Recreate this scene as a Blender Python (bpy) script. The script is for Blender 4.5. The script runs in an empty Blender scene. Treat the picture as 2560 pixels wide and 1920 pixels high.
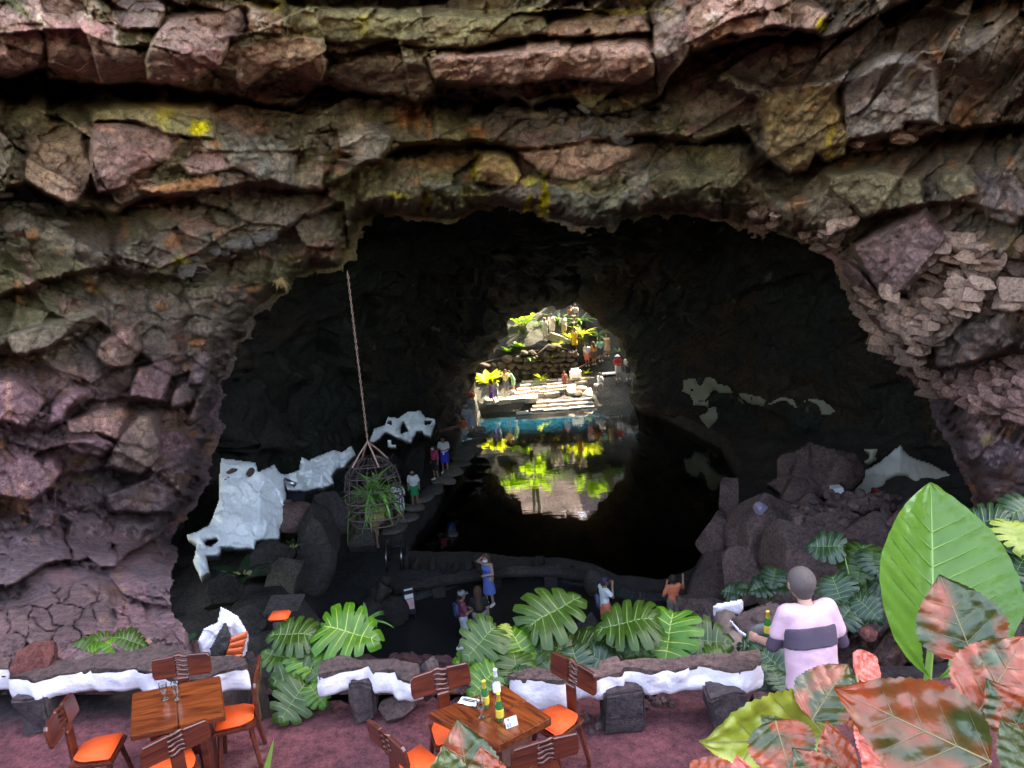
import bpy, bmesh, math, random
import numpy as np
from mathutils import Vector, Matrix, Euler

# ---------------------------------------------------------------- camera, world, sun, exposure
S = bpy.context.scene
C = S.collection
RAD = math.radians
F_PX = 1923.0
PITCH, ROLL = RAD(12.5), RAD(4.3)
CAM = np.array([0.0, 0.0, 12.5])
fwd = np.array([0, math.cos(PITCH), -math.sin(PITCH)])
r0 = np.array([1.0, 0, 0])
u0 = np.array([0, math.sin(PITCH), math.cos(PITCH)])
RV = math.cos(ROLL) * r0 - math.sin(ROLL) * u0
UV = math.sin(ROLL) * r0 + math.cos(ROLL) * u0
cd = bpy.data.cameras.new('camera'); cam = bpy.data.objects.new('camera', cd); C.objects.link(cam)
cam.matrix_world = Matrix(((RV[0], UV[0], -fwd[0], CAM[0]), (RV[1], UV[1], -fwd[1], CAM[1]), (RV[2], UV[2], -fwd[2], CAM[2]), (0, 0, 0, 1)))
cd.sensor_width = 36; cd.lens = F_PX / 2560 * 36; cd.clip_start = .05; cd.clip_end = 600
S.camera = cam
SUN_EL, SUN_AZ = RAD(55), RAD(52)      # azimuth measured from +Y towards +X
W = bpy.data.worlds.new('World'); S.world = W; W.use_nodes = True
nt = W.node_tree
sky = nt.nodes.new('ShaderNodeTexSky'); sky.sky_type = 'NISHITA'; sky.sun_disc = False
sky.sun_elevation = SUN_EL; sky.sun_rotation = SUN_AZ; sky.air_density = 1.0; sky.dust_density = 1.5
bg = nt.nodes['Background']; nt.links.new(sky.outputs[0], bg.inputs[0]); bg.inputs[1].default_value = .15
sl = bpy.data.lights.new('sun', 'SUN'); sl.energy = 2.4; sl.angle = RAD(.53); sl.color = (1, .95, .87)
so = bpy.data.objects.new('sun', sl); C.objects.link(so)
sdir = Vector((math.sin(SUN_AZ) * math.cos(SUN_EL), math.cos(SUN_AZ) * math.cos(SUN_EL), math.sin(SUN_EL)))
so.rotation_euler = sdir.to_track_quat('Z', 'Y').to_euler(); so.location = sdir * 90
vs = S.view_settings
vs.view_transform = 'Standard'; vs.look = 'None'; vs.gamma = 1; vs.use_curve_mapping = False
vs.exposure = 4.2
try:
    vs.use_white_balance = True; vs.white_balance_temperature = 8600; vs.white_balance_tint = 8
except Exception: pass
S.cycles.max_bounces = 6; S.cycles.diffuse_bounces = 3; S.cycles.glossy_bounces = 3
S.cycles.transmission_bounces = 4; S.cycles.transparent_max_bounces = 10
S.cycles.caustics_reflective = False; S.cycles.caustics_refractive = False
S.cycles.sample_clamp_indirect = 4
S.cycles.use_denoising = True

# ---------------------------------------------------------------- pixel -> place helpers (2560 x 1920 photo coordinates)
def rays(u, v):
    u = np.asarray(u, float)[..., None]; v = np.asarray(v, float)[..., None]
    return fwd + (u - 1280) / F_PX * RV - (v - 960) / F_PX * UV
def P(u, v, D):
    d = rays(u, v); return CAM + d * (np.asarray(D, float)[..., None] / d[..., 1:2])
def Pz(u, v, z):
    d = rays(u, v); return CAM + d * ((np.asarray(z, float)[..., None] - CAM[2]) / d[..., 2:3])
def PV(u, v, D): return Vector(P(u, v, D))
def PZ(u, v, z): return Vector(Pz(u, v, z))
def px_per_m(p): return F_PX / float(np.dot(np.array(p) - CAM, fwd))

# ---------------------------------------------------------------- numpy noise
def _h(ix, iy, s):
    a = (ix.astype(np.int64) * 374761393 + iy.astype(np.int64) * 668265263 + s * 974634777) & 0xffffffff
    a = ((a ^ (a >> 13)) * 1274126177) & 0xffffffff
    a = ((a ^ (a >> 16)) * 2246822519) & 0xffffffff
    return ((a ^ (a >> 15)) & 0xffffff) / float(0x1000000)
def vn(x, y, s=0):
    x = np.asarray(x, float); y = np.asarray(y, float)
    ix = np.floor(x); iy = np.floor(y); fx = x - ix; fy = y - iy
    fx = fx * fx * (3 - 2 * fx); fy = fy * fy * (3 - 2 * fy)
    a = _h(ix, iy, s); b = _h(ix + 1, iy, s); c = _h(ix, iy + 1, s); d = _h(ix + 1, iy + 1, s)
    return (a + (b - a) * fx) * (1 - fy) + (c + (d - c) * fx) * fy
def fbm(x, y, s=0, o=4, g=.5):
    t = 0; a = 1; n = 0
    for k in range(o):
        t = t + a * (vn(x * 2 ** k + 17.3 * k, y * 2 ** k - 9.1 * k, s + k) - .5); n += a; a *= g
    return t / n * 2
def worley(x, y, s=0, jit=.9):
    x = np.asarray(x, float); y = np.asarray(y, float)
    ix = np.floor(x); iy = np.floor(y)
    f1 = np.full(x.shape, 9.); f2 = f1.copy(); cx = np.zeros(x.shape); cy = cx.copy(); gx = cx.copy(); gy = cx.copy()
    for dx in (-1, 0, 1):
        for dy in (-1, 0, 1):
            jx = ix + dx; jy = iy + dy
            px = jx + .5 + jit * (_h(jx, jy, s) - .5); py = jy + .5 + jit * (_h(jx, jy, s + 77) - .5)
            d = np.hypot(x - px, y - py)
            m = d < f1
            f2 = np.where(m, f1, np.minimum(f2, d)); f1 = np.where(m, d, f1)
            cx = np.where(m, px, cx); cy = np.where(m, py, cy); gx = np.where(m, jx, gx); gy = np.where(m, jy, gy)
    return f1, f2, gx, gy, x - cx, y - cy
def facet(x, y, s=0, tilt=1.0):
    """blocky fractured rock: every cell a tilted flat face; returns height (-.5...5), crack (0 at joint), cell random"""
    f1, f2, gx, gy, dx, dy = worley(x, y, s)
    h = _h(gx, gy, s + 5) - .5 + tilt * ((_h(gx, gy, s + 6) - .5) * dx + (_h(gx, gy, s + 7) - .5) * dy)
    return h, np.clip((f2 - f1) / .16, 0, 1), _h(gx, gy, s + 8)
def sstep(a, b, x):
    t = np.clip((x - a) / (b - a), 0, 1); return t * t * (3 - 2 * t)
def inpoly(px, py, poly):
    px = np.asarray(px); py = np.asarray(py); r = np.zeros(px.shape, bool); n = len(poly)
    for i in range(n):
        x1, y1 = poly[i][:2]; x2, y2 = poly[(i + 1) % n][:2]
        if y1 == y2: continue
        c = ((y1 > py) != (y2 > py)) & (px < (x2 - x1) * (py - y1) / (y2 - y1) + x1); r ^= c
    return r
def sdpoly(px, py, poly):
    """signed distance, positive inside"""
    d = np.full(np.shape(px), 1e9); n = len(poly)
    for i in range(n):
        x1, y1 = poly[i][:2]; x2, y2 = poly[(i + 1) % n][:2]; ex, ey = x2 - x1, y2 - y1
        t = np.clip(((px - x1) * ex + (py - y1) * ey) / max(ex * ex + ey * ey, 1e-9), 0, 1)
        d = np.minimum(d, np.hypot(px - x1 - t * ex, py - y1 - t * ey))
    return np.where(inpoly(px, py, poly), d, -d)
def blur(a, n):
    for _ in range(n):
        a = a.copy(); a[1:-1] = .25 * a[:-2] + .5 * a[1:-1] + .25 * a[2:]
        a[:, 1:-1] = .25 * a[:, :-2] + .5 * a[:, 1:-1] + .25 * a[:, 2:]
    return a

# ---------------------------------------------------------------- object helpers
def tag(o, label=None, cat=None, group=None, kind=None):
    if label: o['label'] = label
    if cat: o['category'] = cat
    if group: o['group'] = group
    if kind: o['kind'] = kind
    return o
def link(name, me, parent=None, m=None):
    o = bpy.data.objects.new(name, me); C.objects.link(o)
    if parent is not None: o.parent = parent
    if m is not None:
        ms = m if isinstance(m, (list, tuple)) else [m]
        for k in ms: me.materials.append(k)
    return o
def thing(name, label, cat, loc=(0, 0, 0), rz=0, group=None):
    o = bpy.data.objects.new(name, None); C.objects.link(o); o.empty_display_size = .1
    o.location = loc; o.rotation_euler = (0, 0, rz)
    return tag(o, label, cat, group)
def npmesh(name, V, faces, smooth=True, col=None, angle=None):
    """faces: (n,3) or (n,4) int array"""
    me = bpy.data.meshes.new(name); V = np.asarray(V, np.float32); faces = np.asarray(faces, np.int32)
    k = faces.shape[1]; n = len(faces)
    me.vertices.add(len(V)); me.vertices.foreach_set('co', V.ravel())
    me.loops.add(n * k); me.loops.foreach_set('vertex_index', faces.ravel())
    me.polygons.add(n); me.polygons.foreach_set('loop_start', np.arange(0, n * k, k, dtype=np.int32))
    me.update(calc_edges=True)
    me.polygons.foreach_set('use_smooth', np.full(n, smooth))
    if col is not None:
        a = me.color_attributes.new('Col', 'FLOAT_COLOR', 'POINT')
        c = np.ones((len(V), 4), np.float32); c[:, :3] = col; a.data.foreach_set('color', c.ravel())
    me.validate()
    return me
def grid_faces(nr, nc, keep=None):
    i = np.arange(nr - 1)[:, None] * nc + np.arange(nc - 1)[None, :]
    f = np.stack([i, i + 1, i + nc + 1, i + nc], -1)
    f = f.reshape(-1, 4) if keep is None else f[keep]
    return f
def compact(V, f, *attrs):
    used = np.unique(f); mp = np.full(len(V), -1, np.int64); mp[used] = np.arange(len(used))
    return (V[used], mp[f]) + tuple(a[used] for a in attrs)
def bmobj(name, bm, m=None, parent=None, smooth=False):
    me = bpy.data.meshes.new(name); bm.to_mesh(me); bm.free()
    if smooth: me.polygons.foreach_set('use_smooth', np.ones(len(me.polygons), bool))
    return link(name, me, parent, m)
def copy_tree(o, parent=None):
    c = o.copy(); C.objects.link(c)
    if parent is not None: c.parent = parent
    for ch in list(o.children): copy_tree(ch, c)
    return c
def aabox(bm, lo, hi, M=None, jit=0, rnd=random):
    vs_ = []
    for x in (lo[0], hi[0]):
        for y in (lo[1], hi[1]):
            for z in (lo[2], hi[2]):
                p = Vector((x, y, z)) + Vector((rnd.uniform(-jit, jit), rnd.uniform(-jit, jit), rnd.uniform(-jit, jit)))
                vs_.append(bm.verts.new(M @ p if M else p))
    for q in ((0, 1, 3, 2), (4, 6, 7, 5), (0, 4, 5, 1), (2, 3, 7, 6), (0, 2, 6, 4), (1, 5, 7, 3)): bm.faces.new([vs_[i] for i in q])
def tube(bm, pts, rad, n=6, cap=True, flat=1.0):
    pts = [Vector(p) for p in pts]; rings = []
    rad = rad if hasattr(rad, '__len__') else [rad] * len(pts)
    t0 = (pts[1] - pts[0]).normalized(); a = t0.orthogonal().normalized()
    for i, p in enumerate(pts):
        t = (pts[min(i + 1, len(pts) - 1)] - pts[max(i - 1, 0)]).normalized()
        a = (a - t * a.dot(t)).normalized(); b = t.cross(a)
        rings.append([bm.verts.new(p + (a * math.cos(k * 2 * math.pi / n) + b * flat * math.sin(k * 2 * math.pi / n)) * rad[i]) for k in range(n)])
    for i in range(len(rings) - 1):
        for k in range(n): bm.faces.new((rings[i][k], rings[i][(k + 1) % n], rings[i + 1][(k + 1) % n], rings[i + 1][k]))
    if cap: bm.faces.new(rings[0][::-1]); bm.faces.new(rings[-1])
def lathe(bm, prof, n=12, M=None):
    rings = []
    for r, z in prof:
        rings.append([bm.verts.new((M @ Vector((r * math.cos(k * 2 * math.pi / n), r * math.sin(k * 2 * math.pi / n), z))) if M else (r * math.cos(k * 2 * math.pi / n), r * math.sin(k * 2 * math.pi / n), z)) for k in range(n)])
    for i in range(len(rings) - 1):
        for k in range(n): bm.faces.new((rings[i][k], rings[i][(k + 1) % n], rings[i + 1][(k + 1) % n], rings[i + 1][k]))
    bm.faces.new(rings[0][::-1]); bm.faces.new(rings[-1])

# ---------------------------------------------------------------- materials
def nodemat(name):
    m = bpy.data.materials.new(name); m.use_nodes = True; return m, m.node_tree, m.node_tree.nodes['Principled BSDF']
def N(nt_, t, **kw):
    n = nt_.nodes.new(t)
    for k, v in kw.items():
        if k.startswith('i_'): n.inputs[int(k[2:])].default_value = v
        else: setattr(n, k, v)
    return n
def ramp(nt_, src, stops):
    r = nt_.nodes.new('ShaderNodeValToRGB'); e = r.color_ramp.elements
    while len(e) < len(stops): e.new(.5)
    for x, (p, c) in zip(e, stops): x.position = p; x.color = tuple(c) + (1,) if len(c) == 3 else c
    nt_.links.new(src, r.inputs[0]); return r.outputs[0]
def mixc(nt_, mode, f, a, b):
    n = nt_.nodes.new('ShaderNodeMix'); n.data_type = 'RGBA'; n.blend_type = mode
    for sock, v in ((n.inputs[0], f), (n.inputs[6], a), (n.inputs[7], b)):
        if hasattr(v, 'is_output'): nt_.links.new(v, sock)
        else: sock.default_value = v if not hasattr(v, '__len__') else (tuple(v) + (1,) if len(v) == 3 else v)
    return n.outputs[2]
def noise(nt_, scale, detail=5, rough=.6, co=None, dist=0):
    n = nt_.nodes.new('ShaderNodeTexNoise'); n.inputs['Scale'].default_value = scale; n.inputs['Detail'].default_value = detail
    n.inputs['Roughness'].default_value = rough; n.inputs['Distortion'].default_value = dist
    if co is not None: nt_.links.new(co, n.inputs['Vector'])
    return n.outputs['Fac']
def bump(nt_, b, h, strength, dist=.02, prev=None):
    n = nt_.nodes.new('ShaderNodeBump'); n.inputs['Strength'].default_value = strength; n.inputs['Distance'].default_value = dist
    nt_.links.new(h, n.inputs['Height'])
    if prev is not None: nt_.links.new(prev, n.inputs['Normal'])
    nt_.links.new(n.outputs[0], b.inputs['Normal']); return n.outputs[0]
def objco(nt_): return nt_.nodes.new('ShaderNodeTexCoord').outputs['Object']
def gco(nt_): return nt_.nodes.new('ShaderNodeNewGeometry').outputs['Position']
def simple(name, col, rough=.6, var=.25, scale=8, bs=0, bscale=30, metal=0, spec=None, coat=0, sss=0, rnd=0):
    """base colour with noise variation and fine relief; rnd varies it from object to object"""
    m, t, b = nodemat(name)
    co = objco(t)
    c = ramp(t, noise(t, scale, 6, .65, co), [(.25, [x * (1 - var) for x in col]), (.75, [min(1, x * (1 + var)) for x in col])])
    if rnd:
        oi = t.nodes.new('ShaderNodeObjectInfo')
        r = ramp(t, oi.outputs['Random'], [(0, (1 - rnd,) * 3), (1, (1 + rnd,) * 3)])
        c = mixc(t, 'MULTIPLY', 1.0, c, r)
    t.links.new(c, b.inputs['Base Color']); b.inputs['Roughness'].default_value = rough; b.inputs['Metallic'].default_value = metal
    if spec is not None: b.inputs['Specular IOR Level'].default_value = spec
    if coat: b.inputs['Coat Weight'].default_value = coat; b.inputs['Coat Roughness'].default_value = .15
    if sss: b.inputs['Subsurface Weight'].default_value = sss; b.inputs['Subsurface Radius'].default_value = (.02, .008, .005); b.inputs['Subsurface Scale'].default_value = .3
    if bs: bump(t, b, noise(t, bscale, 6, .7, co), bs)
    return m
def rockmat(name, col=None, var=.35, scale=1.2, rough=.93, pits=True, bs=.55, tint=(1, .8, .62), k=1.0):
    """volcanic rock: vertex tint (mineral colour) or plain colour, mottling, pores, hairline cracks and rough relief in world space"""
    m, t, b = nodemat(name); co = gco(t)
    if col is None:
        a = t.nodes.new('ShaderNodeAttribute'); a.attribute_name = 'Col'; base = a.outputs['Color']
    else:
        oi = t.nodes.new('ShaderNodeObjectInfo')
        base = mixc(t, 'MIX', oi.outputs['Random'], [c * (1 - .28) for c in col], [min(1, c * (1 + .28)) for c in (col[0] * 1.06, col[1], col[2] * .94)])
    mott = ramp(t, noise(t, scale, 10, .72, co), [(.32, (1 - var, 1 - var, 1 - var)), (.5, (1, 1, 1)), (.68, (1 + var, 1 + var * .93, 1 + var * .85))])
    c = mixc(t, 'MULTIPLY', 1.0, base, mott)
    sp = ramp(t, noise(t, scale * 8, 8, .8, co), [(.36, (.50, .49, .50)), (.5, (1, 1, 1)), (.64, (1.38, 1.34, 1.26))])
    c = mixc(t, 'MULTIPLY', 1.0, c, sp)
    po = ramp(t, noise(t, scale * 34, 3, .6, co), [(.34, (.45, .44, .45)), (.44, (1, 1, 1))]); c = mixc(t, 'MULTIPLY', .9, c, po)
    fs = ramp(t, noise(t, scale * 55, 2, .5, co), [(.66, (1, 1, 1)), (.76, (2.0, 1.95, 1.85))]); c = mixc(t, 'MULTIPLY', 1.0, c, fs)
    rust = ramp(t, noise(t, scale * .7, 6, .7, co, 1.0), [(.56, (0, 0, 0)), (.72, (.55, .55, .55))])
    c = mixc(t, 'MULTIPLY', rust, c, [x * 1.25 for x in tint])
    nb = None
    if pits:
        wv = t.nodes.new('ShaderNodeTexNoise'); wv.inputs['Scale'].default_value = scale * 2.2; wv.inputs['Detail'].default_value = 5; t.links.new(co, wv.inputs['Vector'])
        ad = t.nodes.new('ShaderNodeVectorMath'); ad.operation = 'MULTIPLY_ADD'; t.links.new(wv.outputs['Color'], ad.inputs[0]); ad.inputs[1].default_value = (.55, .55, .4); t.links.new(co, ad.inputs[2])
        v = t.nodes.new('ShaderNodeTexVoronoi'); v.feature = 'DISTANCE_TO_EDGE'; v.inputs['Scale'].default_value = scale * 1.5; t.links.new(ad.outputs[0], v.inputs['Vector'])
        ck = ramp(t, v.outputs['Distance'], [(.0, (0, 0, 0)), (.022, (1, 1, 1))]); mk_ = ramp(t, noise(t, scale * 1.1, 3, .5, co), [(.52, (0, 0, 0)), (.60, (1, 1, 1))])
        ckm = mixc(t, 'MIX', mk_, (1, 1, 1), ck); c = mixc(t, 'MULTIPLY', .42, c, ckm); nb = bump(t, b, ckm, .6, .04)
    t.links.new(c, b.inputs['Base Color']); b.inputs['Roughness'].default_value = rough; b.inputs['Specular IOR Level'].default_value = .25
    nb = bump(t, b, noise(t, scale * 6, 12, .78, co), min(1, bs * 1.6), .10, nb)
    if pits: bump(t, b, po, .5, .02, nb)
    return m
M = {}
M['cliff'] = rockmat('cliff_rock')
M['cave'] = rockmat('cave_rock', None, scale=.8, pits=False)
# ---------------------------------------------------------------- cliff around the cave mouth
PAL = dict(pur=(.150, .098, .108), brn=(.165, .112, .092), pnk=(.235, .155, .140), gry=(.125, .108, .092), grn=(.105, .100, .060), org=(.250, .130, .070),
           blu=(.090, .102, .098), dk=(.050, .043, .045), och=(.165, .125, .062), gpu=(.100, .080, .088), yel=(.34, .32, .045), wht=(.42, .39, .36), slt=(.160, .160, .168))
MOUTH = [(440, 1330), (509, 1215), (535, 1120), (555, 1040), (560, 960), (585, 890), (625, 826), (650, 790), (700, 735), (748, 696), (800, 684), (856, 676), (884, 652), (894, 604), (908, 562), (949, 530),
         (1000, 533), (1040, 545), (1090, 552), (1130, 560), (1157, 552), (1190, 535), (1225, 524), (1260, 530), (1300, 543), (1360, 546), (1420, 566), (1481, 580), (1530, 572), (1580, 552), (1640, 532), (1690, 545), (1750, 548), (1830, 560),
         (1880, 590), (1944, 588), (2030, 610), (2060, 640), (2100, 690), (2128, 740), (2150, 790), (2170, 830), (2200, 885), (2268, 937), (2337, 1000), (2360, 1060), (2383, 1115), (2415, 1190), (2432, 1265), (2440, 1330), (2380, 1420), (1900, 1560), (1500, 1640), (900, 1640), (560, 1640), (470, 1600), (420, 1480)]
LEDGES = [
 ([(-300, 190), (0, 187), (60, 180), (115, 165), (125, 190), (250, 208), (370, 200), (470, 215), (600, 235), (680, 262), (730, 262), (800, 205), (912, 222), (1013, 235), (1040, 252), (1085, 235), (1090, 205), (1200, 215), (1290, 240), (1330, 262), (1370, 240), (1430, 235), (1500, 290), (1580, 270), (1650, 230), (1690, 170), (1730, 122), (1850, 95), (1900, 82), (2000, 74), (2060, 92), (2200, 30), (2300, -20), (2860, -60)], 1.45, 90),
 ([(-300, 480), (0, 472), (60, 450), (160, 503), (206, 519), (288, 527), (350, 486), (544, 470), (640, 452), (727, 465), (801, 472), (860, 440), (900, 405), (960, 392), (1000, 362), (1100, 345), (1200, 350), (1290, 372), (1500, 345), (1640, 330), (1750, 350), (1850, 310), (1920, 392), (1972, 428), (2042, 384), (2120, 350), (2252, 340), (2350, 318), (2560, 300), (2860, 300)], 1.2, 80),
 ([(-300, 730), (0, 735), (115, 697), (266, 662), (347, 683), (450, 690), (560, 640), (640, 620), (760, 540), (860, 500), (900, 1000), (1800, 1000), (1860, 560), (1900, 546), (1996, 592), (2073, 603), (2135, 552), (2205, 530), (2307, 510), (2400, 500), (2560, 540), (2860, 540)], .9, 80),
 ([(-300, 900), (35, 876), (117, 871), (253, 806), (350, 880), (430, 937), (533, 905), (620, 860), (700, 1100), (2000, 1100), (2100, 720), (2205, 743), (2300, 690), (2400, 640), (2560, 640), (2860, 640)], .6, 60),
 ([(-300, 1070), (0, 1052), (66, 1070), (130, 1062), (230, 995), (330, 992), (400, 1008), (540, 990), (640, 1200), (2200, 1200), (2320, 912), (2349, 916), (2442, 900), (2560, 870), (2860, 870)], .7, 60),
 ([(-300, 1230), (0, 1226), (78, 1252), (150, 1182), (270, 1164), (350, 1188), (520, 1130), (640, 1300), (2250, 1300), (2345, 1085), (2400, 1157), (2560, 1228), (2860, 1300)], .7, 60),
 ([(-300, 1480), (0, 1472), (113, 1408), (187, 1397), (222, 1414), (290, 1414), (330, 1362), (430, 1285), (500, 1240), (640, 1500), (2250, 1500), (2420, 1190), (2474, 1252), (2560, 1278), (2860, 1350)], 1.0, 60),
]
SLABS = [  # outline in the photograph, metres proud, colour
 ([(0, 8), (39, 23), (89, 58), (113, 89), (113, 128), (97, 163), (50, 179), (-60, 175), (-120, 60)], .30, 'pur'),
 ([(45, -30), (187, -30), (218, 40), (288, 58), (300, 110), (365, 148), (360, 190), (250, 205), (128, 162), (116, 90), (80, 45)], .22, 'pur'),
 ([(292, -40), (420, -40), (412, 35), (393, 70), (311, 66), (288, 39)], .05, 'gpu'),
 ([(412, 39), (564, 8), (607, 12), (622, 39), (626, 86), (575, 97), (552, 163), (494, 194), (467, 212), (373, 196), (369, 148), (389, 78)], .42, 'pur'),
 ([(610, 8), (684, 12), (708, 39), (704, 82), (626, 78), (618, 35)], .40, 'brn'),
 ([(607, 117), (739, 93), (805, 101), (816, 155), (801, 198), (684, 163), (603, 222), (595, 187)], .28, 'brn'),
 ([(850, 152), (900, 132), (1005, 128), (1068, 148), (1079, 171), (1083, 233), (1044, 249), (1013, 233), (912, 222), (850, 205), (822, 180)], .22, 'gry'),
 ([(1072, 148), (1107, 132), (1507, 93), (1620, 93), (1639, 128), (1635, 187), (1589, 210), (1414, 190), (1278, 212), (1200, 208), (1091, 196)], .75, 'pnk'),
 ([(740, 10), (850, 18), (947, 14), (990, 24), (1239, 31), (1375, 23), (1371, 82), (1274, 93), (1200, 109), (1142, 117), (1068, 120), (994, 97), (947, 93), (850, 101), (720, 90)], .18, 'grn'),
 ([(1379, 43), (1433, 31), (1612, 23), (1624, 78), (1511, 86), (1394, 86), (1371, 89)], .20, 'brn'),
 ([(1628, 23), (1686, -30), (1730, -30), (1722, 110), (1700, 160), (1667, 187), (1647, 212), (1639, 117)], .55, 'gpu'),
 ([(1716, 8), (1770, -30), (1918, -30), (1957, 58), (1918, 66), (1856, 89), (1828, 78), (1751, 119), (1728, 118), (1720, 70)], .50, 'pnk'),
 ([(1918, -30), (2030, 0), (2069, 35), (2042, 78), (1996, 72), (1949, 66)], .35, 'brn'),
 ([(2108, 225), (2089, 202), (2186, 136), (2283, 132), (2345, 175), (2342, 303), (2260, 300), (2252, 322), (2182, 336), (2120, 344)], .45, 'slt'),
 ([(1902, 280), (1918, 233), (2011, 218), (2089, 212), (2106, 272), (2118, 350), (2112, 381), (2065, 402), (2042, 375), (2019, 426), (1972, 426), (1922, 389)], .30, 'och'),
 ([(2050, 428), (2167, 408), (2307, 435), (2307, 505), (2205, 527), (2159, 546), (2135, 513), (2073, 467)], .45, 'grn'),
 ([(1918, 490), (2019, 490), (2050, 467), (2128, 505), (2132, 552), (2073, 601), (1996, 589), (1941, 544)], .40, 'gry'),
 ([(2342, 420), (2431, 412), (2439, 482), (2392, 500), (2353, 474)], .35, 'grn'),
 ([(2440, 430), (2530, 440), (2570, 500), (2540, 560), (2470, 540)], .2, 'gpu'),
 ([(2129, 613), (2199, 567), (2314, 509), (2383, 613), (2303, 683), (2268, 729), (2205, 741)], .50, 'pur'),
 ([(2060, 625), (2125, 648), (2187, 731), (2141, 719)], .45, 'pur'),
 ([(2326, 833), (2407, 799), (2511, 787), (2534, 856), (2442, 899), (2349, 915)], .55, 'dk'),
 ([(2361, 1075), (2439, 1060), (2580, 1126), (2580, 1215), (2400, 1155), (2361, 1107)], .45, 'gpu'),
 ([(2415, 1167), (2580, 1225), (2580, 1275), (2474, 1249), (2419, 1186)], .35, 'gpu'),
 ([(233, 303), (280, 299), (350, 303), (439, 334), (443, 369), (420, 397), (350, 420), (330, 432), (311, 461), (249, 482), (225, 428), (222, 350)], .40, 'pur'),
 ([(218, 264), (389, 249), (533, 253), (533, 338), (486, 342), (420, 330), (350, 301), (280, 297), (233, 301)], .25, 'grn'),
 ([(58, 350), (218, 311), (225, 389), (218, 467), (187, 505), (117, 480), (66, 449)], .30, 'brn'),
 ([(459, 408), (498, 373), (560, 389), (575, 420), (525, 432), (482, 435)], .28, 'pur'),
 ([(544, 342), (692, 350), (739, 389), (731, 461), (645, 441), (579, 420)], .20, 'blu'),
 ([(731, 420), (778, 400), (809, 432), (801, 472), (719, 465)], .25, 'gry'),
 ([(350, 476), (420, 453), (544, 441), (544, 469), (412, 484)], .45, 'org'),
 ([(850, 342), (897, 319), (951, 303), (986, 338), (970, 373), (932, 402), (889, 391), (850, 375)], .30, 'slt'),
 ([(1184, 373), (1239, 365), (1285, 381), (1297, 439), (1281, 465), (1223, 461), (1192, 453)], .45, 'och'),
 ([(1215, 465), (1297, 465), (1348, 443), (1357, 538), (1285, 538), (1254, 519), (1200, 500)], .30, 'blu'),
 ([(1363, 474), (1456, 463), (1488, 482), (1624, 439), (1628, 519), (1589, 546), (1488, 581), (1394, 562), (1357, 525)], .50, 'blu'),
 ([(1044, 451), (1107, 459), (1188, 453), (1212, 474), (1192, 507), (1130, 500)], .15, 'blu'),
 ([(978, 463), (1037, 443), (1052, 507), (1017, 527), (951, 527), (904, 500)], .30, 'gry'),
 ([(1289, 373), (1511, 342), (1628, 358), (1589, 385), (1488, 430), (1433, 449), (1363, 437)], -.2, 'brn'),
 ([(1300, 250), (1560, 290), (1640, 330), (1480, 345), (1300, 365), (1200, 340), (1180, 290)], -.5, 'dk'),  # recesses from here on also get their shade as dark colour
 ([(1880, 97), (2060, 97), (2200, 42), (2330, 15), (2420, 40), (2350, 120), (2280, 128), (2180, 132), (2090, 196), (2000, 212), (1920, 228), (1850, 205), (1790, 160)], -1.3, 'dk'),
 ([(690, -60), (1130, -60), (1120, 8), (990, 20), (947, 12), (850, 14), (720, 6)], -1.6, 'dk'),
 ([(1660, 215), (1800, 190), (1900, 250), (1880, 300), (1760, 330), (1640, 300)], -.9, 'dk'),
 ([(23, 838), (78, 811), (249, 768), (253, 803), (171, 834), (117, 871), (51, 883), (35, 875)], .45, 'gry'),
 ([(249, 858), (288, 811), (350, 803), (354, 873), (319, 914), (264, 910), (241, 889)], .50, 'brn'),
 ([(342, 920), (381, 897), (428, 893), (432, 928), (400, 1004), (327, 988)], .40, 'pur'),
 ([(-40, 943), (47, 935), (97, 982), (109, 1002), (66, 1066), (12, 1046), (-40, 1048)], .50, 'pur'),
 ([(132, 1009), (171, 970), (225, 970), (229, 990), (167, 1017), (156, 1054), (121, 1060)], .42, 'pur'),
 ([(171, 1056), (245, 1009), (323, 998), (319, 1033), (292, 1093), (249, 1081), (175, 1079)], .30, 'brn'),
 ([(167, 1091), (272, 1083), (280, 1107), (257, 1140), (202, 1132), (171, 1118)], .50, 'pur'),
 ([(-40, 1130), (144, 1138), (152, 1177), (128, 1217), (78, 1249), (-40, 1225)], .45, 'pur'),
 ([(330, 1029), (373, 1017), (400, 1029), (393, 1087), (397, 1142), (350, 1186), (272, 1163), (288, 1118)], .32, 'gry'),
 ([(408, 1145), (459, 1114), (505, 1130), (463, 1215), (428, 1280), (272, 1276), (268, 1239), (369, 1200)], .40, 'dk'),
 ([(533, 889), (552, 834), (587, 846), (560, 904)], .35, 'gpu'), ([(572, 897), (591, 854), (614, 838), (610, 904)], .30, 'dk'),
 ([(480, 900), (520, 850), (535, 900), (500, 960), (470, 960)], .2, 'gpu'), ([(440, 950), (490, 930), (470, 1010), (430, 1020)], .25, 'gpu'),
 ([(500, 980), (545, 930), (560, 960), (530, 1030), (470, 1060)], .2, 'dk'),
 ([(23, 1331), (117, 1311), (171, 1342), (171, 1383), (113, 1406), (16, 1469)], .45, 'gpu'),
 ([(-40, 1303), (23, 1342), (16, 1461), (-40, 1469)], .40, 'gpu'),
 ([(163, 1292), (272, 1280), (280, 1358), (249, 1387), (187, 1395), (171, 1342)], .40, 'gpu'),
 ([(272, 1303), (428, 1280), (397, 1338), (303, 1391), (288, 1358)], .35, 'dk'),
 ([(222, 1373), (268, 1362), (295, 1381), (288, 1410), (249, 1414), (222, 1395)], .62, 'gpu'),
]
CRACKED = [(12, 1500), (124, 1461), (218, 1430), (288, 1453), (295, 1521), (257, 1575), (249, 1614), (0, 1660), (-300, 1680), (-300, 1500)]
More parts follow.
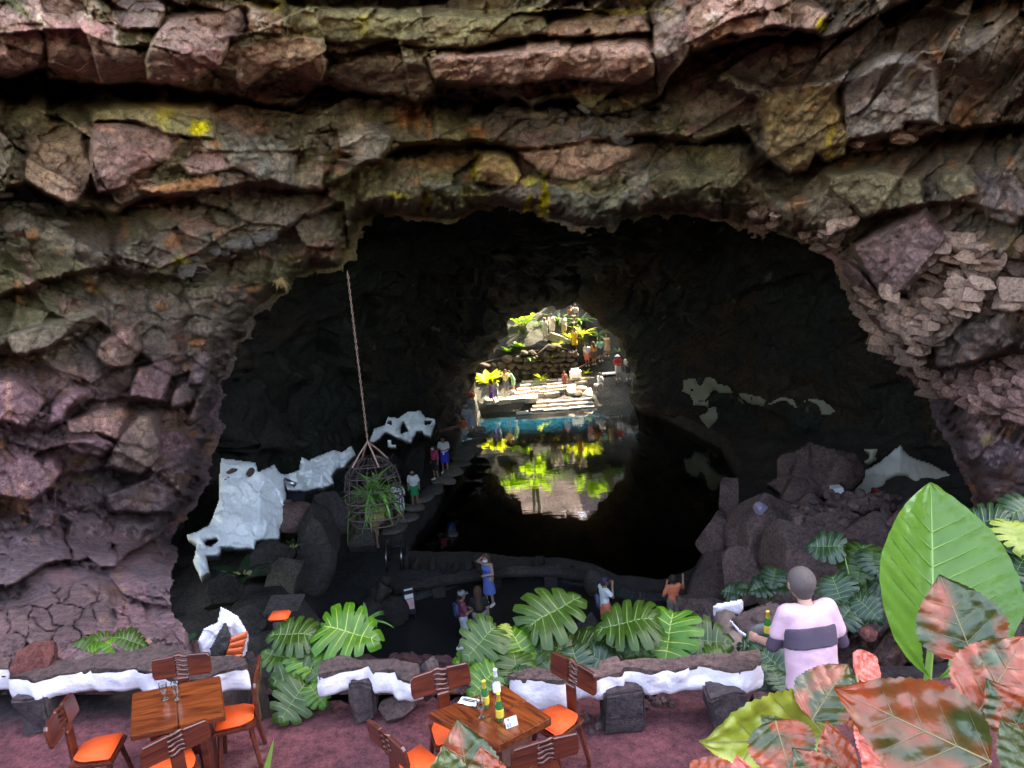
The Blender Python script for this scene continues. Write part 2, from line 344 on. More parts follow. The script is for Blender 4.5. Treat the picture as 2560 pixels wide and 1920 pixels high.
LICHEN = [(500, 318, 26, 22, 'yel', .9), (415, 285, 22, 40, 'yel', .35), (420, 255, 150, 20, 'och', .7), (1182, 425, 10, 55, 'yel', .8), (1325, 520, 12, 45, 'yel', .8), (1360, 500, 12, 70, 'yel', .85), (1062, 510, 9, 30, 'yel', .7), (1440, 470, 60, 16, 'och', .8), (1320, 445, 40, 15, 'yel', .45),
          (2054, 70, 14, 22, 'yel', 1), (2080, 330, 20, 62, 'och', 1), (2080, 350, 12, 52, 'yel', .35), (2280, 185, 14, 16, 'yel', .3), (1920, 320, 60, 14, 'och', .5), (460, 660, 30, 36, 'yel', .45), (390, 700, 36, 30, 'grn', .7), (250, 725, 30, 16, 'och', .7), (720, 640, 30, 14, 'yel', .3), (560, 660, 60, 40, 'och', .3),
          (1025, 290, 50, 34, 'org', .9), (1185, 330, 26, 22, 'org', .8), (1110, 410, 120, 20, 'org', .45), (430, 610, 40, 24, 'org', .8), (1100, 60, 180, 30, 'grn', .5), (900, 60, 20, 40, 'yel', .2), (680, 8, 30, 10, 'yel', .8), (1500, 30, 180, 8, 'yel', .4), (2410, 290, 40, 40, 'org', .6), (2500, 330, 40, 30, 'och', .5), (1840, 410, 70, 30, 'och', .5), (1990, 500, 40, 18, 'org', .6),
          (1500, 470, 120, 26, 'grn', .9), (1560, 520, 60, 40, 'grn', .5), (2520, 620, 30, 40, 'och', .8), (150, 790, 120, 22, 'grn', .6), (220, 1190, 46, 12, 'grn', .9), (1180, 490, 60, 20, 'yel', .25), (1000, 485, 40, 8, 'yel', .5), (870, 620, 14, 60, 'och', .4),
          (100, 60, 14, 60, 'wht', .6), (225, 20, 40, 30, 'wht', .5), (295, 70, 8, 50, 'wht', .7), (604, 170, 8, 50, 'wht', .6), (640, 40, 12, 40, 'wht', .35), (1640, 150, 22, 40, 'wht', .4), (900, 340, 30, 60, 'wht', .35), (800, 400, 14, 40, 'wht', .5), (830, 350, 70, 20, 'wht', .3), (510, 365, 30, 14, 'wht', .4), (1780, 40, 30, 14, 'wht', .45),
          (20, 990, 12, 70, 'pnk', .9), (255, 1050, 10, 50, 'pnk', .9), (300, 840, 40, 26, 'pnk', .8), (280, 1085, 60, 8, 'pnk', .9), (60, 900, 60, 16, 'org', .5), (130, 940, 60, 30, 'pnk', .5), (350, 930, 8, 20, 'pnk', .9), (30, 1260, 50, 30, 'org', .6), (200, 1150, 40, 12, 'och', .5)]
STONE_AREAS = [[(2140, 735), (2182, 722), (2270, 748), (2300, 700), (2330, 640), (2390, 580), (2450, 590), (2490, 640), (2480, 700), (2500, 770), (2440, 785), (2330, 820), (2318, 900), (2350, 940), (2400, 985), (2330, 985), (2300, 940), (2230, 890), (2190, 850), (2160, 800)],
 [(2340, 930), (2420, 915), (2560, 880), (2590, 1050), (2480, 1040), (2400, 1010), (2350, 985)], [(2490, 640), (2590, 600), (2590, 780), (2545, 790), (2500, 770)]]
def lerp_poly(pts, u):
    p = np.array(pts); return np.interp(u, p[:, 0], p[:, 1])

def build_cliff():
    ug = np.concatenate([np.linspace(-3400, -300, 26)[:-1], np.arange(-300, 2861, 3.5), np.linspace(2860, 6200, 27)[1:]])
    vg = np.concatenate([np.linspace(-3000, -150, 40)[:-1], np.arange(-150, 1740, 3.5)])
    U, V = np.meshgrid(ug, vg)
    # ragged outlines: warp the look-up coordinates
    wu = U + 16 * fbm(U / 60, V / 60, 3, 4) + 5 * fbm(U / 14, V / 14, 31, 2)
    wv = V + 16 * fbm(U / 60, V / 60, 9, 4) + 5 * fbm(U / 14, V / 14, 37, 2)
    dm = -sdpoly(wu, wv, MOUTH) - 42 + 20 * fbm(U / 34, V / 26, 33, 4)   # > 0 on the rock
    D = 14.6 - 5.0 * (1 - np.exp(-np.clip(dm, 0, None) / 430)) + 1.6 * sstep(600, 0, V) * 0
    D = D - .9 * sstep(250, 120, V)                   # the uppermost layer hangs out furthest
    D = D + 7.2 * sstep(-900, -2900, V) + 7 * sstep(-1200, -3300, U) + 7 * sstep(3900, 6000, U)  # unseen top and sides drawn up and back to shut out sun
    # strata: every layer overhangs the one below it
    off = np.zeros(U.shape); prev = None
    uw = U + 0 * V
    lv = [lerp_poly(l[0], uw + 10 * fbm(U / 50, V * 0 + i * 7, 50 + i, 3)) + 9 * fbm(U / 28, V * 0 + 3.3 * i, 60 + i, 3) for i, l in enumerate(LEDGES)]
    for i, (pts, R, h) in enumerate(LEDGES):
        t = (V - lv[i])
        Rm = R * (.55 + .9 * vn(U / 210, V * 0 + i * 3.1, 70 + i))
        rec = np.where(t > 0, (1 - sstep(14, h * 1.5, t)) * sstep(0, 13, t), 0)
        lip = np.where(t <= 0, .22 * np.exp(t / 40), 0) * (R > .8)
        off += -Rm * rec + lip
    # fractured blocks, long along the bedding (bedding dips left on the left wall, right on the right one)
    dip = np.interp(U, [-300, 300, 700, 1280, 1900, 2600], [-.12, -.42, -.25, -.05, .12, .35])
    s_ = (V + dip * U)
    f1, c1, r1 = facet(U / 250 + .25 * fbm(U / 200, V / 200, 4, 2), s_ / 125 + .25 * fbm(U / 200, V / 200, 5, 2), 11, 1.1)
    f2, c2, r2 = facet(U / 92 + .3 * fbm(U / 80, V / 80, 6, 2), s_ / 52 + .3 * fbm(U / 80, V / 80, 7, 2), 21, 1.4)
    f3, c3, r3 = facet(U / 38 + .3 * fbm(U / 30, V / 30, 8, 2), s_ / 24 + .3 * fbm(U / 30, V / 30, 9, 2), 41, 1.3)
    f4, c4, r4 = facet(U / 17, s_ / 12, 45, 1.2)
    rub = sstep(.42, .68, vn(U / 150, V / 110, 91) * .6 + vn(U / 60, V / 50, 92) * .4)   # where it is broken small
    near = np.minimum.reduce([np.where(V > l, V - l, 400) for l in lv])
    rub = np.maximum(rub, sstep(70, 10, near) * .8)
    off += 1.0 * f1 + .30 * f2 * (1 - .1 * rub) + (.02 + .24 * rub) * f3 + (.012 + .10 * rub) * f4 + .03 * fbm(U / 16, V / 12, 19, 3)
    off += -.05 * (1 - c2) * vn(U / 70, V / 70, 18) - .04 * (1 - c3) * rub + .10 * fbm(U / 120, V / 70, 17, 5)
    lab = np.zeros(U.shape, int)
    col = np.zeros(U.shape + (3,))
    # mineral colour of the base
    big = fbm(U / 330, V / 260, 14, 4); med = fbm(U / 90, V / 70, 15, 4)
    lo = sstep(760, 1050, V)[..., None]; rt = sstep(1700, 2300, U)[..., None]
    base_a = np.array(PAL['gry']) * (1 - lo) + np.array(PAL['gpu']) * lo
    base_b = (np.array(PAL['grn']) * (1 - lo) + np.array(PAL['pur']) * lo) * (1 - rt * .6) + np.array(PAL['brn']) * rt * .6
    k = sstep(-.35, .4, big + .5 * (r2 - .5))[..., None]
    col = base_a * (1 - k) + base_b * k
    k = sstep(.22, .55, med + .5 * (r3 - .5))[..., None]; col = col * (1 - k) + np.array(PAL['brn']) * k
    k = (sstep(.45, .7, fbm(U / 45, V / 45, 16, 3) + .25 * (r2 - .5)))[..., None]; col = col * (1 - .7 * k) + np.array(PAL['org']) * .7 * k
    rs = random.Random(4)
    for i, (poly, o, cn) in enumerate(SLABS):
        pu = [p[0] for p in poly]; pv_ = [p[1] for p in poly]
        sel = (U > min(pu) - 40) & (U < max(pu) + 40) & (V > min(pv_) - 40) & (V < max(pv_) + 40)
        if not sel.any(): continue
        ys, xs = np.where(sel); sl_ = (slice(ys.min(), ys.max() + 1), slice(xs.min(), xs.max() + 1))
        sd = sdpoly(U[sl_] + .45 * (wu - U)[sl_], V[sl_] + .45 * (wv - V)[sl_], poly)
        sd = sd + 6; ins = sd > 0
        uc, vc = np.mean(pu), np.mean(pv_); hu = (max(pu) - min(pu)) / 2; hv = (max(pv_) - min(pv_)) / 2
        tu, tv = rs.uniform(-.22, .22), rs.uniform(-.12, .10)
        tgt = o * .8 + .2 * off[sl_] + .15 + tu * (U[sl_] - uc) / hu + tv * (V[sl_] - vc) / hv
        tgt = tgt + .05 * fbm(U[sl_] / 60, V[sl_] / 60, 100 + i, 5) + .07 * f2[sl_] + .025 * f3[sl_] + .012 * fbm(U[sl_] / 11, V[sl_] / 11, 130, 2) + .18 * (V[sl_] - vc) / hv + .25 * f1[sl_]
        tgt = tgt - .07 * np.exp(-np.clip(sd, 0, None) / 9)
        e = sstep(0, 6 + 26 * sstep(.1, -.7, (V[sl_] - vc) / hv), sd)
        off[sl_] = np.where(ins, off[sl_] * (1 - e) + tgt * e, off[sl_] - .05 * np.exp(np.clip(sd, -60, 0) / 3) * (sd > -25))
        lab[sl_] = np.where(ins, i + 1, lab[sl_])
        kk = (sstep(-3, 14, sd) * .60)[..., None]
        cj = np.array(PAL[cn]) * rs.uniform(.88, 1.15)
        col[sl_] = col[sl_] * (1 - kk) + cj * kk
    # cracked dark face at the lower left: mud-crack plates
    sd = sdpoly(wu, wv, CRACKED); kk = sstep(0, 30, sd)
    g1, gc, gr = facet(U / 62 + .35 * fbm(U / 40, V / 40, 61, 3), V / 56 + .35 * fbm(U / 40, V / 40, 62, 3), 63, .5)
    off = off * (1 - kk) + kk * (.35 + .10 * g1 - .16 * (1 - sstep(0, .55, gc)) + .06 * fbm(U / 25, V / 25, 64, 3))
    col = col * (1 - kk[..., None]) + kk[..., None] * np.array((.085, .062, .066))
    for (lu, lvv, ru, rv, cn, a) in LICHEN:
        q = np.hypot((wu - lu) / ru, (wv - lvv) / rv) + .55 * fbm(U / 22, V / 30, 120, 4)
        kk = (.92 * a * sstep(1.2, .4, q))[..., None]; col = col * (1 - kk) + np.array(PAL[cn]) * kk
    # rounding back into the mouth
    curl = np.clip(-dm, 0, 60)
    D = D - off * np.clip(1 + dm / 40, .35, 1) + 4.6 * (curl / 46) ** 1.3 + .5 * np.exp(-np.clip(dm, 0, None) / 14)
    D = np.clip(D, 6.9 + .5 * sstep(1300, 1700, V), 17.4)
    kk = sstep(1330, 1470, V) * sstep(640, 460, U); D = D * (1 - kk) + np.minimum(D, np.interp(V, [1330, 1470, 1600, 1700], [9.8, 8.6, 7.35, 7.1]) - .6 * off) * kk
    pts = P(U, V, D).reshape(-1, 3)
    fine = (U > -301) & (U < 2861) & (V > -151)
    keepv = dm > -46
    kf = keepv[:-1, :-1] & keepv[1:, :-1] & keepv[:-1, 1:] & keepv[1:, 1:]
    # nothing of the cliff is wanted below the lower rocks on the right and under the wall on the left
    lb = lab[:-1, :-1]
    for sp_ in STONE_AREAS:
        kk = (sstep(-6, 14, sdpoly(wu, wv, sp_)) * .85)[..., None]; col = col * (1 - kk) + np.array((.17, .115, .098)) * kk
    lum = col.mean(-1, keepdims=True); col = np.clip(lum + (col - lum) * 1.26, .008, 1)
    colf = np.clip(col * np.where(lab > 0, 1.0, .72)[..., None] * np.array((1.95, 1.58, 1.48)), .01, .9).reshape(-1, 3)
    def part(name, mask, parent):
        f = grid_faces(U.shape[0], U.shape[1], mask)[:, ::-1]
        if len(f) == 0: return None
        v_, f_, c_ = compact(pts, f, colf)
        return link(name, npmesh(name, v_, f_, True, c_), parent, M['cliff'])
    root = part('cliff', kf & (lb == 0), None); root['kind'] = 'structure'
    for i in range(len(SLABS)):
        part('rock_slab', kf & (lb == i + 1), root)
    return root, (ug, vg, D, col)
CLIFF, CLIFF_GRID = build_cliff()
def cliff_depth(u, v):
    ug, vg, D, _ = CLIFF_GRID
    i = np.clip(np.searchsorted(vg, v), 0, len(vg) - 1); j = np.clip(np.searchsorted(ug, u), 0, len(ug) - 1)
    return D[i, j]

# ---------------------------------------------------------------- inside of the cave
FAR = [(1184, 1012), (1180, 960), (1186, 925), (1196, 908), (1218, 893), (1228, 850), (1243, 835), (1268, 828), (1280, 795), (1300, 785), (1336, 778), (1352, 766), (1390, 760), (1430, 760), (1462, 772), (1488, 795), (1510, 822), (1535, 850), (1550, 880), (1562, 905), (1580, 935), (1574, 965), (1580, 990), (1592, 1015)]
RING_D = [16.6, 20, 26, 32, 38, 43, 47]
RING = {16.6: (-13.0, 19.0, 17.0), 20: (-11.6, 18.2, 15.0), 26: (-9.2, 16.5, 12.6), 32: (-7.6, 14.2, 11.4), 38: (-5.6, 12.0, 10.0), 43: (-3.9, 10.0, 8.3), 47: (-2.6, 8.0, 7.0)}
def build_tunnel():
    n = 300; ns = 330
    th = np.linspace(math.pi * 1.08, -math.pi * .08, n)
    Ds = np.linspace(16.6, 47, ns)
    xl = np.interp(Ds, RING_D, [RING[d][0] for d in RING_D]); xr = np.interp(Ds, RING_D, [RING[d][1] for d in RING_D]); zt = np.interp(Ds, RING_D, [RING[d][2] for d in RING_D])
    ex = .78
    cx = (xl + xr) / 2; hw = (xr - xl) / 2
    T, DD = np.meshgrid(th, Ds)
    cxx = np.broadcast_to(cx[:, None], T.shape); hww = np.broadcast_to(hw[:, None], T.shape); ztt = np.broadcast_to(zt[:, None], T.shape)
    sgn = lambda a, e: np.sign(a) * np.abs(a) ** e
    X = cxx + hww * sgn(np.cos(T), ex); Z = -1.2 + (ztt + 1.2) * np.where(np.sin(T) > 0, sgn(np.sin(T), ex), np.sin(T) * .8)
    # the far mouth follows its outline in the photograph
    fp = P(np.array([p[0] for p in FAR]), np.array([p[1] for p in FAR]), 47.0)
    seg = np.hypot(np.diff(fp[:, 0]), np.diff(fp[:, 2])); sl2 = np.concatenate([[0], np.cumsum(seg)]); q = np.linspace(-.09, 1.09, n) * sl2[-1]
    fx = np.interp(q, sl2, fp[:, 0]); fz = np.interp(q, sl2, fp[:, 2]); fz = np.where(q < 0, fz + q * 1.2, np.where(q > sl2[-1], fz - (q - sl2[-1]) * 1.2, fz))
    k = sstep(41.0, 47.0, DD)
    X = X * (1 - k) + fx[None, :] * k; Z = Z * (1 - k) + fz[None, :] * k
    # relief, towards the axis
    s = np.broadcast_to(np.linspace(0, 1, n)[None, :] * 34, T.shape); d = DD
    dip = np.where(s < 17, .45, -.35)
    ss = s + dip * (d - 30) * .5
    a1, b1, q1 = facet(d / 4.2 + .3 * fbm(d / 3, s / 3, 1, 2), ss / 1.9 + .3 * fbm(d / 3, s / 3, 2, 2), 201, 1.2)
    a2, b2, q2 = facet(d / 1.7 + .3 * fbm(d, s, 3, 2), ss / .8 + .3 * fbm(d, s, 4, 2), 211, 1.2)
    rel = .85 * a1 + .4 * a2 + .5 * fbm(d / 2.5, ss / 2.0, 221, 5) - .1 * (1 - b1) + .3 * fbm(d * 2, ss * 2, 223, 3)
    amp = (.35 + .65 * sstep(47, 40, d)) * sstep(-1, 1.0, Z + 1)
    mx, mz = cxx, np.full(T.shape, 1.5); vx, vz = mx - X, mz - Z; l = np.hypot(vx, vz) + 1e-6
    X = X + vx / l * rel * amp; Z = Z + vz / l * rel * amp
    Y = DD + .5 * fbm(s / 2, d / 2, 230, 3) * sstep(16.6, 18, d) * sstep(47, 44, d) + .7 * fbm(s / 1.3, d * 0, 233, 3) * sstep(44, 47, d)
    V = np.stack([X, Y, Z], -1).reshape(-1, 3)
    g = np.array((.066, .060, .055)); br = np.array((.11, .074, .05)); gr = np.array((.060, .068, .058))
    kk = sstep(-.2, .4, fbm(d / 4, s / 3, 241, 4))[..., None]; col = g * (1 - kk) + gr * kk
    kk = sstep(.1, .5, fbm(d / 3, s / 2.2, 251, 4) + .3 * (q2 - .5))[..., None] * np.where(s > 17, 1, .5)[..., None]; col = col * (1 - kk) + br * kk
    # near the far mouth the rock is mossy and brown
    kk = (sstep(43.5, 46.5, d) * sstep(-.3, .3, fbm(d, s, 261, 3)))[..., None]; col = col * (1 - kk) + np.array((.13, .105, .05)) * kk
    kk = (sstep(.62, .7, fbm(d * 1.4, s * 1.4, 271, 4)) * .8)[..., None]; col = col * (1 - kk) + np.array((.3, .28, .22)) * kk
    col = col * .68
    f = grid_faces(ns, n)
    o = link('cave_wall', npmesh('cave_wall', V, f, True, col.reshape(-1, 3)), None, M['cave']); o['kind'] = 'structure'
    # unseen rock added to shut out light between the cliff and the cave, and around the far mouth (annular sheets)
    def flange(name, ring, Y0, r, dirs, colr):
        k_ = len(ring); V2 = [tuple(p) for p in ring]
        for t in (.15, .4, 1.0):
            for i, p in enumerate(ring):
                a = dirs[i]; e = fbm(np.array([i / 9.]), np.array([t * 5]), 300)[0]
                V2.append((p[0] + a[0] * r * t, p[1] + Y0 * t + (1.2 * e if t < 1 else 0), p[2] + a[1] * r * t))
        f2_ = grid_faces(4, k_)
        o2 = link(name, npmesh(name, V2, f2_, True, np.full((len(V2), 3), .06)), o, M['cave']); return o2
    Vg = V.reshape(ns, n, 3)
    dirs = [(math.cos(t) * 1.0, math.sin(t)) for t in th]
    flange('unseen_rock_block', Vg[0], .5, 70, dirs, None)
    flange('unseen_rock_block', Vg[-1], 3.0, 26, [(math.cos(t) * 1.5, math.sin(t) * .9) for t in th], None)
    return o, Vg
CAVE, CAVE_V = build_tunnel()

# ---------------------------------------------------------------- walls of the open pit behind and beside the viewer
def pit():
    n = 60; rows = 26; R = []
    for j in range(rows):
        z = 2.0 + (14.0 - 2.0) * j / (rows - 1)
        for i in range(n):
            t = math.pi * (1.0 + i / (n - 1)); r = 1 + .05 * math.sin(i * 1.7) + .05 * math.sin(j * 1.3 + i)
            x, y = 15.5 * math.cos(t) * r, 9 + 20 * math.sin(t) * r
            R.append((x, y, z))
    o = link('pit_wall', npmesh('pit_wall', R, grid_faces(rows, n), True, np.tile((.17, .13, .12), (len(R), 1))), None, M['cliff']); o['kind'] = 'structure'
pit()
# ---------------------------------------------------------------- ground, lake
def w2(pts, z): return [tuple(Pz(u, v, z)[:2]) for u, v in pts]
LAKE_PX = [(1015, 1402), (1050, 1330), (1095, 1275), (1128, 1205), (1158, 1135), (1184, 1072), (1188, 1045)]
LAKE_NEAR = [(1018, 1408), (1110, 1412), (1200, 1412), (1300, 1425), (1420, 1428), (1500, 1445), (1560, 1475), (1640, 1470), (1720, 1440)]
lake_left = w2(LAKE_PX, 0.0)
lake_near = w2(LAKE_NEAR, .2)
LAKE = lake_near + [tuple(Pz(1790, 1330, 0)[:2]), tuple(Pz(1840, 1200, 0)[:2]), tuple(Pz(1800, 1120, 0)[:2]), (9.2, 42), (8.2, 46), (9, 48.5), (-2.2, 48.5)] + lake_left[::-1]
BLACK = [tuple(Pz(u, v, .7)[:2]) for u, v in [(940, 1540), (1000, 1512), (1080, 1487), (1160, 1462), (1260, 1445), (1380, 1450), (1500, 1470), (1580, 1500), (1700, 1500), (1740, 1600), (1600, 1760), (1000, 1760), (880, 1700), (900, 1600)]]
def ground_z(X, Y):
    sdl = sdpoly(X, Y, LAKE); d = -sdl
    # left bank: path, then rising rock against the cave wall
    xl = np.interp(Y, RING_D, [RING[k][0] for k in RING_D])
    rise = (sstep(2.3, 5.5, d) * 2.6 + .5 * fbm(X / 1.5, Y / 1.5, 401, 5) * sstep(1.8, 3.5, d)) * sstep(-3.5, -6.5, X - .0 * Y)
    left = .85 + rise
    right = .6 + (sstep(.2, 7, d) * 2.2 + .6 * fbm(X / 2, Y / 2, 402, 5) * sstep(.2, 2, d)) * sstep(4.0, 8.5, X)
    kx = sstep(3.0, 4.5, X - (Y - 20) * .05)
    g = left * (1 - kx) + right * kx
    # level terrace in front of the lake
    ter = sdpoly(X, Y, TERR); g = g * (1 - sstep(-.5, .15, ter)) + .9 * sstep(-.5, .15, ter)
    blk = sdpoly(X, Y, BLACK); g = np.where(blk > 0, .7, g)
    # rising towards the patio
    near = sstep(14.5, 8.0, Y) * 3.0 + .4 * fbm(X, Y, 403, 4) * sstep(14.5, 13, Y)
    g = np.where(blk > 0, g, np.maximum(g * (1 - sstep(15.5, 14, Y) * sstep(9, 6, X) * sstep(-7, -4, X)), .6 + near))
    lake = sstep(-.25, .2, sdl)
    sh = sstep(36.0, 38.5, Y) * sstep(7.5, 5.5, X); bedz = -1.3 - .9 * sstep(0, 4, sdl) + .3 * fbm(X / 1.2, Y / 1.2, 404, 4)
    bedz = bedz * (1 - sh) + (-.34 + .05 * fbm(X / .8, Y / .5, 407, 4)) * sh
    g = g * (1 - lake) + bedz * lake
    return g
TERR = [tuple(Pz(u, v, .9)[:2]) for u, v in [(790, 1490), (820, 1420), (870, 1370), (960, 1375), (1000, 1404), (1110, 1410), (1200, 1412), (1420, 1428), (1510, 1445), (1600, 1480), (1760, 1480), (1800, 1640), (1000, 1760), (800, 1640), (770, 1560)]]
M['ground'] = rockmat('dark_lava_ground', None, scale=1.6, pits=False, bs=.4)
def build_ground():
    xs = np.arange(-17, 22, .13); ys = np.arange(7.0, 48.6, .13)
    X, Y = np.meshgrid(xs, ys); Z = ground_z(X, Y)
    sdl = sdpoly(X, Y, LAKE); ter = sdpoly(X, Y, TERR)
    col = np.zeros(X.shape + (3,)) + np.array((.075, .062, .060))
    k = sstep(-.2, .2, ter)[..., None]; col = col * (1 - k) + np.array((.050, .050, .054)) * k
    k = sstep(6, 9, X)[..., None] * sstep(24, 20, Y)[..., None]; col = col * (1 - k) + np.array((.10, .072, .066)) * k
    k = (sstep(-.3, .4, sdl) * sstep(37.5, 40.5, Y + 1.2 * fbm(X / 2, Y / 2, 405, 3)) * sstep(6.0, 3.0, X + .8 * fbm(X, Y / 2, 406, 3)))[..., None]; col = col * (1 - k) + np.array((.016, .46, .62)) * k   # turquoise of the sunlit water painted into the bed colour
    V = np.stack([X, Y, Z], -1).reshape(-1, 3)
    o = link('cave_floor', npmesh('cave_floor', V, grid_faces(*X.shape), True, col.reshape(-1, 3)), None, M['ground']); o['kind'] = 'structure'
build_ground()
# dark level floor set into the terrace
def flat_poly(name, poly, z, m, parent=None):
    bm = bmesh.new(); bm.faces.new([bm.verts.new((x, y, z)) for x, y in poly]); bmesh.ops.triangulate(bm, faces=bm.faces[:])
    for f in bm.faces:
        if f.normal.z < 0: f.normal_flip()
    return bmobj(name, bm, m, parent)
M['blackfloor'] = simple('polished_dark_floor', (.016, .015, .017), .5, .3, 3, .1, 14)
o = flat_poly('terrace_floor', BLACK, .712, M['blackfloor']); o['kind'] = 'structure'
# lake: clear, still water over a dark bed
def watermat():
    m = bpy.data.materials.new('lake_water'); m.use_nodes = True; t = m.node_tree; t.nodes.clear()
    out = t.nodes.new('ShaderNodeOutputMaterial'); g = t.nodes.new('ShaderNodeBsdfGlossy'); tr = t.nodes.new('ShaderNodeBsdfTransparent'); mx = t.nodes.new('ShaderNodeMixShader')
    g.inputs['Roughness'].default_value = .02; g.inputs['Color'].default_value = (1, 1, 1, 1); tr.inputs['Color'].default_value = (.78, .92, .95, 1)
    fr = t.nodes.new('ShaderNodeFresnel'); fr.inputs['IOR'].default_value = 2.1
    co = gco(t); mp = t.nodes.new('ShaderNodeMapping'); mp.inputs['Scale'].default_value = (.5, 2.2, 1); t.links.new(co, mp.inputs[0])
    nz = noise(t, 1.5, 3, .5, mp.outputs[0]); bp = t.nodes.new('ShaderNodeBump'); bp.inputs['Strength'].default_value = .02; bp.inputs['Distance'].default_value = .15
    t.links.new(nz, bp.inputs['Height']); t.links.new(bp.outputs[0], g.inputs['Normal']); t.links.new(bp.outputs[0], fr.inputs['Normal'])
    t.links.new(fr.outputs[0], mx.inputs[0]); t.links.new(tr.outputs[0], mx.inputs[1]); t.links.new(g.outputs[0], mx.inputs[2]); t.links.new(mx.outputs[0], out.inputs[0])
    return m
M['water'] = watermat()
o = flat_poly('lake', [(-6, 20), (12, 20), (14, 34), (11, 48.4), (-5, 48.4)], 0.0, M['water']); o['kind'] = 'structure'

# patio floor of trodden reddish earth
def build_patio():
    xs = np.arange(-14, 16, .055); ys = np.arange(-2.0, 9.2, .055); X, Y = np.meshgrid(xs, ys)
    f1, c1, r1 = facet(X / .9 + .3 * fbm(X, Y, 501, 3), Y / .8 + .3 * fbm(X, Y, 502, 3), 503, .5)
    Z = 8.1 + .035 * fbm(X / .8, Y / .8, 504, 5) + .012 * f1 - .02 * (1 - sstep(0, .5, c1)) * sstep(.4, .6, vn(X / 1.3, Y / 1.3, 505))
    Z = Z - 6.5 * sstep(6.4, 6.9, Y + .25 * fbm(X * 2, Y, 508, 3)) * sstep(-3.0, -2.5, X) * sstep(2.4, 2.0, X) - .6 * sstep(6.2, 6.5, Y) * sstep(2.0, 2.4, X)
    col = np.array((.140, .042, .050)) * np.ones(X.shape + (1,)); k = sstep(-.1, .5, fbm(X / 1.1, Y / 1.1, 506, 5))[..., None]
    col = col * (1 - k) + np.array((.094, .034, .044)) * k
    k = (sstep(.50, .62, fbm(X / .35, Y / .35, 507, 4)) * .6)[..., None]; col = col * (1 - k) + np.array((.19, .10, .085)) * k
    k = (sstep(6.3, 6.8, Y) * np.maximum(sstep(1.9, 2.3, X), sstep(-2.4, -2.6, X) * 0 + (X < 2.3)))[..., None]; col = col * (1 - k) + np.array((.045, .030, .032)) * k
    Z = Z - 1.3 * sstep(6.9, 7.5, Y) * sstep(2.3, 2.6, X)
    V = np.stack([X, Y, Z], -1).reshape(-1, 3); kp = (~((Y > 7.5) & (X < -2.4)))[:-1, :-1]
    o = link('patio_floor', npmesh('patio_floor', V, grid_faces(*X.shape, kp), True, col.reshape(-1, 3)), None, M['earth']); o['kind'] = 'structure'
M['earth'] = rockmat('trodden_earth', None, scale=1.4, pits=False, bs=.5)
build_patio()
# ---------------------------------------------------------------- people: one continuous surface each (signed distance field -> surface nets)
def surface_nets(F, lo, h):
    s = F < 0; nx, ny, nz = F.shape
    c = np.zeros((nx - 1, ny - 1, nz - 1), np.int8)
    for a in (0, 1):
        for b in (0, 1):
            for d in (0, 1): c += s[a:nx - 1 + a, b:ny - 1 + b, d:nz - 1 + d]
    act = (c > 0) & (c < 8); ids = np.full(act.shape, -1, np.int64); n = act.sum()
    ids[act] = np.arange(n); I, J, K = np.where(act)
    acc = np.zeros((n, 3)); cnt = np.zeros(n)
    cor = [(a, b, d) for a in (0, 1) for b in (0, 1) for d in (0, 1)]
    for p in range(8):
        for q in range(p + 1, 8):
            A, B = cor[p], cor[q]
            if sum(abs(A[k] - B[k]) for k in range(3)) != 1: continue
            fa = F[I + A[0], J + A[1], K + A[2]]; fb = F[I + B[0], J + B[1], K + B[2]]
            m = (fa < 0) != (fb < 0); t = np.where(m, fa / np.where(m, fa - fb, 1), 0)
            for k in range(3): acc[:, k] += np.where(m, A[k] + t * (B[k] - A[k]), 0)
            cnt += m
    V = lo + h * (np.stack([I, J, K], 1) + acc / cnt[:, None])
    Q = []
    for ax in range(3):
        a = s; sl0 = [slice(None)] * 3; sl1 = [slice(None)] * 3; sl0[ax] = slice(0, -1); sl1[ax] = slice(1, None)
        e = s[tuple(sl0)] != s[tuple(sl1)]; X = list(np.where(e)); u_, w_ = [(1, 2), (2, 0), (0, 1)][ax]
        ok = (X[u_] > 0) & (X[w_] > 0) & (X[u_] < F.shape[u_] - 1) & (X[w_] < F.shape[w_] - 1); X = [x[ok] for x in X]
        def cid(du, dw):
            Y = [x.copy() for x in X]; Y[u_] = Y[u_] + du; Y[w_] = Y[w_] + dw; return ids[tuple(Y)]
        q = np.stack([cid(-1, -1), cid(0, -1), cid(0, 0), cid(-1, 0)], 1)
        flip = ~s[tuple(X)]; q[flip] = q[flip][:, ::-1]; Q.append(q)
    Q = np.concatenate(Q); Q = Q[(Q >= 0).all(1)]
    return V, Q
class SDF:
    def __init__(self, prims, k=.03): self.p = prims; self.k = k
    def bounds(self):
        lo = np.full(3, 9.); hi = -lo
        for a, b, ra, rb, *r in self.p:
            m = max(ra, rb) * 1.05 + .02
            for q in (a, b): lo = np.minimum(lo, np.array(q) - m); hi = np.maximum(hi, np.array(q) + m)
        return lo, hi
    def eval(self, G):
        F = None; k = self.k
        for a, b, ra, rb, *r in self.p:
            a = np.array(a, float); b = np.array(b, float); fl = r[0] if r else 1.0
            d = b - a; L = max(d @ d, 1e-9); q = G - a
            t = np.clip(q @ d / L, 0, 1); q = q - t[..., None] * d
            if fl != 1.0: q = q * np.array([1, 1 / fl, 1])
            s = np.sqrt((q * q).sum(-1)) - (ra + (rb - ra) * t)
            if fl != 1.0: s = s * fl if fl < 1 else s
            if F is None: F = s
            else:
                hh = np.clip(.5 + .5 * (F - s) / k, 0, 1); F = F * (1 - hh) + s * hh - k * hh * (1 - hh)
        return F
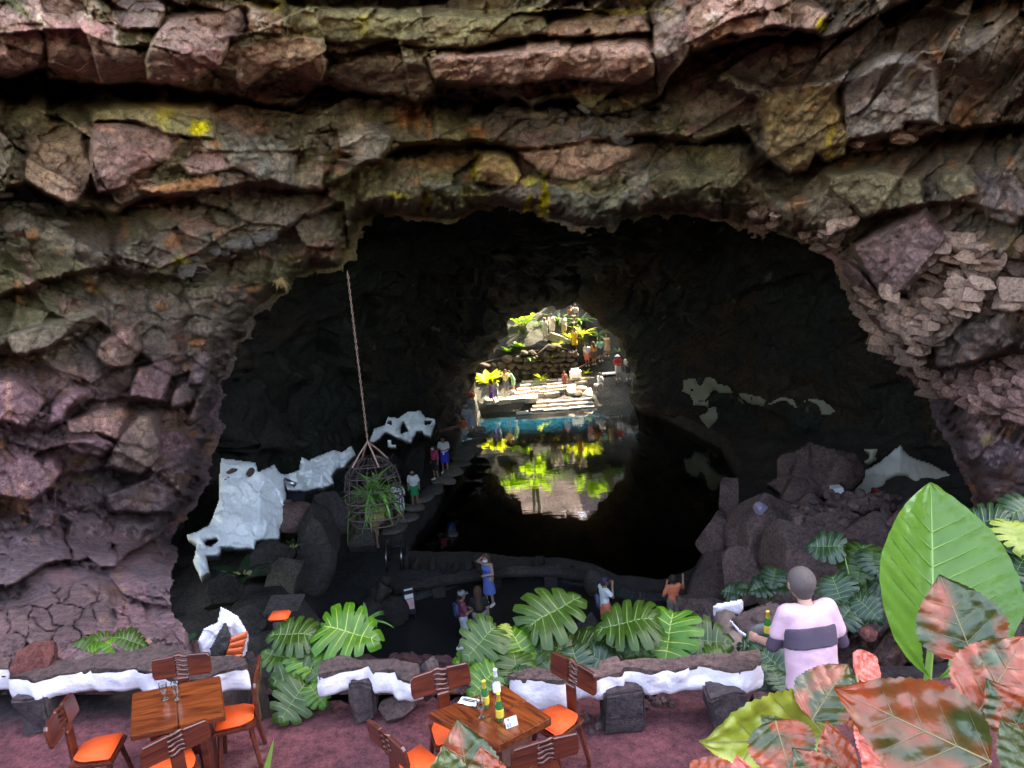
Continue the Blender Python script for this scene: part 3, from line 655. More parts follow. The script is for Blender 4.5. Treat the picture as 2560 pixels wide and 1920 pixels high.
def sdf_mesh(name, prims, h, k=.03, cut=None, inflate=0, extra=None, noise_amp=0):
    S_ = SDF(prims, k); lo, hi = S_.bounds(); lo = lo - 2 * h - inflate; hi = hi + 2 * h + inflate
    n = np.ceil((hi - lo) / h).astype(int) + 1
    G = np.stack(np.meshgrid(*[lo[i] + h * np.arange(n[i]) for i in range(3)], indexing='ij'), -1)
    F = S_.eval(G) - inflate
    if noise_amp: F = F + noise_amp * fbm(G[..., 0] * 9 + G[..., 1] * 4, G[..., 2] * 7, 7, 3)
    if cut is not None: F = np.maximum(F, cut(G))
    V, Q = surface_nets(F, lo, h)
    if extra:
        VV = [V]; QQ = [Q]; o = len(V)
        for v, q in extra: VV.append(v); QQ.append(q + o); o += len(v)
        V = np.concatenate(VV); Q = np.concatenate(QQ)
    return npmesh(name, V, Q, True)
def qtube(pts, rad, n=6):
    bm = bmesh.new(); tube(bm, pts, rad, n, cap=False)
    for ring_end, p in ((0, pts[0]), (-1, pts[-1])): pass
    bm.verts.ensure_lookup_table(); v = np.array([x.co for x in bm.verts]); q = np.array([[x.index for x in f.verts] for f in bm.faces if len(f.verts) == 4]); bm.free()
    # close the tip
    m = len(pts) - 1; tip = v[m * n:(m + 1) * n].mean(0); v = np.concatenate([v, [tip + (np.array(pts[-1]) - np.array(pts[-2])) * .12]])
    cap = np.array([[m * n + i, m * n + (i + 1) % n, len(v) - 1, len(v) - 1] for i in range(n)])
    return v, q
def hand_prims(wr, el, s=1.0, palm=None, curl=.5):
    """palm as field primitives, five bent fingers as tubes rooted inside it"""
    wr = np.array(wr); d = wr - np.array(el); d = d / np.linalg.norm(d)
    side = np.cross(d, [0, 0, 1.]); 
    if np.linalg.norm(side) < .2: side = np.array([0, 1., 0])
    side /= np.linalg.norm(side)
    if palm is not None: side = np.array(palm, float); side = side - d * (side @ d); side /= np.linalg.norm(side)
    nrm = np.cross(side, d)
    pr = [(wr + d * .02 * s + side * k * .016 * s, wr + d * .085 * s + side * k * .026 * s, .018 * s, .015 * s) for k in (-1, 0, 1)]
    fi = []
    for k, L in zip((-1.5, -.5, .5, 1.5), (.062, .074, .080, .070)):
        b = wr + d * .078 * s + side * k * .018 * s; L *= s
        p1 = b + (d * math.cos(curl * .5) + nrm * math.sin(curl * .5)) * L * .48
        p2 = p1 + (d * math.cos(curl * 1.3) + nrm * math.sin(curl * 1.3)) * L * .32
        p3 = p2 + (d * math.cos(curl * 2.0) + nrm * math.sin(curl * 2.0)) * L * .25
        fi.append(([b, p1, p2, p3], [.0098 * s, .0092 * s, .0082 * s, .006 * s]))
    b = wr + d * .03 * s + side * .026 * s
    p1 = b + (d * .6 + side * .75 + nrm * .25) * .038 * s; p2 = p1 + (d * .85 + side * .3 + nrm * .45) * .032 * s; p3 = p2 + (d * .9 + nrm * .45) * .022 * s
    fi.append(([b, p1, p2, p3], [.0125 * s, .0115 * s, .0095 * s, .007 * s]))
    return pr, fi
SKIN = {}
def skin(n):
    if n not in SKIN: SKIN[n] = simple('skin_' + n, dict(fair=(.46, .27, .19), tan=(.34, .18, .115), dark=(.20, .105, .07), pink=(.40, .19, .14))[n], .5, .1, 14, sss=0)
    return SKIN[n]
CLOTH = {}
def cloth(c, rough=.85):
    k = tuple(c)
    if k not in CLOTH: CLOTH[k] = simple('cloth_fabric', c, rough, .10, 10, .25, 26)
    return CLOTH[k]
def person(label, foot, H=1.68, face=0., sk='tan', top=None, bottom=None, hair=(.03, .02, .015), hairlen=.0, hat=None, shoes=(.6, .6, .6), pose='stand', h=.02,
           skirt=None, longtrousers=False, dress=None, female=False, mask=None, bag=None, group='visitors in the cave', lean=0.0, sit=False, arms=None, longsleeve=False, bald=False, waist=1.03, wrinkle=0.0, hem=.86, shirt_extra=()):
    """built 1.7 m tall facing +Y, then scaled and turned; arms: two tuples of (elbow, wrist) offsets in the body's frame"""
    root = thing('person', label, 'person', tuple(foot), face, group)
    sc = H / 1.70; sw = .155 if female else .175; hw = .082
    hipz = .90
    sh = lambda s: np.array((s * sw, -.01, 1.385)); 
    hips = np.array((0, 0, .93))
    if pose == 'walk': kn = {-1: (-.09, .10, .50), 1: (.09, .02, .49)}; an = {-1: (-.09, .14, .085), 1: (.09, -.22, .11)}
    elif pose == 'sit': kn = {-1: (-.12, .42, .88), 1: (.12, .42, .88)}; an = {-1: (-.12, .40, .47), 1: (.13, .46, .47)}
    else: kn = {-1: (-.095, .02, .49), 1: (.10, .03, .49)}; an = {-1: (-.10, -.02, .08), 1: (.115, .02, .08)}
    A = {-1: ((-.23, -.03, 1.10), (-.24, .05, .87)), 1: ((.23, -.03, 1.10), (.24, .05, .87))}
    if arms:
        for s, a in zip((-1, 1), arms):
            if a: A[s] = a
    dn = np.array((0, 0, 0.)); L = lambda p: np.array(p, float)
    if lean:   # upper body bends forward at the hip
        def bend(p):
            p = np.array(p, float); 
            if p[2] < .95: return p
            q = p - np.array((0, 0, .95)); c, s = math.cos(lean), math.sin(lean)
            return np.array((q[0], q[1] * c + q[2] * s, .95 + q[2] * c - q[1] * s))
    else: bend = lambda p: np.array(p, float)
    hd = bend((0, .025, 1.585))
    torso = [(bend((-.075, 0, 1.27)), bend((.075, 0, 1.27)), .112, .112, .78), (bend((-.055, 0, 1.06)), bend((.055, 0, 1.06)), .095, .095, .78), (bend((0, 0, 1.08)), bend((0, 0, 1.27)), .115, .13, .75),
             (bend((-sw + .03, -.01, 1.37)), bend((sw - .03, -.01, 1.37)), .062, .062)]
    if female: torso += [(bend((-.06, .075, 1.24)), bend((.06, .075, 1.24)), .062, .062)]
    pel = [((-hw, 0, .93), (hw, 0, .93), .105 + .012 * female, .105 + .012 * female, .85), ((0, 0, .95), bend((0, 0, 1.06)), .11, .10, .8)]
    thigh = [(((s * hw), 0, .90), kn[s], .092, .058) for s in (-1, 1)]
    calf = [(kn[s], an[s], .056, .036) for s in (-1, 1)]
    foot_ = [((an[s][0], an[s][1] - .02, an[s][2] - .035), (an[s][0] + s * .015, an[s][1] + .15, max(.03, an[s][2] - .05)), .042, .033) for s in (-1, 1)]
    uparm = [(bend(sh(s)), bend(A[s][0]), .052, .040) for s in (-1, 1)]
    fore = [(bend(A[s][0]), bend(A[s][1]), .040, .027) for s in (-1, 1)]
    neck = [(bend((0, -.01, 1.40)), bend((0, .01, 1.52)), .056, .052)]
    head = [(hd + (0, 0, .03), hd + (0, .005, .02), .098, .098), (hd + (0, .02, -.045), hd + (0, .03, -.075), .072, .058)]
    fine = h < .016
    if fine: head += [(hd + (0, .095, .0), hd + (0, .112, -.022), .012, .015), (hd + (-.095, 0, -.02), hd + (-.1, -.01, .02), .014, .018), (hd + (.095, 0, -.02), hd + (.1, -.01, .02), .014, .018)]
    ex = []; hp = []
    for s in (-1, 1):
        pr, fi = hand_prims(bend(A[s][1]), bend(A[s][0]), 1.0, palm=(0, 1, 0.2) if abs(A[s][1][0]) > .2 else None); hp += pr
        if h < .03: ex += [qtube(*f) for f in fi]
        else: hp += [(f[0][0], f[0][2], .011, .008) for f in fi]
    body = sdf_mesh('body', torso + pel + thigh + calf + foot_ + uparm + fore + neck + head + hp, h, .028, extra=ex or None)
    ob = link('body', body, root, skin(sk))
    fl = .002 + h * .35
    def piece(name, prims, col, infl, cut=None, k=.03, hh=None):
        o = link(name, sdf_mesh(name, prims, hh or h, k, cut, infl, None, (.010 if H < 1.64 else .006) if (fine and name == 'hair') else wrinkle if name == 'shirt' else 0), root, cloth(col)); return o
    zc = lambda lo=None, hi=None: (lambda G: np.maximum((lo - G[..., 2]) if lo is not None else -9, (G[..., 2] - hi) if hi is not None else -9))
    if top:
        sl_ = [(a, np.array(a) + (np.array(b) - np.array(a)) * (1.0 if longsleeve else .62), ra + .004, rb + .012) for a, b, ra, rb in uparm]
        pr = torso + sl_ + [(bend((0, 0, .90)), bend((0, 0, 1.1)), .128, .115, .8)] + (fore if longsleeve else []) + list(shirt_extra)
        piece('shirt', pr, top, .012 + fl, cut=(lambda G: np.maximum(hem - G[..., 2], np.sqrt(((G - bend((0, .0, 1.47))) ** 2).sum(-1)) * -1 + .075)))
    if dress:
        pr = torso + [((0, 0, 1.0), (0, 0, .45), .13, .20, .8)]
        piece('dress', pr, dress, .012 + fl, cut=lambda G: np.maximum(.42 - G[..., 2], G[..., 2] - 1.36))
    if skirt:
        piece('skirt', pel + [((0, 0, 1.0), (0, 0, .56), .10, .19, .85)], skirt, .012 + fl, cut=zc(.58, 1.04))
    if bottom:
        if longtrousers: piece('trousers', pel + thigh + [(a, b, ra + .012, rb + .028) for a, b, ra, rb in calf], bottom, .012 + fl, cut=zc(.07, waist))
        else: piece('shorts', pel + [(a, np.array(a) + (np.array(b) - np.array(a)) * .85, ra + .006, ra - .005) for a, b, ra, rb in thigh], bottom, .014 + fl, cut=zc(.47 if pose != 'sit' else .3, 1.03))
    if shoes: piece('shoes', [(a, b, ra + .004, rb + .004) for a, b, ra, rb in foot_], shoes, .006 + fl * .6)
    if hair is not None:
        pr = [(hd + (0, -.012, .042), hd + (0, -.02, .03), .104, .104), (hd + (0, -.04, -.02), hd + (0, -.05, -.05), .075, .06)]
        if hairlen: pr += [(hd + (0, -.06, 0), bend((0, -.095, 1.56 - hairlen)), .085, .075), (hd + (.05, -.04, 0), bend((.06, -.08, 1.56 - hairlen * .9)), .06, .04), (hd + (-.05, -.04, 0), bend((-.06, -.08, 1.56 - hairlen * .9)), .06, .04)]
        fa = bend((0, .06, 1.59)) + (0, .0, -.02)
        if bald: pr = [(hd + (0, -.035, -.02), hd + (0, -.04, -.045), .080, .072), (hd + (-.03, -.01, -.0), hd + (.03, -.01, -.0), .080, .080)]
        piece('hair', pr, hair, .004 + fl * .5, cut=lambda G: np.sqrt(((G - (hd + (0, .12, -.05))) ** 2).sum(-1)) * -1 + .125 if not bald else np.maximum(np.sqrt(((G - (hd + (0, .12, -.05))) ** 2).sum(-1)) * -1 + .14, G[..., 2] - hd[2] - .092 - .2 * G[..., 1]))
    if fine:
        bm = bmesh.new()
        for s in (-1, 1): bmesh.ops.create_icosphere(bm, subdivisions=1, radius=.011, matrix=Matrix.Translation(Vector(hd + (s * .035, .09, .008))))
        bmobj('eyes', bm, cloth((.03, .025, .02)), root)
    if mask: piece('face_mask', [(hd + (-.03, .07, -.05), hd + (.03, .07, -.05), .05, .05)], mask, .004 + fl * .4, cut=lambda G: G[..., 2] - (hd[2] - .012))
    if hat:
        kind, hc = hat; bm = bmesh.new(); T_ = Matrix.Translation(Vector(hd + (0, -.005, .055)))
        if kind == 'brim': lathe(bm, [(.20, -.005), (.205, .0), (.115, .01), (.112, .07), (.085, .10), (.02, .108)], 16, T_)
        else:
            lathe(bm, [(.110, -.02), (.116, .0), (.112, .05), (.08, .085), (.02, .095)], 16, T_)
            aabox(bm, (-.07, .07, -.012), (.07, .19, .002), T_)
        bmobj('hat', bm, cloth(hc), root, True)
    if bag:
        bc, bp = bag; bm = bmesh.new(); aabox(bm, (-.13, -.07, -.19), (.13, .07, .19), Matrix.Translation(Vector(bend(bp))), .008)
        bmesh.ops.bevel(bm, geom=bm.edges[:], offset=.035, segments=2, affect='EDGES'); bo = bmobj('bag', bm, cloth(bc), root, True)
    root.scale = (sc, sc, sc)
    return root
# ---------------------------------------------------------------- the sunlit pit at the far end
def far_ground(x, y):
    x = np.asarray(x, float); y = np.asarray(y, float)
    a = np.interp(y, [46.5, 47.1, 48.6, 49.3, 50.5, 51.55, 51.75, 52.6, 54, 56, 58, 62, 66, 72], [-.6, .02, .68, .70, 1.45, 1.55, 3.5, 4.0, 4.8, 5.65, 8.0, 11.5, 14.6, 17.5])
    b = np.interp(y, [46.5, 47.5, 48.2, 50.2, 51.2, 54.3, 56, 58, 62, 66, 72], [-.6, .0, .35, 1.5, 1.6, 4.3, 5.65, 8.0, 11.5, 14.6, 17.5])
    k = sstep(5.1, 5.7, x); z = a * (1 - k) + b * k
    z = z + (np.clip(-4.4 - x, 0, 5) * 2.2 + np.clip(x - 8.4, 0, 2.2) * 3.2) * sstep(46.8, 48, y)
    return z
def far_hit(u, v):
    d = rays(u, v).ravel()
    for y in np.arange(47.2, 75, .05):
        p = CAM + d * (y / d[1])
        if p[2] <= far_ground(p[0], p[1]): return Vector(p)
    return Vector(p)
xs = np.arange(-12, 19, .16); ys = np.arange(46.5, 72, .16); X, Y = np.meshgrid(xs, ys)
Zb = far_ground(X, Y) - .22 * sstep(51.7, 51.4, Y) * sstep(5.6, 5, X) - .2 * sstep(5, 5.6, X) * sstep(54.5, 54, Y) - .6 * sstep(48.5, 48.25, Y) * sstep(5.6, 5, X); rough = sstep(51.4, 52.2, Y) + sstep(7, 9, np.abs(X - 3.2))
Zb = Zb + np.clip(rough, 0, 1) * .55 * fbm(X / 1.6, Y / 1.6, 601, 5) + .06 * fbm(X / .4, Y / .4, 602, 3)
col = np.array((.045, .046, .040)) * np.ones(X.shape + (1,)); k = sstep(58, 60.5, Y)[..., None]; col = col * (1 - k) + np.array((.20, .150, .145)) * k  # dark bank colour carries the shade on the bank and risers
k = (sstep(.0, .4, fbm(X, Y, 603, 4)))[..., None]; col = col * (1 - .35 * k)
k = (sstep(52.2, 50.5, Y) * sstep(6, 5, X))[..., None]; col = col * (1 - k) + np.array((.05, .05, .047)) * k
o = link('garden_bank', npmesh('garden_bank', np.stack([X, Y, Zb], -1).reshape(-1, 3), grid_faces(*X.shape), True, col.reshape(-1, 3)), None, M['cliff']); o['kind'] = 'structure'

M['palestone'] = rockmat('pale_step_stone', (.42, .40, .37), .2, 2.5, pits=False, bs=.3)
M['wallstone'] = rockmat('garden_wall_stone', (.085, .072, .058), .25, 2.5, pits=False, bs=.4)
M['boulder'] = rockmat('boulder_rock', (.135, .085, .086), .35, 1.6, bs=.6)
M['boulder_dark'] = rockmat('dark_boulder_rock', (.052, .047, .047), .35, 1.6, bs=.6)
def rock_mesh(seed, sub=3, cuts=9, flat=1.0, rough=.05):
    r = random.Random(seed); bm = bmesh.new(); bmesh.ops.create_icosphere(bm, subdivisions=sub, radius=1.0)
    pl = []
    for _ in range(cuts):
        n = Vector((r.gauss(0, 1), r.gauss(0, 1), r.gauss(0, 1))).normalized(); pl.append((n, r.uniform(.52, .86)))
    for v in bm.verts:
        for n, d in pl:
            t = v.co.dot(n)
            if t > d: v.co -= n * (t - d) * .96
        p = v.co; e = fbm(np.array([p.x * 2.3 + seed]), np.array([p.y * 2.3 + p.z * 1.9]), seed, 4)[0]
        v.co += v.co.normalized() * e * rough * 2; v.co.z *= flat
    me = bpy.data.meshes.new('rock'); bm.to_mesh(me); bm.free()
    me.polygons.foreach_set('use_smooth', np.zeros(len(me.polygons), bool) if sub < 3 else np.ones(len(me.polygons), bool)); return me
ROCKS = [rock_mesh(i + 1) for i in range(9)]
ROCKS_LO = [rock_mesh(i + 40, 2, 10, rough=.03) for i in range(8)]
def ang_mesh(seed):
    r = random.Random(seed); bm = bmesh.new(); bmesh.ops.create_icosphere(bm, subdivisions=3, radius=1.0)
    pl = [(Vector((r.gauss(0, 1), r.gauss(0, 1), r.gauss(0, 1))).normalized(), r.uniform(.42, .78)) for _ in range(11)]
    for v in bm.verts:
        for n, d in pl:
            t = v.co.dot(n)
            if t > d: v.co -= n * (t - d)
        v.co *= r.uniform(.975, 1.02); v.co *= 1.25
    me = bpy.data.meshes.new('rock'); bm.to_mesh(me); bm.free(); return me
ROCKS_ANG = [ang_mesh(i + 200) for i in range(10)]
def block_mesh(seed):
    r = random.Random(seed); bm = bmesh.new(); bmesh.ops.create_cube(bm, size=2.0); bmesh.ops.subdivide_edges(bm, edges=bm.edges[:], cuts=3, use_grid_fill=True)
    pl = [(Vector((r.gauss(0, 1), r.gauss(0, .35), r.gauss(0, 1))).normalized(), r.uniform(.72, 1.05)) for _ in range(7)]
    pl += [(Vector((r.gauss(0, .25), s, r.gauss(0, .25))).normalized(), r.uniform(.7, .95)) for s in (-1, 1)]
    for v in bm.verts:
        for n, d in pl:
            t = v.co.dot(n)
            if t > d: v.co -= n * (t - d)
        v.co += Vector((r.uniform(-.04, .04), r.uniform(-.04, .04), r.uniform(-.04, .04)))
    me = bpy.data.meshes.new('rock'); bm.to_mesh(me); bm.free(); return me
ROCKS_BLK = [block_mesh(i + 300) for i in range(10)]
ROCKS_HI = [rock_mesh(i + 70, 5, 15, rough=.034) for i in range(6)]
RR = random.Random(11)
def rock(name, loc, size, m, parent=None, label=None, cat='rock', group=None, rot=None, lib=None, idx=None):
    me = (lib or ROCKS)[idx if idx is not None else RR.randrange(len(lib or ROCKS))]
    o = bpy.data.objects.new(name, me); C.objects.link(o)
    if not me.materials: me.materials.append(None)
    o.material_slots[0].link = 'OBJECT'; o.material_slots[0].material = m
    if parent is not None: o.parent = parent
    o.location = loc; o.scale = size if hasattr(size, '__len__') else (size,) * 3
    o.rotation_euler = rot or (RR.uniform(-.5, .5), RR.uniform(-.5, .5), RR.uniform(0, 6.3))
    if label: tag(o, label, cat, group)
    return o
# flights of pale stone steps
def flight(label, rows, depth=.75, m='palestone'):
    root = thing('stone_steps', label, 'steps', tuple(PV(rows[0][0], rows[0][2], rows[0][3])))
    base = Vector(root.location)
    for j, (ul, ur, v, D) in enumerate(rows):
        a = PV(ul, v + (ur - ul) * 0 , D); b = PV(ur, v - (ur - ul) * .062, D); bm = bmesh.new(); n = max(2, int((b - a).length / .8)); r = random.Random(j * 7 + ul)
        for i in range(n):
            p = a.lerp(b, i / n) - base; q = a.lerp(b, (i + .97) / n) - base; z = (p.z + q.z) / 2 * .3 + .7 * ((a.z + b.z) / 2 - base.z)
            f = r.uniform(-.12, .12)
            aabox(bm, (p.x, p.y + f, z - .34), (q.x, p.y + depth + f, z + r.uniform(-.015, .015)), None, .03, r)
        bmobj('step', bm, M[m], root)
    return root
flight('lowest flight of broad pale steps at the water edge, sunlit', [(1290, 1490, 1037, 47.3), (1328, 1486, 1026, 47.65), (1332, 1484, 1015, 48.05), (1340, 1480, 1005, 48.4)])
flight('pale stone landing left of the sunlit steps with broken front edge', [(1212, 1345, 1002, 48.55)], .9)
flight('second flight of pale steps leading up to the pot plant', [(1283, 1400, 990, 49.2), (1286, 1412, 981, 49.5), (1292, 1440, 972, 49.85), (1300, 1470, 963, 50.2), (1305, 1486, 955, 50.6)], .8)
M['shadestone'] = rockmat('shaded_step_stone', (.20, .195, .19), .2, 2.5, pits=False, bs=.3)  # pale step stone darkened to carry the shade on these flights
flight('grey shaded flight of steps below the white bench', [(1490, 1560, 1000, 48.6), (1494, 1566, 985, 49.1), (1496, 1570, 972, 49.6), (1494, 1574, 960, 50.1), (1494, 1576, 950, 50.6)], .7, 'shadestone')
flight('upper shaded flight of steps beside the wooden handrail', [(1492, 1545, 930, 51.4), (1490, 1540, 920, 51.9), (1489, 1534, 910, 52.4), (1490, 1532, 900, 52.9), (1496, 1532, 892, 53.4)], .7, 'shadestone')
# boulders on the landing
for (u, v, D, s) in [(1432, 978, 49.5, .55), (1452, 972, 49.6, .5), (1470, 985, 49.3, .7), (1445, 985, 49.1, .45)]:
    rock('boulder', PV(u, v, D), (s, s * .8, s * .6), M['palestone'], None, ['low pale boulder at the back of the sunlit heap', 'small pale boulder topmost in the sunlit heap', 'largest pale boulder on the right of the sunlit heap', 'small pale boulder at the front of the sunlit heap'][[1432, 1452, 1470, 1445].index(u)], 'boulder', 'pale boulders on the steps')
# retaining wall of fitted stones
def stone_wall(label, poly, D, m, cell, name='garden_wall'):
    root = thing(name, label, 'wall', tuple(PV(poly[0][0], poly[0][1], D)))
    base = Vector(root.location); us = [p[0] for p in poly]; vs2 = [p[1] for p in poly]
    bmb = bmesh.new(); f = [bmb.verts.new(PV(u, v, D + .12) - base) for u, v in poly]; b = [bmb.verts.new(PV(u, v, D + .12) - base + Vector((0, .6, 0))) for u, v in poly]
    bmb.faces.new(f); bmb.faces.new(b[::-1])
    for i in range(len(f)): bmb.faces.new((f[i], b[i], b[(i + 1) % len(f)], f[(i + 1) % len(f)]))
    bmobj('mortar_core', bmb, M['boulder_dark'], root)
    r = random.Random(int(us[0])); v = min(vs2); row = 0
    while v < max(vs2):
        hgt = cell * r.uniform(.75, 1.1); u = min(us) - r.uniform(0, cell)
        while u < max(us):
            w = cell * r.uniform(.9, 1.7); uc, vc = u + w / 2, v + hgt / 2 - (u - min(us)) * .0
            if inpoly(np.array(uc), np.array(vc), poly):
                p = PV(uc, vc, D); s = 1 / px_per_m(p)
                rock('stone', p - base, (w * s * .62, .22, hgt * s * .64), m, root, rot=(r.uniform(-.1, .1), r.uniform(-.35, .35), r.uniform(-.1, .1)), lib=ROCKS_LO)
            u += w
        v += hgt; row += 1
    return root
stone_wall('tall grey retaining wall of fitted lava stones behind the steps', [(1208, 945), (1212, 905), (1262, 893), (1300, 884), (1346, 876), (1346, 948), (1290, 952)], 51.3, M['wallstone'], 17)
stone_wall('brownish stone wall below the yellow bush and handrail', [(1347, 948), (1347, 882), (1372, 862), (1440, 880), (1445, 905), (1430, 950)], 51.25, M['wallstone'], 15)
# parapet climbing to the left, pale and sunlit
def parapet():
    root = thing('parapet', 'white sunlit parapet of stone blocks climbing along the upper stair', 'parapet', tuple(PV(1492, 878, 52.2)))
    base = Vector(root.location); pts = [(1492, 878), (1470, 869), (1446, 860), (1424, 850), (1400, 841), (1374, 831)]
    for i in range(5):
        a = PV(*pts[i], 51.85 + .12 * i) - base; b = PV(*pts[i + 1], 51.85 + .12 * (i + 1)) - base; bm = bmesh.new(); d = (b - a).normalized()
        q = d.to_track_quat('X', 'Z').to_matrix().to_4x4(); aabox(bm, (0.02, -.18, -.5), ((b - a).length - .03, .22, .05), Matrix.Translation(a) @ q, .02)
        bmobj('coping_block', bm, M['palestone'], root)
parapet()
M['wood_far'] = simple('weathered_brown_wood', (.20, .10, .055), .7, .25, 6)
M['whitepaint'] = simple('white_paint', (.80, .79, .77), .6, .06, 4, .2, 12)
def handrail():
    root = thing('handrail', 'brown wooden handrail sloping up along the shaded stair', 'handrail', tuple(PV(1435, 926, 50.9)))
    b0 = Vector(root.location); a = Vector((0, 0, 0)); b = PV(1534, 874, 53.0) - b0; bm = bmesh.new(); tube(bm, [a, b], .075, 6); bmobj('rail', bm, M['wood_far'], root)
    for t in (.03, .35, .66, .97):
        bm = bmesh.new(); p = a.lerp(b, t); tube(bm, [p, p - Vector((0, 0, 1.0))], .045, 6); bmobj('post', bm, M['wood_far'], root)
handrail()
def bench(label, u, v, D, w):
    p = PV(u, v, D); root = thing('bench', label, 'bench', tuple(p)); bm = bmesh.new(); aabox(bm, (-w / 2, -.25, -.08), (w / 2, .25, 0)); bmobj('seat', bm, M['whitepaint'], root)
    for s in (-1, 1): bm = bmesh.new(); aabox(bm, (s * w * .4 - .08, -.2, -.42), (s * w * .4 + .08, .2, -.083)); bmobj('leg', bm, M['boulder_dark'], root)
bench('long white bench on the landing by the person in red', 1523, 932, 50.7, .95)
def stool_box():
    p = PV(1439, 946, 50.6); root = thing('armchair', 'white square armchair at the foot of the wooden handrail', 'armchair', tuple(p)); bm = bmesh.new()
    aabox(bm, (-.27, -.25, .08), (.27, .25, .36)); bmobj('seat', bm, M['whitepaint'], root); bm = bmesh.new(); aabox(bm, (-.27, .253, .08), (.27, .36, .66)); bmobj('backrest', bm, M['whitepaint'], root)
    for s in (-1, 1): bm = bmesh.new(); aabox(bm, (s * .33 - .057, -.25, 0), (s * .33 + .057, .36, .5)); bmobj('armrest', bm, M['whitepaint'], root)
stool_box()

# ---------------------------------------------------------------- leaves and plants
def leafmat(name, c1, c2, trans=.35, rough=.35, spec=.5, scale=6, vein=None, tcol=None):
    m = bpy.data.materials.new(name); m.use_nodes = True; t = m.node_tree; b = t.nodes['Principled BSDF']; out = t.nodes['Material Output']
    co = objco(t); c = ramp(t, noise(t, scale, 5, .6, co), [(.3, c1), (.7, c2)])
    oi = t.nodes.new('ShaderNodeObjectInfo'); c = mixc(t, 'MULTIPLY', 1.0, c, ramp(t, oi.outputs['Random'], [(0, (.72, .76, .72)), (1, (1.25, 1.2, 1.15))]))
    t.links.new(c, b.inputs['Base Color']); b.inputs['Roughness'].default_value = rough; b.inputs['Specular IOR Level'].default_value = spec
    tr = t.nodes.new('ShaderNodeBsdfTranslucent'); mx = t.nodes.new('ShaderNodeMixShader'); mx.inputs[0].default_value = trans
    tc = mixc(t, 'MIX', .6, c, tcol or (c2[0] * 2.2, c2[1] * 2.0, c2[2] * .8)); t.links.new(tc, tr.inputs['Color'])
    t.links.new(b.outputs[0], mx.inputs[1]); t.links.new(tr.outputs[0], mx.inputs[2]); t.links.new(mx.outputs[0], out.inputs['Surface'])
    bump(t, b, noise(t, 22, 3, .5, co), .15)
    return m
M['leaf_far'] = leafmat('bright_leaf', (.10, .20, .02), (.18, .30, .03), .6, .5, tcol=(.5, .8, .05))
M['leaf_yel'] = leafmat('yellow_green_leaf', (.22, .28, .02), (.32, .36, .03), .6, .5, tcol=(.7, .8, .06))
M['leaf_strap'] = leafmat('strap_leaf', (.05, .12, .035), (.09, .19, .05), .4, .45)
M['stem'] = simple('plant_stem', (.16, .17, .06), .6, .2, 10)
M['palestem'] = simple('pale_trunk', (.42, .40, .32), .7, .2, 6)
def mk(name, V, F, m, smooth=True):
    me = bpy.data.meshes.new(name); me.from_pydata([tuple(v) for v in V], [], [tuple(f) for f in F]); me.materials.append(m)
    me.polygons.foreach_set('use_smooth', np.full(len(me.polygons), smooth)); return me
def blade_mesh(name, m, L=1, w=.12, nseg=6, droop=.5, prof=None, fold=.15):
    V = []; F = []
    for i in range(nseg + 1):
        t = i / nseg; ww = w * (prof(t) if prof else math.sin(math.pi * min(1, .12 + .88 * t)) ** .7); y = L * (t - .18 * droop * t * t); z = L * (-.45 * droop * t * t)
        V += [(-ww, y, z + fold * ww), (0, y, z), (ww, y, z + fold * ww)]
    for i in range(nseg):
        a = 3 * i; F += [(a, a + 1, a + 4, a + 3), (a + 1, a + 2, a + 5, a + 4)]
    return mk(name, V, F, m)
HEART = lambda t: (math.sin(math.pi * (t ** .62)) ** .8 if 0 < t < 1 else .02)
def put_leaf(me, parent, base, d, up, s, name='leaf'):
    """leaf mesh runs along +Y, its face is +Z"""
    d = Vector(d).normalized(); up = Vector(up); z = (up - d * up.dot(d)).normalized(); x = d.cross(z)
    o = bpy.data.objects.new(name, me); C.objects.link(o); o.parent = parent
    o.matrix_local = Matrix.Translation(Vector(base)) @ Matrix(((x.x, d.x, z.x, 0), (x.y, d.y, z.y, 0), (x.z, d.z, z.z, 0), (0, 0, 0, 1))) @ Matrix.Scale(s, 4)
    return o
strap = blade_mesh('strap_leaf', M['leaf_strap'], 1, .055, 6, 1.0)
strap_y = blade_mesh('strap_leaf_yellow', M['leaf_yel'], 1, .075, 5, .8)
broad = blade_mesh('broad_leaf', M['leaf_far'], 1, .36, 6, .35, HEART)
broad_y = blade_mesh('broad_leaf_yellow', M['leaf_yel'], 1, .30, 6, .35, HEART)
def rosette(label, cat, loc, R, me, n, seed, up=.5, group=None, stalk=0, name='plant'):
    root = thing(name, label, cat, tuple(loc), 0, group); r = random.Random(seed)
    for i in range(n):
        a = i * 2.399 + r.uniform(-.3, .3); el = up + r.uniform(-.35, .45); d = Vector((math.cos(a) * math.cos(el), math.sin(a) * math.cos(el), math.sin(el)))
        b = d * .04 * R + Vector((0, 0, stalk * R * r.uniform(.6, 1.1)))
        if stalk: b += Vector((math.cos(a), math.sin(a), 0)) * R * .35
        put_leaf(me, root, b, d, (0, 0, 1), R * r.uniform(.7, 1.1))
        if stalk:
            bm = bmesh.new(); tube(bm, [(0, 0, 0), tuple(b * .5 + Vector((0, 0, .1 * R))), tuple(b)], .02 * R + .01, 5); bmobj('stem', bm, M['stem'], root, True)
    return root
rosette('large elephant ear plant with glowing heart leaves at the top left of the sunlit opening', 'plant', far_hit(1308, 838), 1.0, broad, 18, 1, .45, None, 1.2, 'elephant_ear_plant')
rosette('yellow green bush of broad leaves in the left corner by the purple person', 'plant', PV(1222, 968, 48.9), .95, broad_y, 26, 2, .6, None, .5, 'broad_leaf_bush')
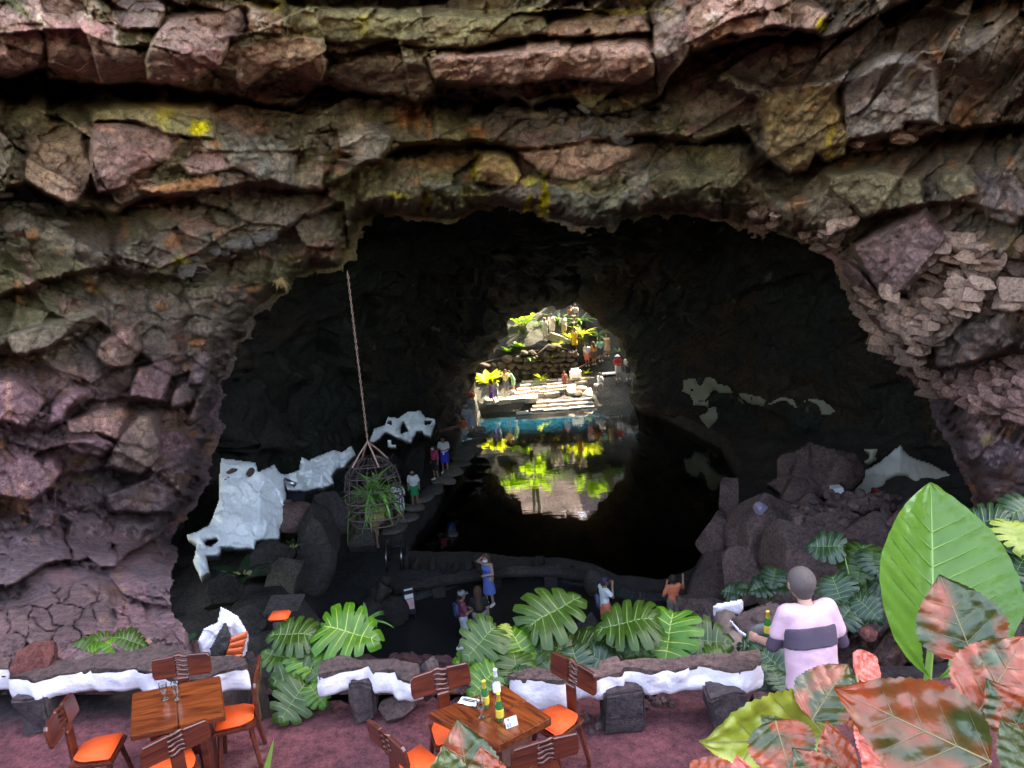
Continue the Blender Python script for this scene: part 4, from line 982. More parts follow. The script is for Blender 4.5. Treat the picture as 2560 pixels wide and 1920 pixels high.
rosette('bright spiky plant in the dark pot at the head of the steps', 'plant', PV(1352, 956, 50.5) + Vector((0, 0, .1)), .78, strap_y, 22, 3, .8, None, 0, 'potted_plant')
bm = bmesh.new(); lathe(bm, [(.14, -.45), (.34, -.2), (.36, 0), (.30, .1), (.26, .06)], 12); o = bmobj('flower_pot', bm, M['boulder_dark'], None, True); o.location = PV(1352, 962, 50.5); tag(o, 'dark bowl shaped pot at the head of the pale steps', 'pot')
for i, (u, v, R, me, n, lab, nm) in enumerate([
    (1320, 893, 1.05, strap, 26, 'dark green spiky plant hanging over the top of the grey wall', 'agave_plant'), (1336, 905, .7, broad_y, 12, 'low yellow leaved plant on the wall below the spiky one', 'yellow_shrub'),
    (1378, 900, .8, broad_y, 16, 'pale yellow bush in full sun on top of the brown wall', 'yellow_shrub'), (1392, 866, .7, broad_y, 14, 'small yellow bush just under the white parapet', 'yellow_shrub'),
    (1400, 806, 1.5, strap, 30, 'big strap leaved plant at the very top of the sunlit opening', 'strap_leaf_plant'), (1452, 806, 1.35, strap, 26, 'strap leaved plant at the top right of the opening behind two seated people', 'strap_leaf_plant'),
    (1455, 838, 1.3, strap_y, 24, 'yellow green agave above the person in the yellow dress', 'agave_plant'), (1494, 842, 1.2, strap, 24, 'blue green agave at the right edge of the opening', 'agave_plant'), (1425, 846, 1.0, strap_y, 18, 'small agave beside the upper path', 'agave_plant'),
    (1270, 880, .6, broad, 12, 'trailing plant with sunlit leaves on the left garden slope', 'trailing_plant'), (1294, 868, .6, broad, 12, 'trailing plant with silvery leaves under the elephant ear', 'trailing_plant'), (1345, 812, .7, strap, 16, 'small fern left of the pair in white', 'fern'),
    (1465, 935, .5, broad_y, 9, 'small bright plant under the handrail', 'small_plant'), (1545, 880, .7, strap, 14, 'small agave at the head of the shaded stair', 'agave_plant')]):
    rosette(lab, 'plant', far_hit(u, v), R, me, n, 20 + i, .6, None, 0, nm)
# plants higher up, seen mirrored in the lake
for i, (x, y, R, me, n, lab, nm, st) in enumerate([
    (-.6, 56.2, 1.3, broad, 16, 'elephant ear plant high on the left of the garden, mirrored in the lake', 'elephant_ear_plant', 1.2), (1.4, 56.6, 1.2, broad, 14, 'second elephant ear in the high garden row, mirrored in the lake', 'elephant_ear_plant', 1.2), (5.6, 57, 1.3, broad, 14, 'elephant ear plant on the right of the high garden, mirrored in the lake', 'elephant_ear_plant', 1.2),
    (3.0, 57.5, 1.5, strap, 24, 'tall strap plant in the middle of the high garden', 'strap_leaf_plant', 0), (7.6, 57.5, 1.6, strap, 24, 'tall strap plant on the right of the high garden', 'strap_leaf_plant', 0), (-1.8, 58.5, 1.7, strap, 24, 'tall strap plant on the left of the high garden', 'strap_leaf_plant', 0)]):
    rosette(lab, 'plant', (x, y, float(far_ground(x, y)) + .1), R, me, n, 60 + i, .5, None, st, nm)
def yucca(x, y, hgt, n, label, seed):
    r = random.Random(seed); z0 = float(far_ground(x, y)); root = thing('yucca_tree', label, 'tree', (x, y, z0))
    for k in range(n):
        a = Vector((r.uniform(-.5, .5), r.uniform(-.3, .3), -.2)); b = a + Vector((r.uniform(-.5, .5), r.uniform(-.2, .2), hgt * r.uniform(.85, 1.1)))
        bm = bmesh.new(); tube(bm, [a, a.lerp(b, .5) + Vector((r.uniform(-.15, .15), 0, 0)), b], [.16, .12, .09], 7); bmobj('trunk', bm, M['palestem'], root, True)
        for j in range(16):
            t = j * 2.399; el = r.uniform(-.3, 1.2); put_leaf(strap, root, b, (math.cos(t) * math.cos(el), math.sin(t) * math.cos(el), math.sin(el)), (0, 0, 1), r.uniform(.8, 1.2))
yucca(1.1, 57.6, 5.6, 4, 'pale many stemmed tree mirrored at the left of the lake reflection', 5)
yucca(6.6, 57.6, 5.0, 4, 'pale many stemmed tree mirrored at the right of the lake reflection', 6)

# ---------------------------------------------------------------- far visitors
PG0 = 0; FARG = 'visitors in the sunlit far pit'
armup = ((-.26, .12, 1.22), (-.10, .28, 1.40)); armup_r = ((.26, .12, 1.22), (.10, .28, 1.40)); hold = ((-.24, .06, 1.12), (-.08, .27, 1.13)); hold_r = ((.24, .06, 1.12), (.08, .27, 1.13))
def farp(label, u, v, H=1.6, D=None, **kw):
    p = PV(u, v, D) if D else far_hit(u, v)
    kw.setdefault('face', math.pi + RR.uniform(-.8, .8)); kw.setdefault('h', .042); kw.setdefault('group', FARG)
    return person(label, p, H, **kw)
farp('person in pale clothes, left of the pair on the upper path', 1364, 852, top=(.7, .66, .6), bottom=(.6, .58, .55), female=True, hairlen=.2, hair=(.25, .15, .08), sk='fair')
farp('person in a white shirt with dark bag, right of the upper path pair', 1381, 842, top=(.75, .74, .72), bottom=(.7, .68, .64), bag=((.05, .05, .07), (.1, -.16, 1.2)))
farp('person in brown sitting among the agaves at the top', 1428, 818, 1.5, top=(.3, .17, .08), bottom=(.1, .08, .07), pose='sit')
farp('person in grey and white at the top beside the one in brown', 1440, 814, 1.5, top=(.6, .6, .62), bottom=(.1, .1, .12))
farp('person with a white shirt and green bag climbing by the agave', 1411, 842, 1.5, top=(.7, .72, .66), bottom=(.5, .4, .3), bag=((.1, .3, .12), (.1, -.15, 1.15)))
farp('person in a yellow dress on the upper path', 1438, 877, 1.62, dress=(.72, .45, .03), female=True, hairlen=.2, sk='tan')
farp('person in a grey top and coral shorts at the handrail', 1469, 916, 1.6, face=0, top=(.5, .5, .5), bottom=(.6, .14, .09))
farp('dark haired person in beachwear at the handrail', 1486, 912, 1.6, face=.4, top=(.55, .22, .08), bottom=(.12, .07, .05), female=True, hairlen=.25)
farp('person in a mint green shirt on the shaded stair', 1502, 903, 1.6, top=(.25, .62, .5), bottom=(.05, .06, .09))
farp('person in a beige dress at the head of the shaded stair', 1519, 891, 1.6, dress=(.55, .42, .32), female=True, hairlen=.3)
farp('person in a red shirt and white sun hat taking a photo', 1546, 948, 1.62, face=math.pi, top=(.55, .025, .035), bottom=(.55, .56, .6), hat=('brim', (.8, .8, .78)), arms=(hold, hold_r))
farp('person in white and dark blue at the right edge of the landing', 1571, 948, 1.6, face=math.pi, top=(.6, .6, .62), bottom=(.06, .07, .12))
farp('person in white sitting on the edge of the shaded steps', 1502, 992, 1.6, D=48.7, face=math.pi * .7, top=(.7, .7, .65), bottom=(.7, .68, .62), pose='sit')
farp('small person in a reddish top sitting on the sunlit steps', 1413, 973, 1.2, top=(.4, .12, .07), bottom=(.3, .12, .08), female=True)
farp('person in a cream shirt and dark shorts taking a photo on the landing', 1267, 986, 1.68, face=math.pi, top=(.62, .5, .25), bottom=(.07, .09, .13), arms=(armup, armup_r))
farp('person in green leaning over beside the photographer', 1285, 978, 1.5, face=math.pi * .6, top=(.2, .5, .25), bottom=(.25, .45, .3), lean=.5)
farp('person in purple walking at the left end of the landing', 1230, 1010, 1.6, D=48.1, face=math.pi * .5, dress=(.16, .06, .42), female=True, hairlen=.2, pose='walk')
farp('person in white behind the one in purple', 1241, 1004, 1.5, D=48.4, top=(.7, .7, .75), bottom=(.5, .5, .55))
# ---------------------------------------------------------------- lake-side path, its stones and the people on it
PG = 'visitors on the lakeside path'
def onground(u, v, z=.9):
    return PZ(u, v, z)
# edging slabs of the path
edge = [(1035, 1268, .5), (1055, 1247, .55), (1083, 1224, .6), (1108, 1202, .55), (1128, 1180, .6), (1142, 1160, .55), (1158, 1142, .55), (1174, 1126, .6), (1182, 1106, .6), (1187, 1088, .6), (1193, 1072, .55), (1010, 1296, .5), (985, 1322, .5)]
ms_ = rockmat('path_edge_stone', (.17, .16, .15), .25, 2.5, pits=False, bs=.3)
for u, v, s in edge:
    rock('edging_slab', onground(u, v, .93), (s, s * 1.3, .13), ms_, None, 'flat grey slab edging the lakeside path above the water', 'slab', 'edging slabs of the lakeside path', rot=(RR.uniform(-.08, .08), RR.uniform(-.08, .08), RR.uniform(0, 3)))
person('person in a white shirt and bright blue shorts on the path', onground(1115, 1181), 1.75, math.pi * .95, 'tan', top=(.78, .78, .80), bottom=(.02, .04, .55), shoes=(.75, .75, .75), arms=(hold, hold_r), h=.026, group=PG)
person('person in a pink top and black shorts with a white mask', onground(1092, 1199), 1.66, math.pi * .75, 'tan', top=(.62, .06, .16), bottom=(.02, .02, .022), female=True, hairlen=.18, mask=(.8, .8, .8), shoes=(.75, .75, .75), h=.026, group=PG)
person('person in a white top and bright green skirt', onground(1040, 1269), 1.66, math.pi * 1.0, 'tan', top=(.78, .78, .80), skirt=(.0, .30, .12), female=True, hairlen=.22, mask=(.03, .03, .05), shoes=(.08, .06, .05), h=.026, group=PG)
person('person in white shirt and pale shorts, back turned, by the hanging cage', onground(1003, 1304), 1.72, -.3, 'tan', top=(.76, .77, .80), bottom=(.70, .73, .78), shoes=(.3, .25, .2), h=.026, group=PG, arms=(None, hold_r))
person('person in brown with bare legs behind the hanging cage', onground(938, 1371), 1.70, .3, 'tan', top=(.35, .2, .08), bottom=(.28, .16, .06), female=True, shoes=(.3, .3, .27), h=.026, group=PG)
person('child in an orange vest on the path', onground(1163, 1103), 1.25, math.pi * .9, 'fair', top=(.80, .16, .05), bottom=(.4, .4, .42), shoes=(.7, .7, .7), h=.03, group=PG)
person('person in pale grey with arms folded further along the path', onground(1170, 1085), 1.65, math.pi, 'fair', top=(.45, .48, .52), bottom=(.32, .36, .42), hat=('cap', (.5, .5, .52)), h=.034, group=PG, arms=(hold, hold_r))
person('person with a blue cap and pale dress further along the path', onground(1185, 1083), 1.68, math.pi, 'fair', dress=(.5, .52, .55), hat=('brim', (.05, .35, .6)), female=True, h=.034, group=PG)
person('person in an orange shirt at the dark end of the path', PV(1178, 1036, 44.5), 1.55, math.pi, 'tan', top=(.75, .12, .03), bottom=(.3, .25, .22), h=.04, group=PG)
person('person in a pinkish top before the bright end of the path', PV(1182, 1058, 42.5), 1.6, math.pi * .9, 'fair', top=(.55, .42, .42), bottom=(.4, .38, .38), h=.04, group=PG)
# visitors on the dark terrace
TG = 'visitors on the dark terrace'
onf = lambda u, v: PZ(u, v, .714)
person('person in a long blue dress with one arm raised to curly hair', onf(1226, 1512), 1.68, math.pi * .8, 'fair', dress=(.10, .17, .52), female=True, hair=(.12, .06, .04), hairlen=.22, mask=(.8, .85, .9), shoes=(.7, .7, .7), h=.015, group=TG, arms=(hold, ((.34, .02, 1.42), (.14, -.02, 1.62))))
person('person with long brown hair, black top and grey trousers seen from behind', onf(1206, 1612), 1.76, .1, 'fair', top=(.012, .012, .015), bottom=(.21, .20, .21), longtrousers=True, female=True, hair=(.07, .035, .022), hairlen=.42, shoes=(.2, .2, .2), h=.0145, group=TG, arms=(hold, None))
person('person in a maroon shirt and grey cap looking at a phone', onf(1164, 1618), 1.70, -1.25, 'tan', top=(.22, .045, .085), bottom=(.46, .46, .56), hat=('cap', (.23, .22, .25)), bag=((.05, .06, .16), (0, -.17, 1.2)), shoes=(.72, .72, .74), pose='walk', h=.0145, group=TG, arms=(hold, hold_r))
person('person in a white shirt, navy cap and coral shorts holding up a phone', onf(1516, 1585), 1.72, -1.2, 'tan', top=(.78, .80, .84), bottom=(.75, .20, .13), hat=('cap', (.035, .035, .09)), bag=((.10, .12, .20), (-.2, -.1, .95)), shoes=(.7, .7, .7), h=.0145, group=TG, arms=(((-.26, .12, 1.22), (-.08, .22, 1.50)), ((.26, .12, 1.22), (.08, .22, 1.50))))
person('person in an orange shirt with the right arm raised', onf(1686, 1572), 1.62, .25, 'tan', top=(.80, .20, .10), bottom=(.20, .16, .13), shoes=(.2, .2, .2), h=.0145, group=TG, arms=(((-.30, .02, 1.14), (-.12, .16, 1.44)), ((.36, .08, 1.22), (.42, .20, 1.50))))
# ---------------------------------------------------------------- ray cast into what is already built
from mathutils.bvhtree import BVHTree
def bvh_of(names):
    V = []; F = []
    for o in bpy.data.objects:
        if o.type == 'MESH' and o.name.split('.')[0] in names:
            me = o.data; n = len(V); a = np.empty(len(me.vertices) * 3); me.vertices.foreach_get('co', a); V += [tuple(p) for p in a.reshape(-1, 3)]
            F += [tuple(i + n for i in p.vertices) for p in me.polygons]
    return BVHTree.FromPolygons(V, F)
BV = bvh_of({'cave_floor', 'cave_wall'})
def hit(u, v, back=0.0):
    d = Vector(rays(u, v).ravel()).normalized(); p, n, i, t = BV.ray_cast(Vector(CAM), d)
    return (p - d * back) if p is not None else None
# ---------------------------------------------------------------- sheets of rock with an outline of their own, real relief and thickness
def patch(name, label, poly, Dfun, m, step=5, relief=.12, scale=40, thick=.5, cat=None, parent=None, holes=(), rag=5, seed=0, kind=None, bow=0, group=None):
    us = [p[0] for p in poly]; vs2 = [p[1] for p in poly]
    ug = np.arange(min(us) - rag * 2, max(us) + rag * 2 + step, step); vg = np.arange(min(vs2) - rag * 2, max(vs2) + rag * 2 + step, step)
    U, V_ = np.meshgrid(ug, vg)
    wu = U + rag * fbm(U / 40, V_ / 40, 700 + seed, 3); wv = V_ + rag * fbm(U / 40, V_ / 40, 720 + seed, 3)
    sd = sdpoly(wu, wv, poly)
    for h_ in holes: sd = np.minimum(sd, -sdpoly(wu, wv, h_))
    D = Dfun(U, V_) if callable(Dfun) else np.full(U.shape, float(Dfun))
    f1, c1, r1 = facet(U / scale + .4 * fbm(U / scale, V_ / scale, 730 + seed, 3), V_ / scale * 1.1 + .4 * fbm(U / scale, V_ / scale, 731 + seed, 3), 740 + seed, 1.1)
    D = D - relief * (f1 + .8 * fbm(U / scale * .8, V_ / scale * .8, 750 + seed, 5)) - bow * sstep(0, 60, sd) + np.exp(-np.clip(sd, 0, None) / (step * 1.2)) * min(thick * .2, .09)
    keep = sd > -step * .5; kf = keep[:-1, :-1] & keep[1:, :-1] & keep[:-1, 1:] & keep[1:, 1:]
    pts = P(U, V_, D).reshape(-1, 3); f = grid_faces(U.shape[0], U.shape[1], kf)[:, ::-1]
    if len(f) == 0: return None
    v_, f_ = compact(pts, f); n = len(v_)
    # rim and back
    cnt = {}
    for q in f_:
        for a, b in zip(q, np.roll(q, -1)): cnt[(a, b)] = 1
    rim = [(a, b) for (a, b) in cnt if (b, a) not in cnt]
    dv = v_ - CAM; dv = dv / np.linalg.norm(dv, axis=1, keepdims=True); back = v_ + dv * thick * np.array((.97, 1, 1)) + np.array((0, 0, -thick * .12)); allv = np.concatenate([v_, back])
    rimf = np.array([(b, a, a + n, b + n) for a, b in rim]); allf = np.concatenate([f_, f_[:, ::-1] + n, rimf])
    org = allv.mean(0) if parent is None else np.zeros(3)
    me = npmesh(name, allv - org, allf, True); o = link(name, me, parent, m)
    if parent is None: o.location = org
    if label: tag(o, label, cat, group)
    if kind: o['kind'] = kind
    return o
def whitemat(name, col, k=.5):
    m, t, b = nodemat(name); co = gco(t)
    c = ramp(t, noise(t, 1.6, 6, .6, co), [(.3, [x * .86 for x in col]), (.7, col)]); d = ramp(t, noise(t, 5, 5, .7, co), [(.30, (.72, .70, .72)), (.42, (1, 1, 1))])
    t.links.new(mixc(t, 'MULTIPLY', .6, c, d), b.inputs['Base Color']); b.inputs['Roughness'].default_value = .8
    bump(t, b, noise(t, 7, 6, .6, co), k, .05); return m
M['limewash'] = whitemat('limewashed_rock', (.90, .91, .94)); M['limewash_old'] = whitemat('yellowed_limewash', (.50, .46, .33)); M['plaster'] = whitemat('grey_white_plaster', (.80, .74, .68))
M['wallpaint'] = whitemat('painted_wall_edge', (.68, .57, .63), .5)
wr = patch('white_rock', 'large whitewashed rock face at the left of the cave floor', [(551, 1146), (590, 1150), (641, 1155), (645, 1180), (684, 1160), (702, 1182), (714, 1185), (712, 1230), (718, 1300), (700, 1318), (694, 1345), (640, 1350), (636, 1374), (612, 1368), (553, 1368), (545, 1388), (512, 1385), (522, 1430), (500, 1445), (486, 1400), (492, 1358), (462, 1340), (488, 1330), (520, 1315), (548, 1250), (549, 1190)],
      lambda U, V_: 19.0 + .004 * (U - 600) - .009 * (V_ - 1270) + .010 * np.clip(U - 650, 0, None), M['limewash'], 2.6, .14, 30, 1.4, 'rock', holes=[[(507, 1347), (540, 1344), (545, 1352), (525, 1366), (512, 1360)]], rag=4, seed=1)
for (pl, sd_) in (([(572, 1172), (584, 1165), (590, 1180), (575, 1185)], 1), ([(553, 1193), (572, 1187), (577, 1194), (560, 1204)], 2), ([(616, 1180), (628, 1175), (632, 1188), (618, 1187)], 3), ([(708, 1250), (722, 1246), (730, 1255), (715, 1270)], 4)):
    c = np.mean(pl, 0); rock('boulder', PV(c[0], c[1], 18.9 - .009 * (c[1] - 1270)), (RR.uniform(.07, .13), .15, RR.uniform(.06, .10)), M['boulder'], wr, lib=ROCKS_ANG); bpy.context.view_layer.update(); wr.children[-1].matrix_parent_inverse = Matrix.Translation(-wr.location); wr.children[-1].name = 'bare_stone'
def wallD(off):
    def f(U, V_):
        s = U.shape; R = np.empty(s); 
        for i in range(0, s[0], 3):
            for j in range(0, s[1], 3):
                p = hit(float(U[i, j]), float(V_[i, j])); R[i:i + 3, j:j + 3] = (p.y if p else 26) - off
        return blur(R, 5)
    return f
patch('white_rock', 'knobbly whitewashed rock strip rising to the right behind the hanging cage', [(714, 1185), (748, 1172), (752, 1142), (772, 1150), (800, 1136), (832, 1120), (852, 1130), (880, 1112), (890, 1132), (862, 1168), (840, 1172), (830, 1190), (838, 1208), (800, 1218), (760, 1226), (745, 1222), (716, 1222)], lambda U, V_: 21.0 + .014 * (U - 714) - .012 * (V_ - 1180), M['limewash'], 2.6, .22, 20, .9, 'rock', rag=5, seed=2)
patch('white_rock', 'whitewashed rock patch with dark holes high on the left cave wall', [(925, 1102), (935, 1070), (962, 1062), (972, 1040), (995, 1046), (1020, 1030), (1050, 1025), (1062, 1042), (1088, 1048), (1086, 1062), (1075, 1090), (1060, 1090), (1055, 1078), (1040, 1078), (1028, 1108), (1010, 1098), (995, 1092), (960, 1078), (948, 1095), (935, 1104)], lambda U, V_: 27.0 + .010 * (U - 925) - .012 * (V_ - 1080), M['limewash'], 2.4, .2, 26, .9, 'rock', holes=[[(968, 1050), (980, 1050), (982, 1062), (970, 1060)], [(1003, 1058), (1010, 1054), (1022, 1078), (1004, 1084)], [(1062, 1050), (1080, 1050), (1078, 1062), (1060, 1062)]], rag=4, seed=3)
patch('white_rock', 'small white rock scrap beside the hanging cage', [(967, 1102), (980, 1098), (978, 1110), (992, 1114), (990, 1120), (970, 1117)], 26.6, M['limewash'], 3, .1, 20, .5, 'rock', rag=2, seed=4)
patch('white_rock', 'ragged yellowish white patch at the left end of the right cave wall', [(1709, 948), (1740, 948), (1752, 970), (1764, 945), (1780, 944), (1800, 960), (1822, 966), (1832, 982), (1800, 985), (1790, 975), (1775, 985), (1768, 1010), (1772, 1020), (1758, 1012), (1735, 1015), (1728, 990), (1706, 978)], wallD(.35), M['limewash_old'], 3.5, .15, 30, .4, 'rock', rag=4, seed=5, holes=[[(1727, 972), (1736, 970), (1735, 978), (1728, 978)]])
patch('white_rock', 'small pale grey patch hanging below the yellowish one', [(1748, 1038), (1766, 1032), (1770, 1020), (1790, 1016), (1793, 1045), (1780, 1065), (1770, 1072), (1757, 1062)], wallD(.35), M['limewash_old'], 3, .15, 20, .4, 'rock', rag=4, seed=6)
patch('white_rock', 'long thin yellowish band running along the right cave wall', [(1838, 982), (1870, 986), (1900, 992), (1925, 1008), (1955, 992), (1985, 1000), (1992, 1016), (2010, 1002), (2030, 996), (2062, 1002), (2090, 1026), (2075, 1036), (2052, 1034), (2046, 1012), (2020, 1000), (1990, 1018), (1960, 1000), (1925, 1014), (1900, 1014), (1850, 1005)], wallD(.35), M['limewash_old'], 3.5, .12, 30, .4, 'rock', rag=3, seed=7)
patch('white_rock', 'small white patch beside the white bar room on the right', [(2160, 1122), (2196, 1122), (2190, 1140), (2192, 1150), (2170, 1162), (2158, 1152), (2172, 1146), (2172, 1134)], 26.0, M['limewash_old'], 3, .1, 20, .4, 'rock', rag=3, seed=8)
# white bar room in the right of the cave
bar = patch('bar_room', 'grey white plastered bar room with an arched opening at the right of the cave', [(2105, 1238), (2112, 1215), (2140, 1190), (2200, 1155), (2250, 1113), (2275, 1140), (2330, 1160), (2385, 1190), (2400, 1240), (2416, 1270), (2395, 1275), (2300, 1262), (2230, 1262), (2205, 1250)], lambda U, V_: 24.5 + .004 * np.abs(U - 2250), M['plaster'], 4, .22, 60, 2.5, 'bar', rag=2, seed=9, holes=[[(2204, 1262), (2204, 1225), (2215, 1200), (2245, 1185), (2270, 1188), (2290, 1215), (2310, 1250), (2310, 1268)]])
def into(o, par):
    o.parent = par; o.matrix_parent_inverse = Matrix.Translation(par.location).inverted(); return o
into(patch('back_wall', None, [(2190, 1275), (2190, 1190), (2240, 1170), (2320, 1190), (2330, 1275)], 26.0, M['plaster'], 6, .03, 60, .3, None, None, rag=1), bar)
def plank_poly(name, poly, D, th, m, parent):
    bm = bmesh.new(); f = [bm.verts.new(PV(u, v, D)) for u, v in poly]; b = [bm.verts.new(PV(u, v, D) + Vector((0, th, 0))) for u, v in poly]
    bm.faces.new(f); bm.faces.new(b[::-1])
    for i in range(len(f)): bm.faces.new((f[i], b[i], b[(i + 1) % len(f)], f[(i + 1) % len(f)]))
    bmesh.ops.recalc_face_normals(bm, faces=bm.faces[:])
    o = bmobj(name, bm, m); return into(o, parent) if parent else o
M['red'] = simple('red_paint', (.5, .03, .03), .4, .1); M['steel'] = simple('brushed_steel', (.55, .56, .58), .3, .1, 20, metal=1); M['dkmetal'] = simple('dark_metal', (.05, .05, .06), .5, .2, 9, metal=.6)
plank_poly('drinks_cooler', [(2196, 1232), (2208, 1232), (2208, 1250), (2196, 1250)], 23.6, .5, M['red'], bar)
for k in range(3): plank_poly('wall_shelf', [(2224, 1208 + k * 16), (2296, 1205 + k * 16), (2296, 1208 + k * 16), (2224, 1211 + k * 16)], 25.2, .3, M['limewash'], bar)
bx = plank_poly('monitor', [(2084, 1222), (2112, 1219), (2116, 1238), (2084, 1240)], 22.0, .3, M['limewash'], None); tag(bx, 'small white monitor box with a dark edge on the rocks by the bar room', 'monitor')
into(plank_poly('bezel', [(2108, 1216), (2114, 1215), (2120, 1238), (2114, 1239)], 21.96, .33, M['dkmetal'], None), bx)
# ---------------------------------------------------------------- boulders
patch('rock_outcrop', 'big flat brown rock slab leaning in the dark left of the white bar room', [(1918, 1210), (1945, 1190), (1942, 1150), (1960, 1132), (1985, 1128), (2020, 1106), (2070, 1120), (2140, 1135), (2165, 1180), (2140, 1215), (2110, 1235), (2050, 1240), (1960, 1240)], 22.5, M['boulder'], 5, .30, 60, 1.2, 'rock', rag=5, seed=10)
BG = 'boulders piled on the right bank'
def boulder(u, v, rpx, D, asp, label, m='boulder', grp=BG, sub=None, hi=True, rot=None):
    p = PV(u, v, D); s = rpx / px_per_m(p); return rock('boulder', p, (s * asp[0], s * asp[1], s * asp[2]), M[m], None, label, 'boulder', grp, rot, ROCKS_HI if hi else ROCKS)
for i, (u, v, r, D, asp, lab) in enumerate([
    (1905, 1318, 118, 19.5, (1.0, .8, .85), 'largest dark brown boulder of the right bank, rounded'), (1800, 1335, 70, 20.5, (.9, .8, 1.1), 'boulder at the left end of the right bank, over the water'), (1795, 1440, 95, 20.0, (1, .8, .9), 'low dark boulder by the person in orange'),
    (1870, 1440, 90, 18.6, (.9, .7, 1), 'dark boulder behind the stone table on the right'), (2010, 1300, 90, 19.0, (1.1, .8, .7), 'slanting grey boulder in the middle of the right bank'), (2010, 1400, 120, 17.5, (1.0, .8, 1.1), 'tall brown boulder behind the waiter'), (2085, 1330, 110, 18.0, (1.2, .8, .7), 'broad brown boulder above the white streaked leaf'),
    (1990, 1230, 50, 20.5, (1.1, .8, .9), 'orange brown boulder below the brown rock slab'), (1965, 1480, 90, 15, (1, .8, 1.1), 'pinkish boulder beside the head of the waiter'), (1822, 1235, 46, 22.5, (.7, .8, 1.3), 'pointed dark rock rising out of the water on the right'), (2150, 1260, 60, 18.8, (1.2, .8, .7), 'reddish boulder below the bar room'),
    (2200, 1340, 100, 16.5, (1.2, .8, .8), 'dark boulder behind the big green leaf'), (2130, 1500, 110, 13, (1.2, .8, .9), 'dark boulder right of the waiter'), (2330, 1330, 120, 16, (1.3, .8, .8), 'dark boulder below the bar room, hidden behind the big leaf'), (1720, 1500, 60, 21, (1.2, .8, .6), 'low dark rock at the water edge behind the person in orange'),
    (2500, 1330, 130, 14, (1.2, .8, .8), 'dark boulder at the right edge behind the yellow leaf'), (2480, 1480, 150, 12, (1.2, .8, .9), 'dark boulder low at the right edge behind the big leaf'), (1760, 1520, 70, 17, (1.2, .8, .6), 'dark low boulder behind the white booth on the right')]):
    boulder(u, v, r, D, asp, lab)
lav = simple('lavender_block', (.25, .19, .29), .8, .2, 6, .3, 14)
o = rock('stone_block', PV(1902, 1272, 19.0), (.24, .2, .2), lav, None, 'small lavender grey block lying on the right bank', 'stone', rot=(0, 0, .2), lib=ROCKS_LO)
rubble = thing('rubble_wall', 'dry wall of small brown stones below the white bar room', 'wall', tuple(PV(2110, 1290, 18)))
rr = random.Random(3)
for k in range(95):
    u, v = rr.uniform(1985, 2270), rr.uniform(1232, 1310)
    if v < 1232 + max(0, (2050 - u)) * .5: continue
    p = PV(u, v, 17.6 + (1310 - v) * .012); s = rr.uniform(9, 20) / px_per_m(p); rock('stone', p - Vector(rubble.location), (s, s * .8, s * .72), M['boulder'], rubble, lib=ROCKS_LO)
# left rock bank below the white rock
LB = 'boulders of the left bank'
for i, (u, v, r, D, asp, lab) in enumerate([
    (660, 1400, 70, 18.5, (1.2, .8, .8), 'dark boulder just below the large white rock face'), (720, 1450, 75, 18.2, (1, .8, 1.1), 'dark boulder with pale veins in the left bank'), (790, 1330, 75, 19.5, (1, .8, 1.1), 'dark boulder under the hanging cage'), (785, 1420, 70, 18.8, (.8, .8, 1.2), 'tall dark rock at the edge of the dark terrace'),
    (730, 1290, 60, 20.2, (1.1, .8, .8), 'brown rock below the knobbly white strip'), (830, 1280, 60, 20.6, (1, .8, 1.1), 'dark rock left of the hanging cage'), (560, 1470, 60, 16.5, (1.2, .8, .8), 'dark rock below the broad leaved plant'), (660, 1510, 80, 16.4, (1.1, .8, .7), 'low dark rock in front of the left bank'),
    (905, 1345, 50, 21.5, (.9, .8, 1.3), 'upright rock in front of the bare legs'), (1030, 1150, 60, 33.5, (.8, .7, 1.1), 'dark rock on the left wall behind the person in green'), (960, 1160, 60, 31.5, (1.1, .8, .9), 'dark rock on the left wall behind the hanging cage'), (600, 1560, 70, 13, (1.2, .8, .6), 'dark rock beside the white booth on the left')]):
    boulder(u, v, r, D, asp, lab, 'boulder_dark' if i not in (4,) else 'boulder', LB)
niche_panel = plank_poly('niche_shade_panel', [(716, 1224), (757, 1224), (760, 1265), (748, 1290), (726, 1280)], 21.4, .2, simple('niche_shade_black', (.012, .012, .02), .9), None); tag(niche_panel, 'black panel for the shade in a niche beside the large white rock face', 'niche')  # flat black panel, shade of the niche put into its colour
lamp = bmesh.new(); tube(lamp, [PV(712, 1200, 20.6), PV(738, 1212, 20.5)], .07, 8); lo_ = bmobj('wall_lamp', lamp, M['steel'], None, True); tag(lo_, 'short grey tube lamp beside the large white rock face', 'lamp')
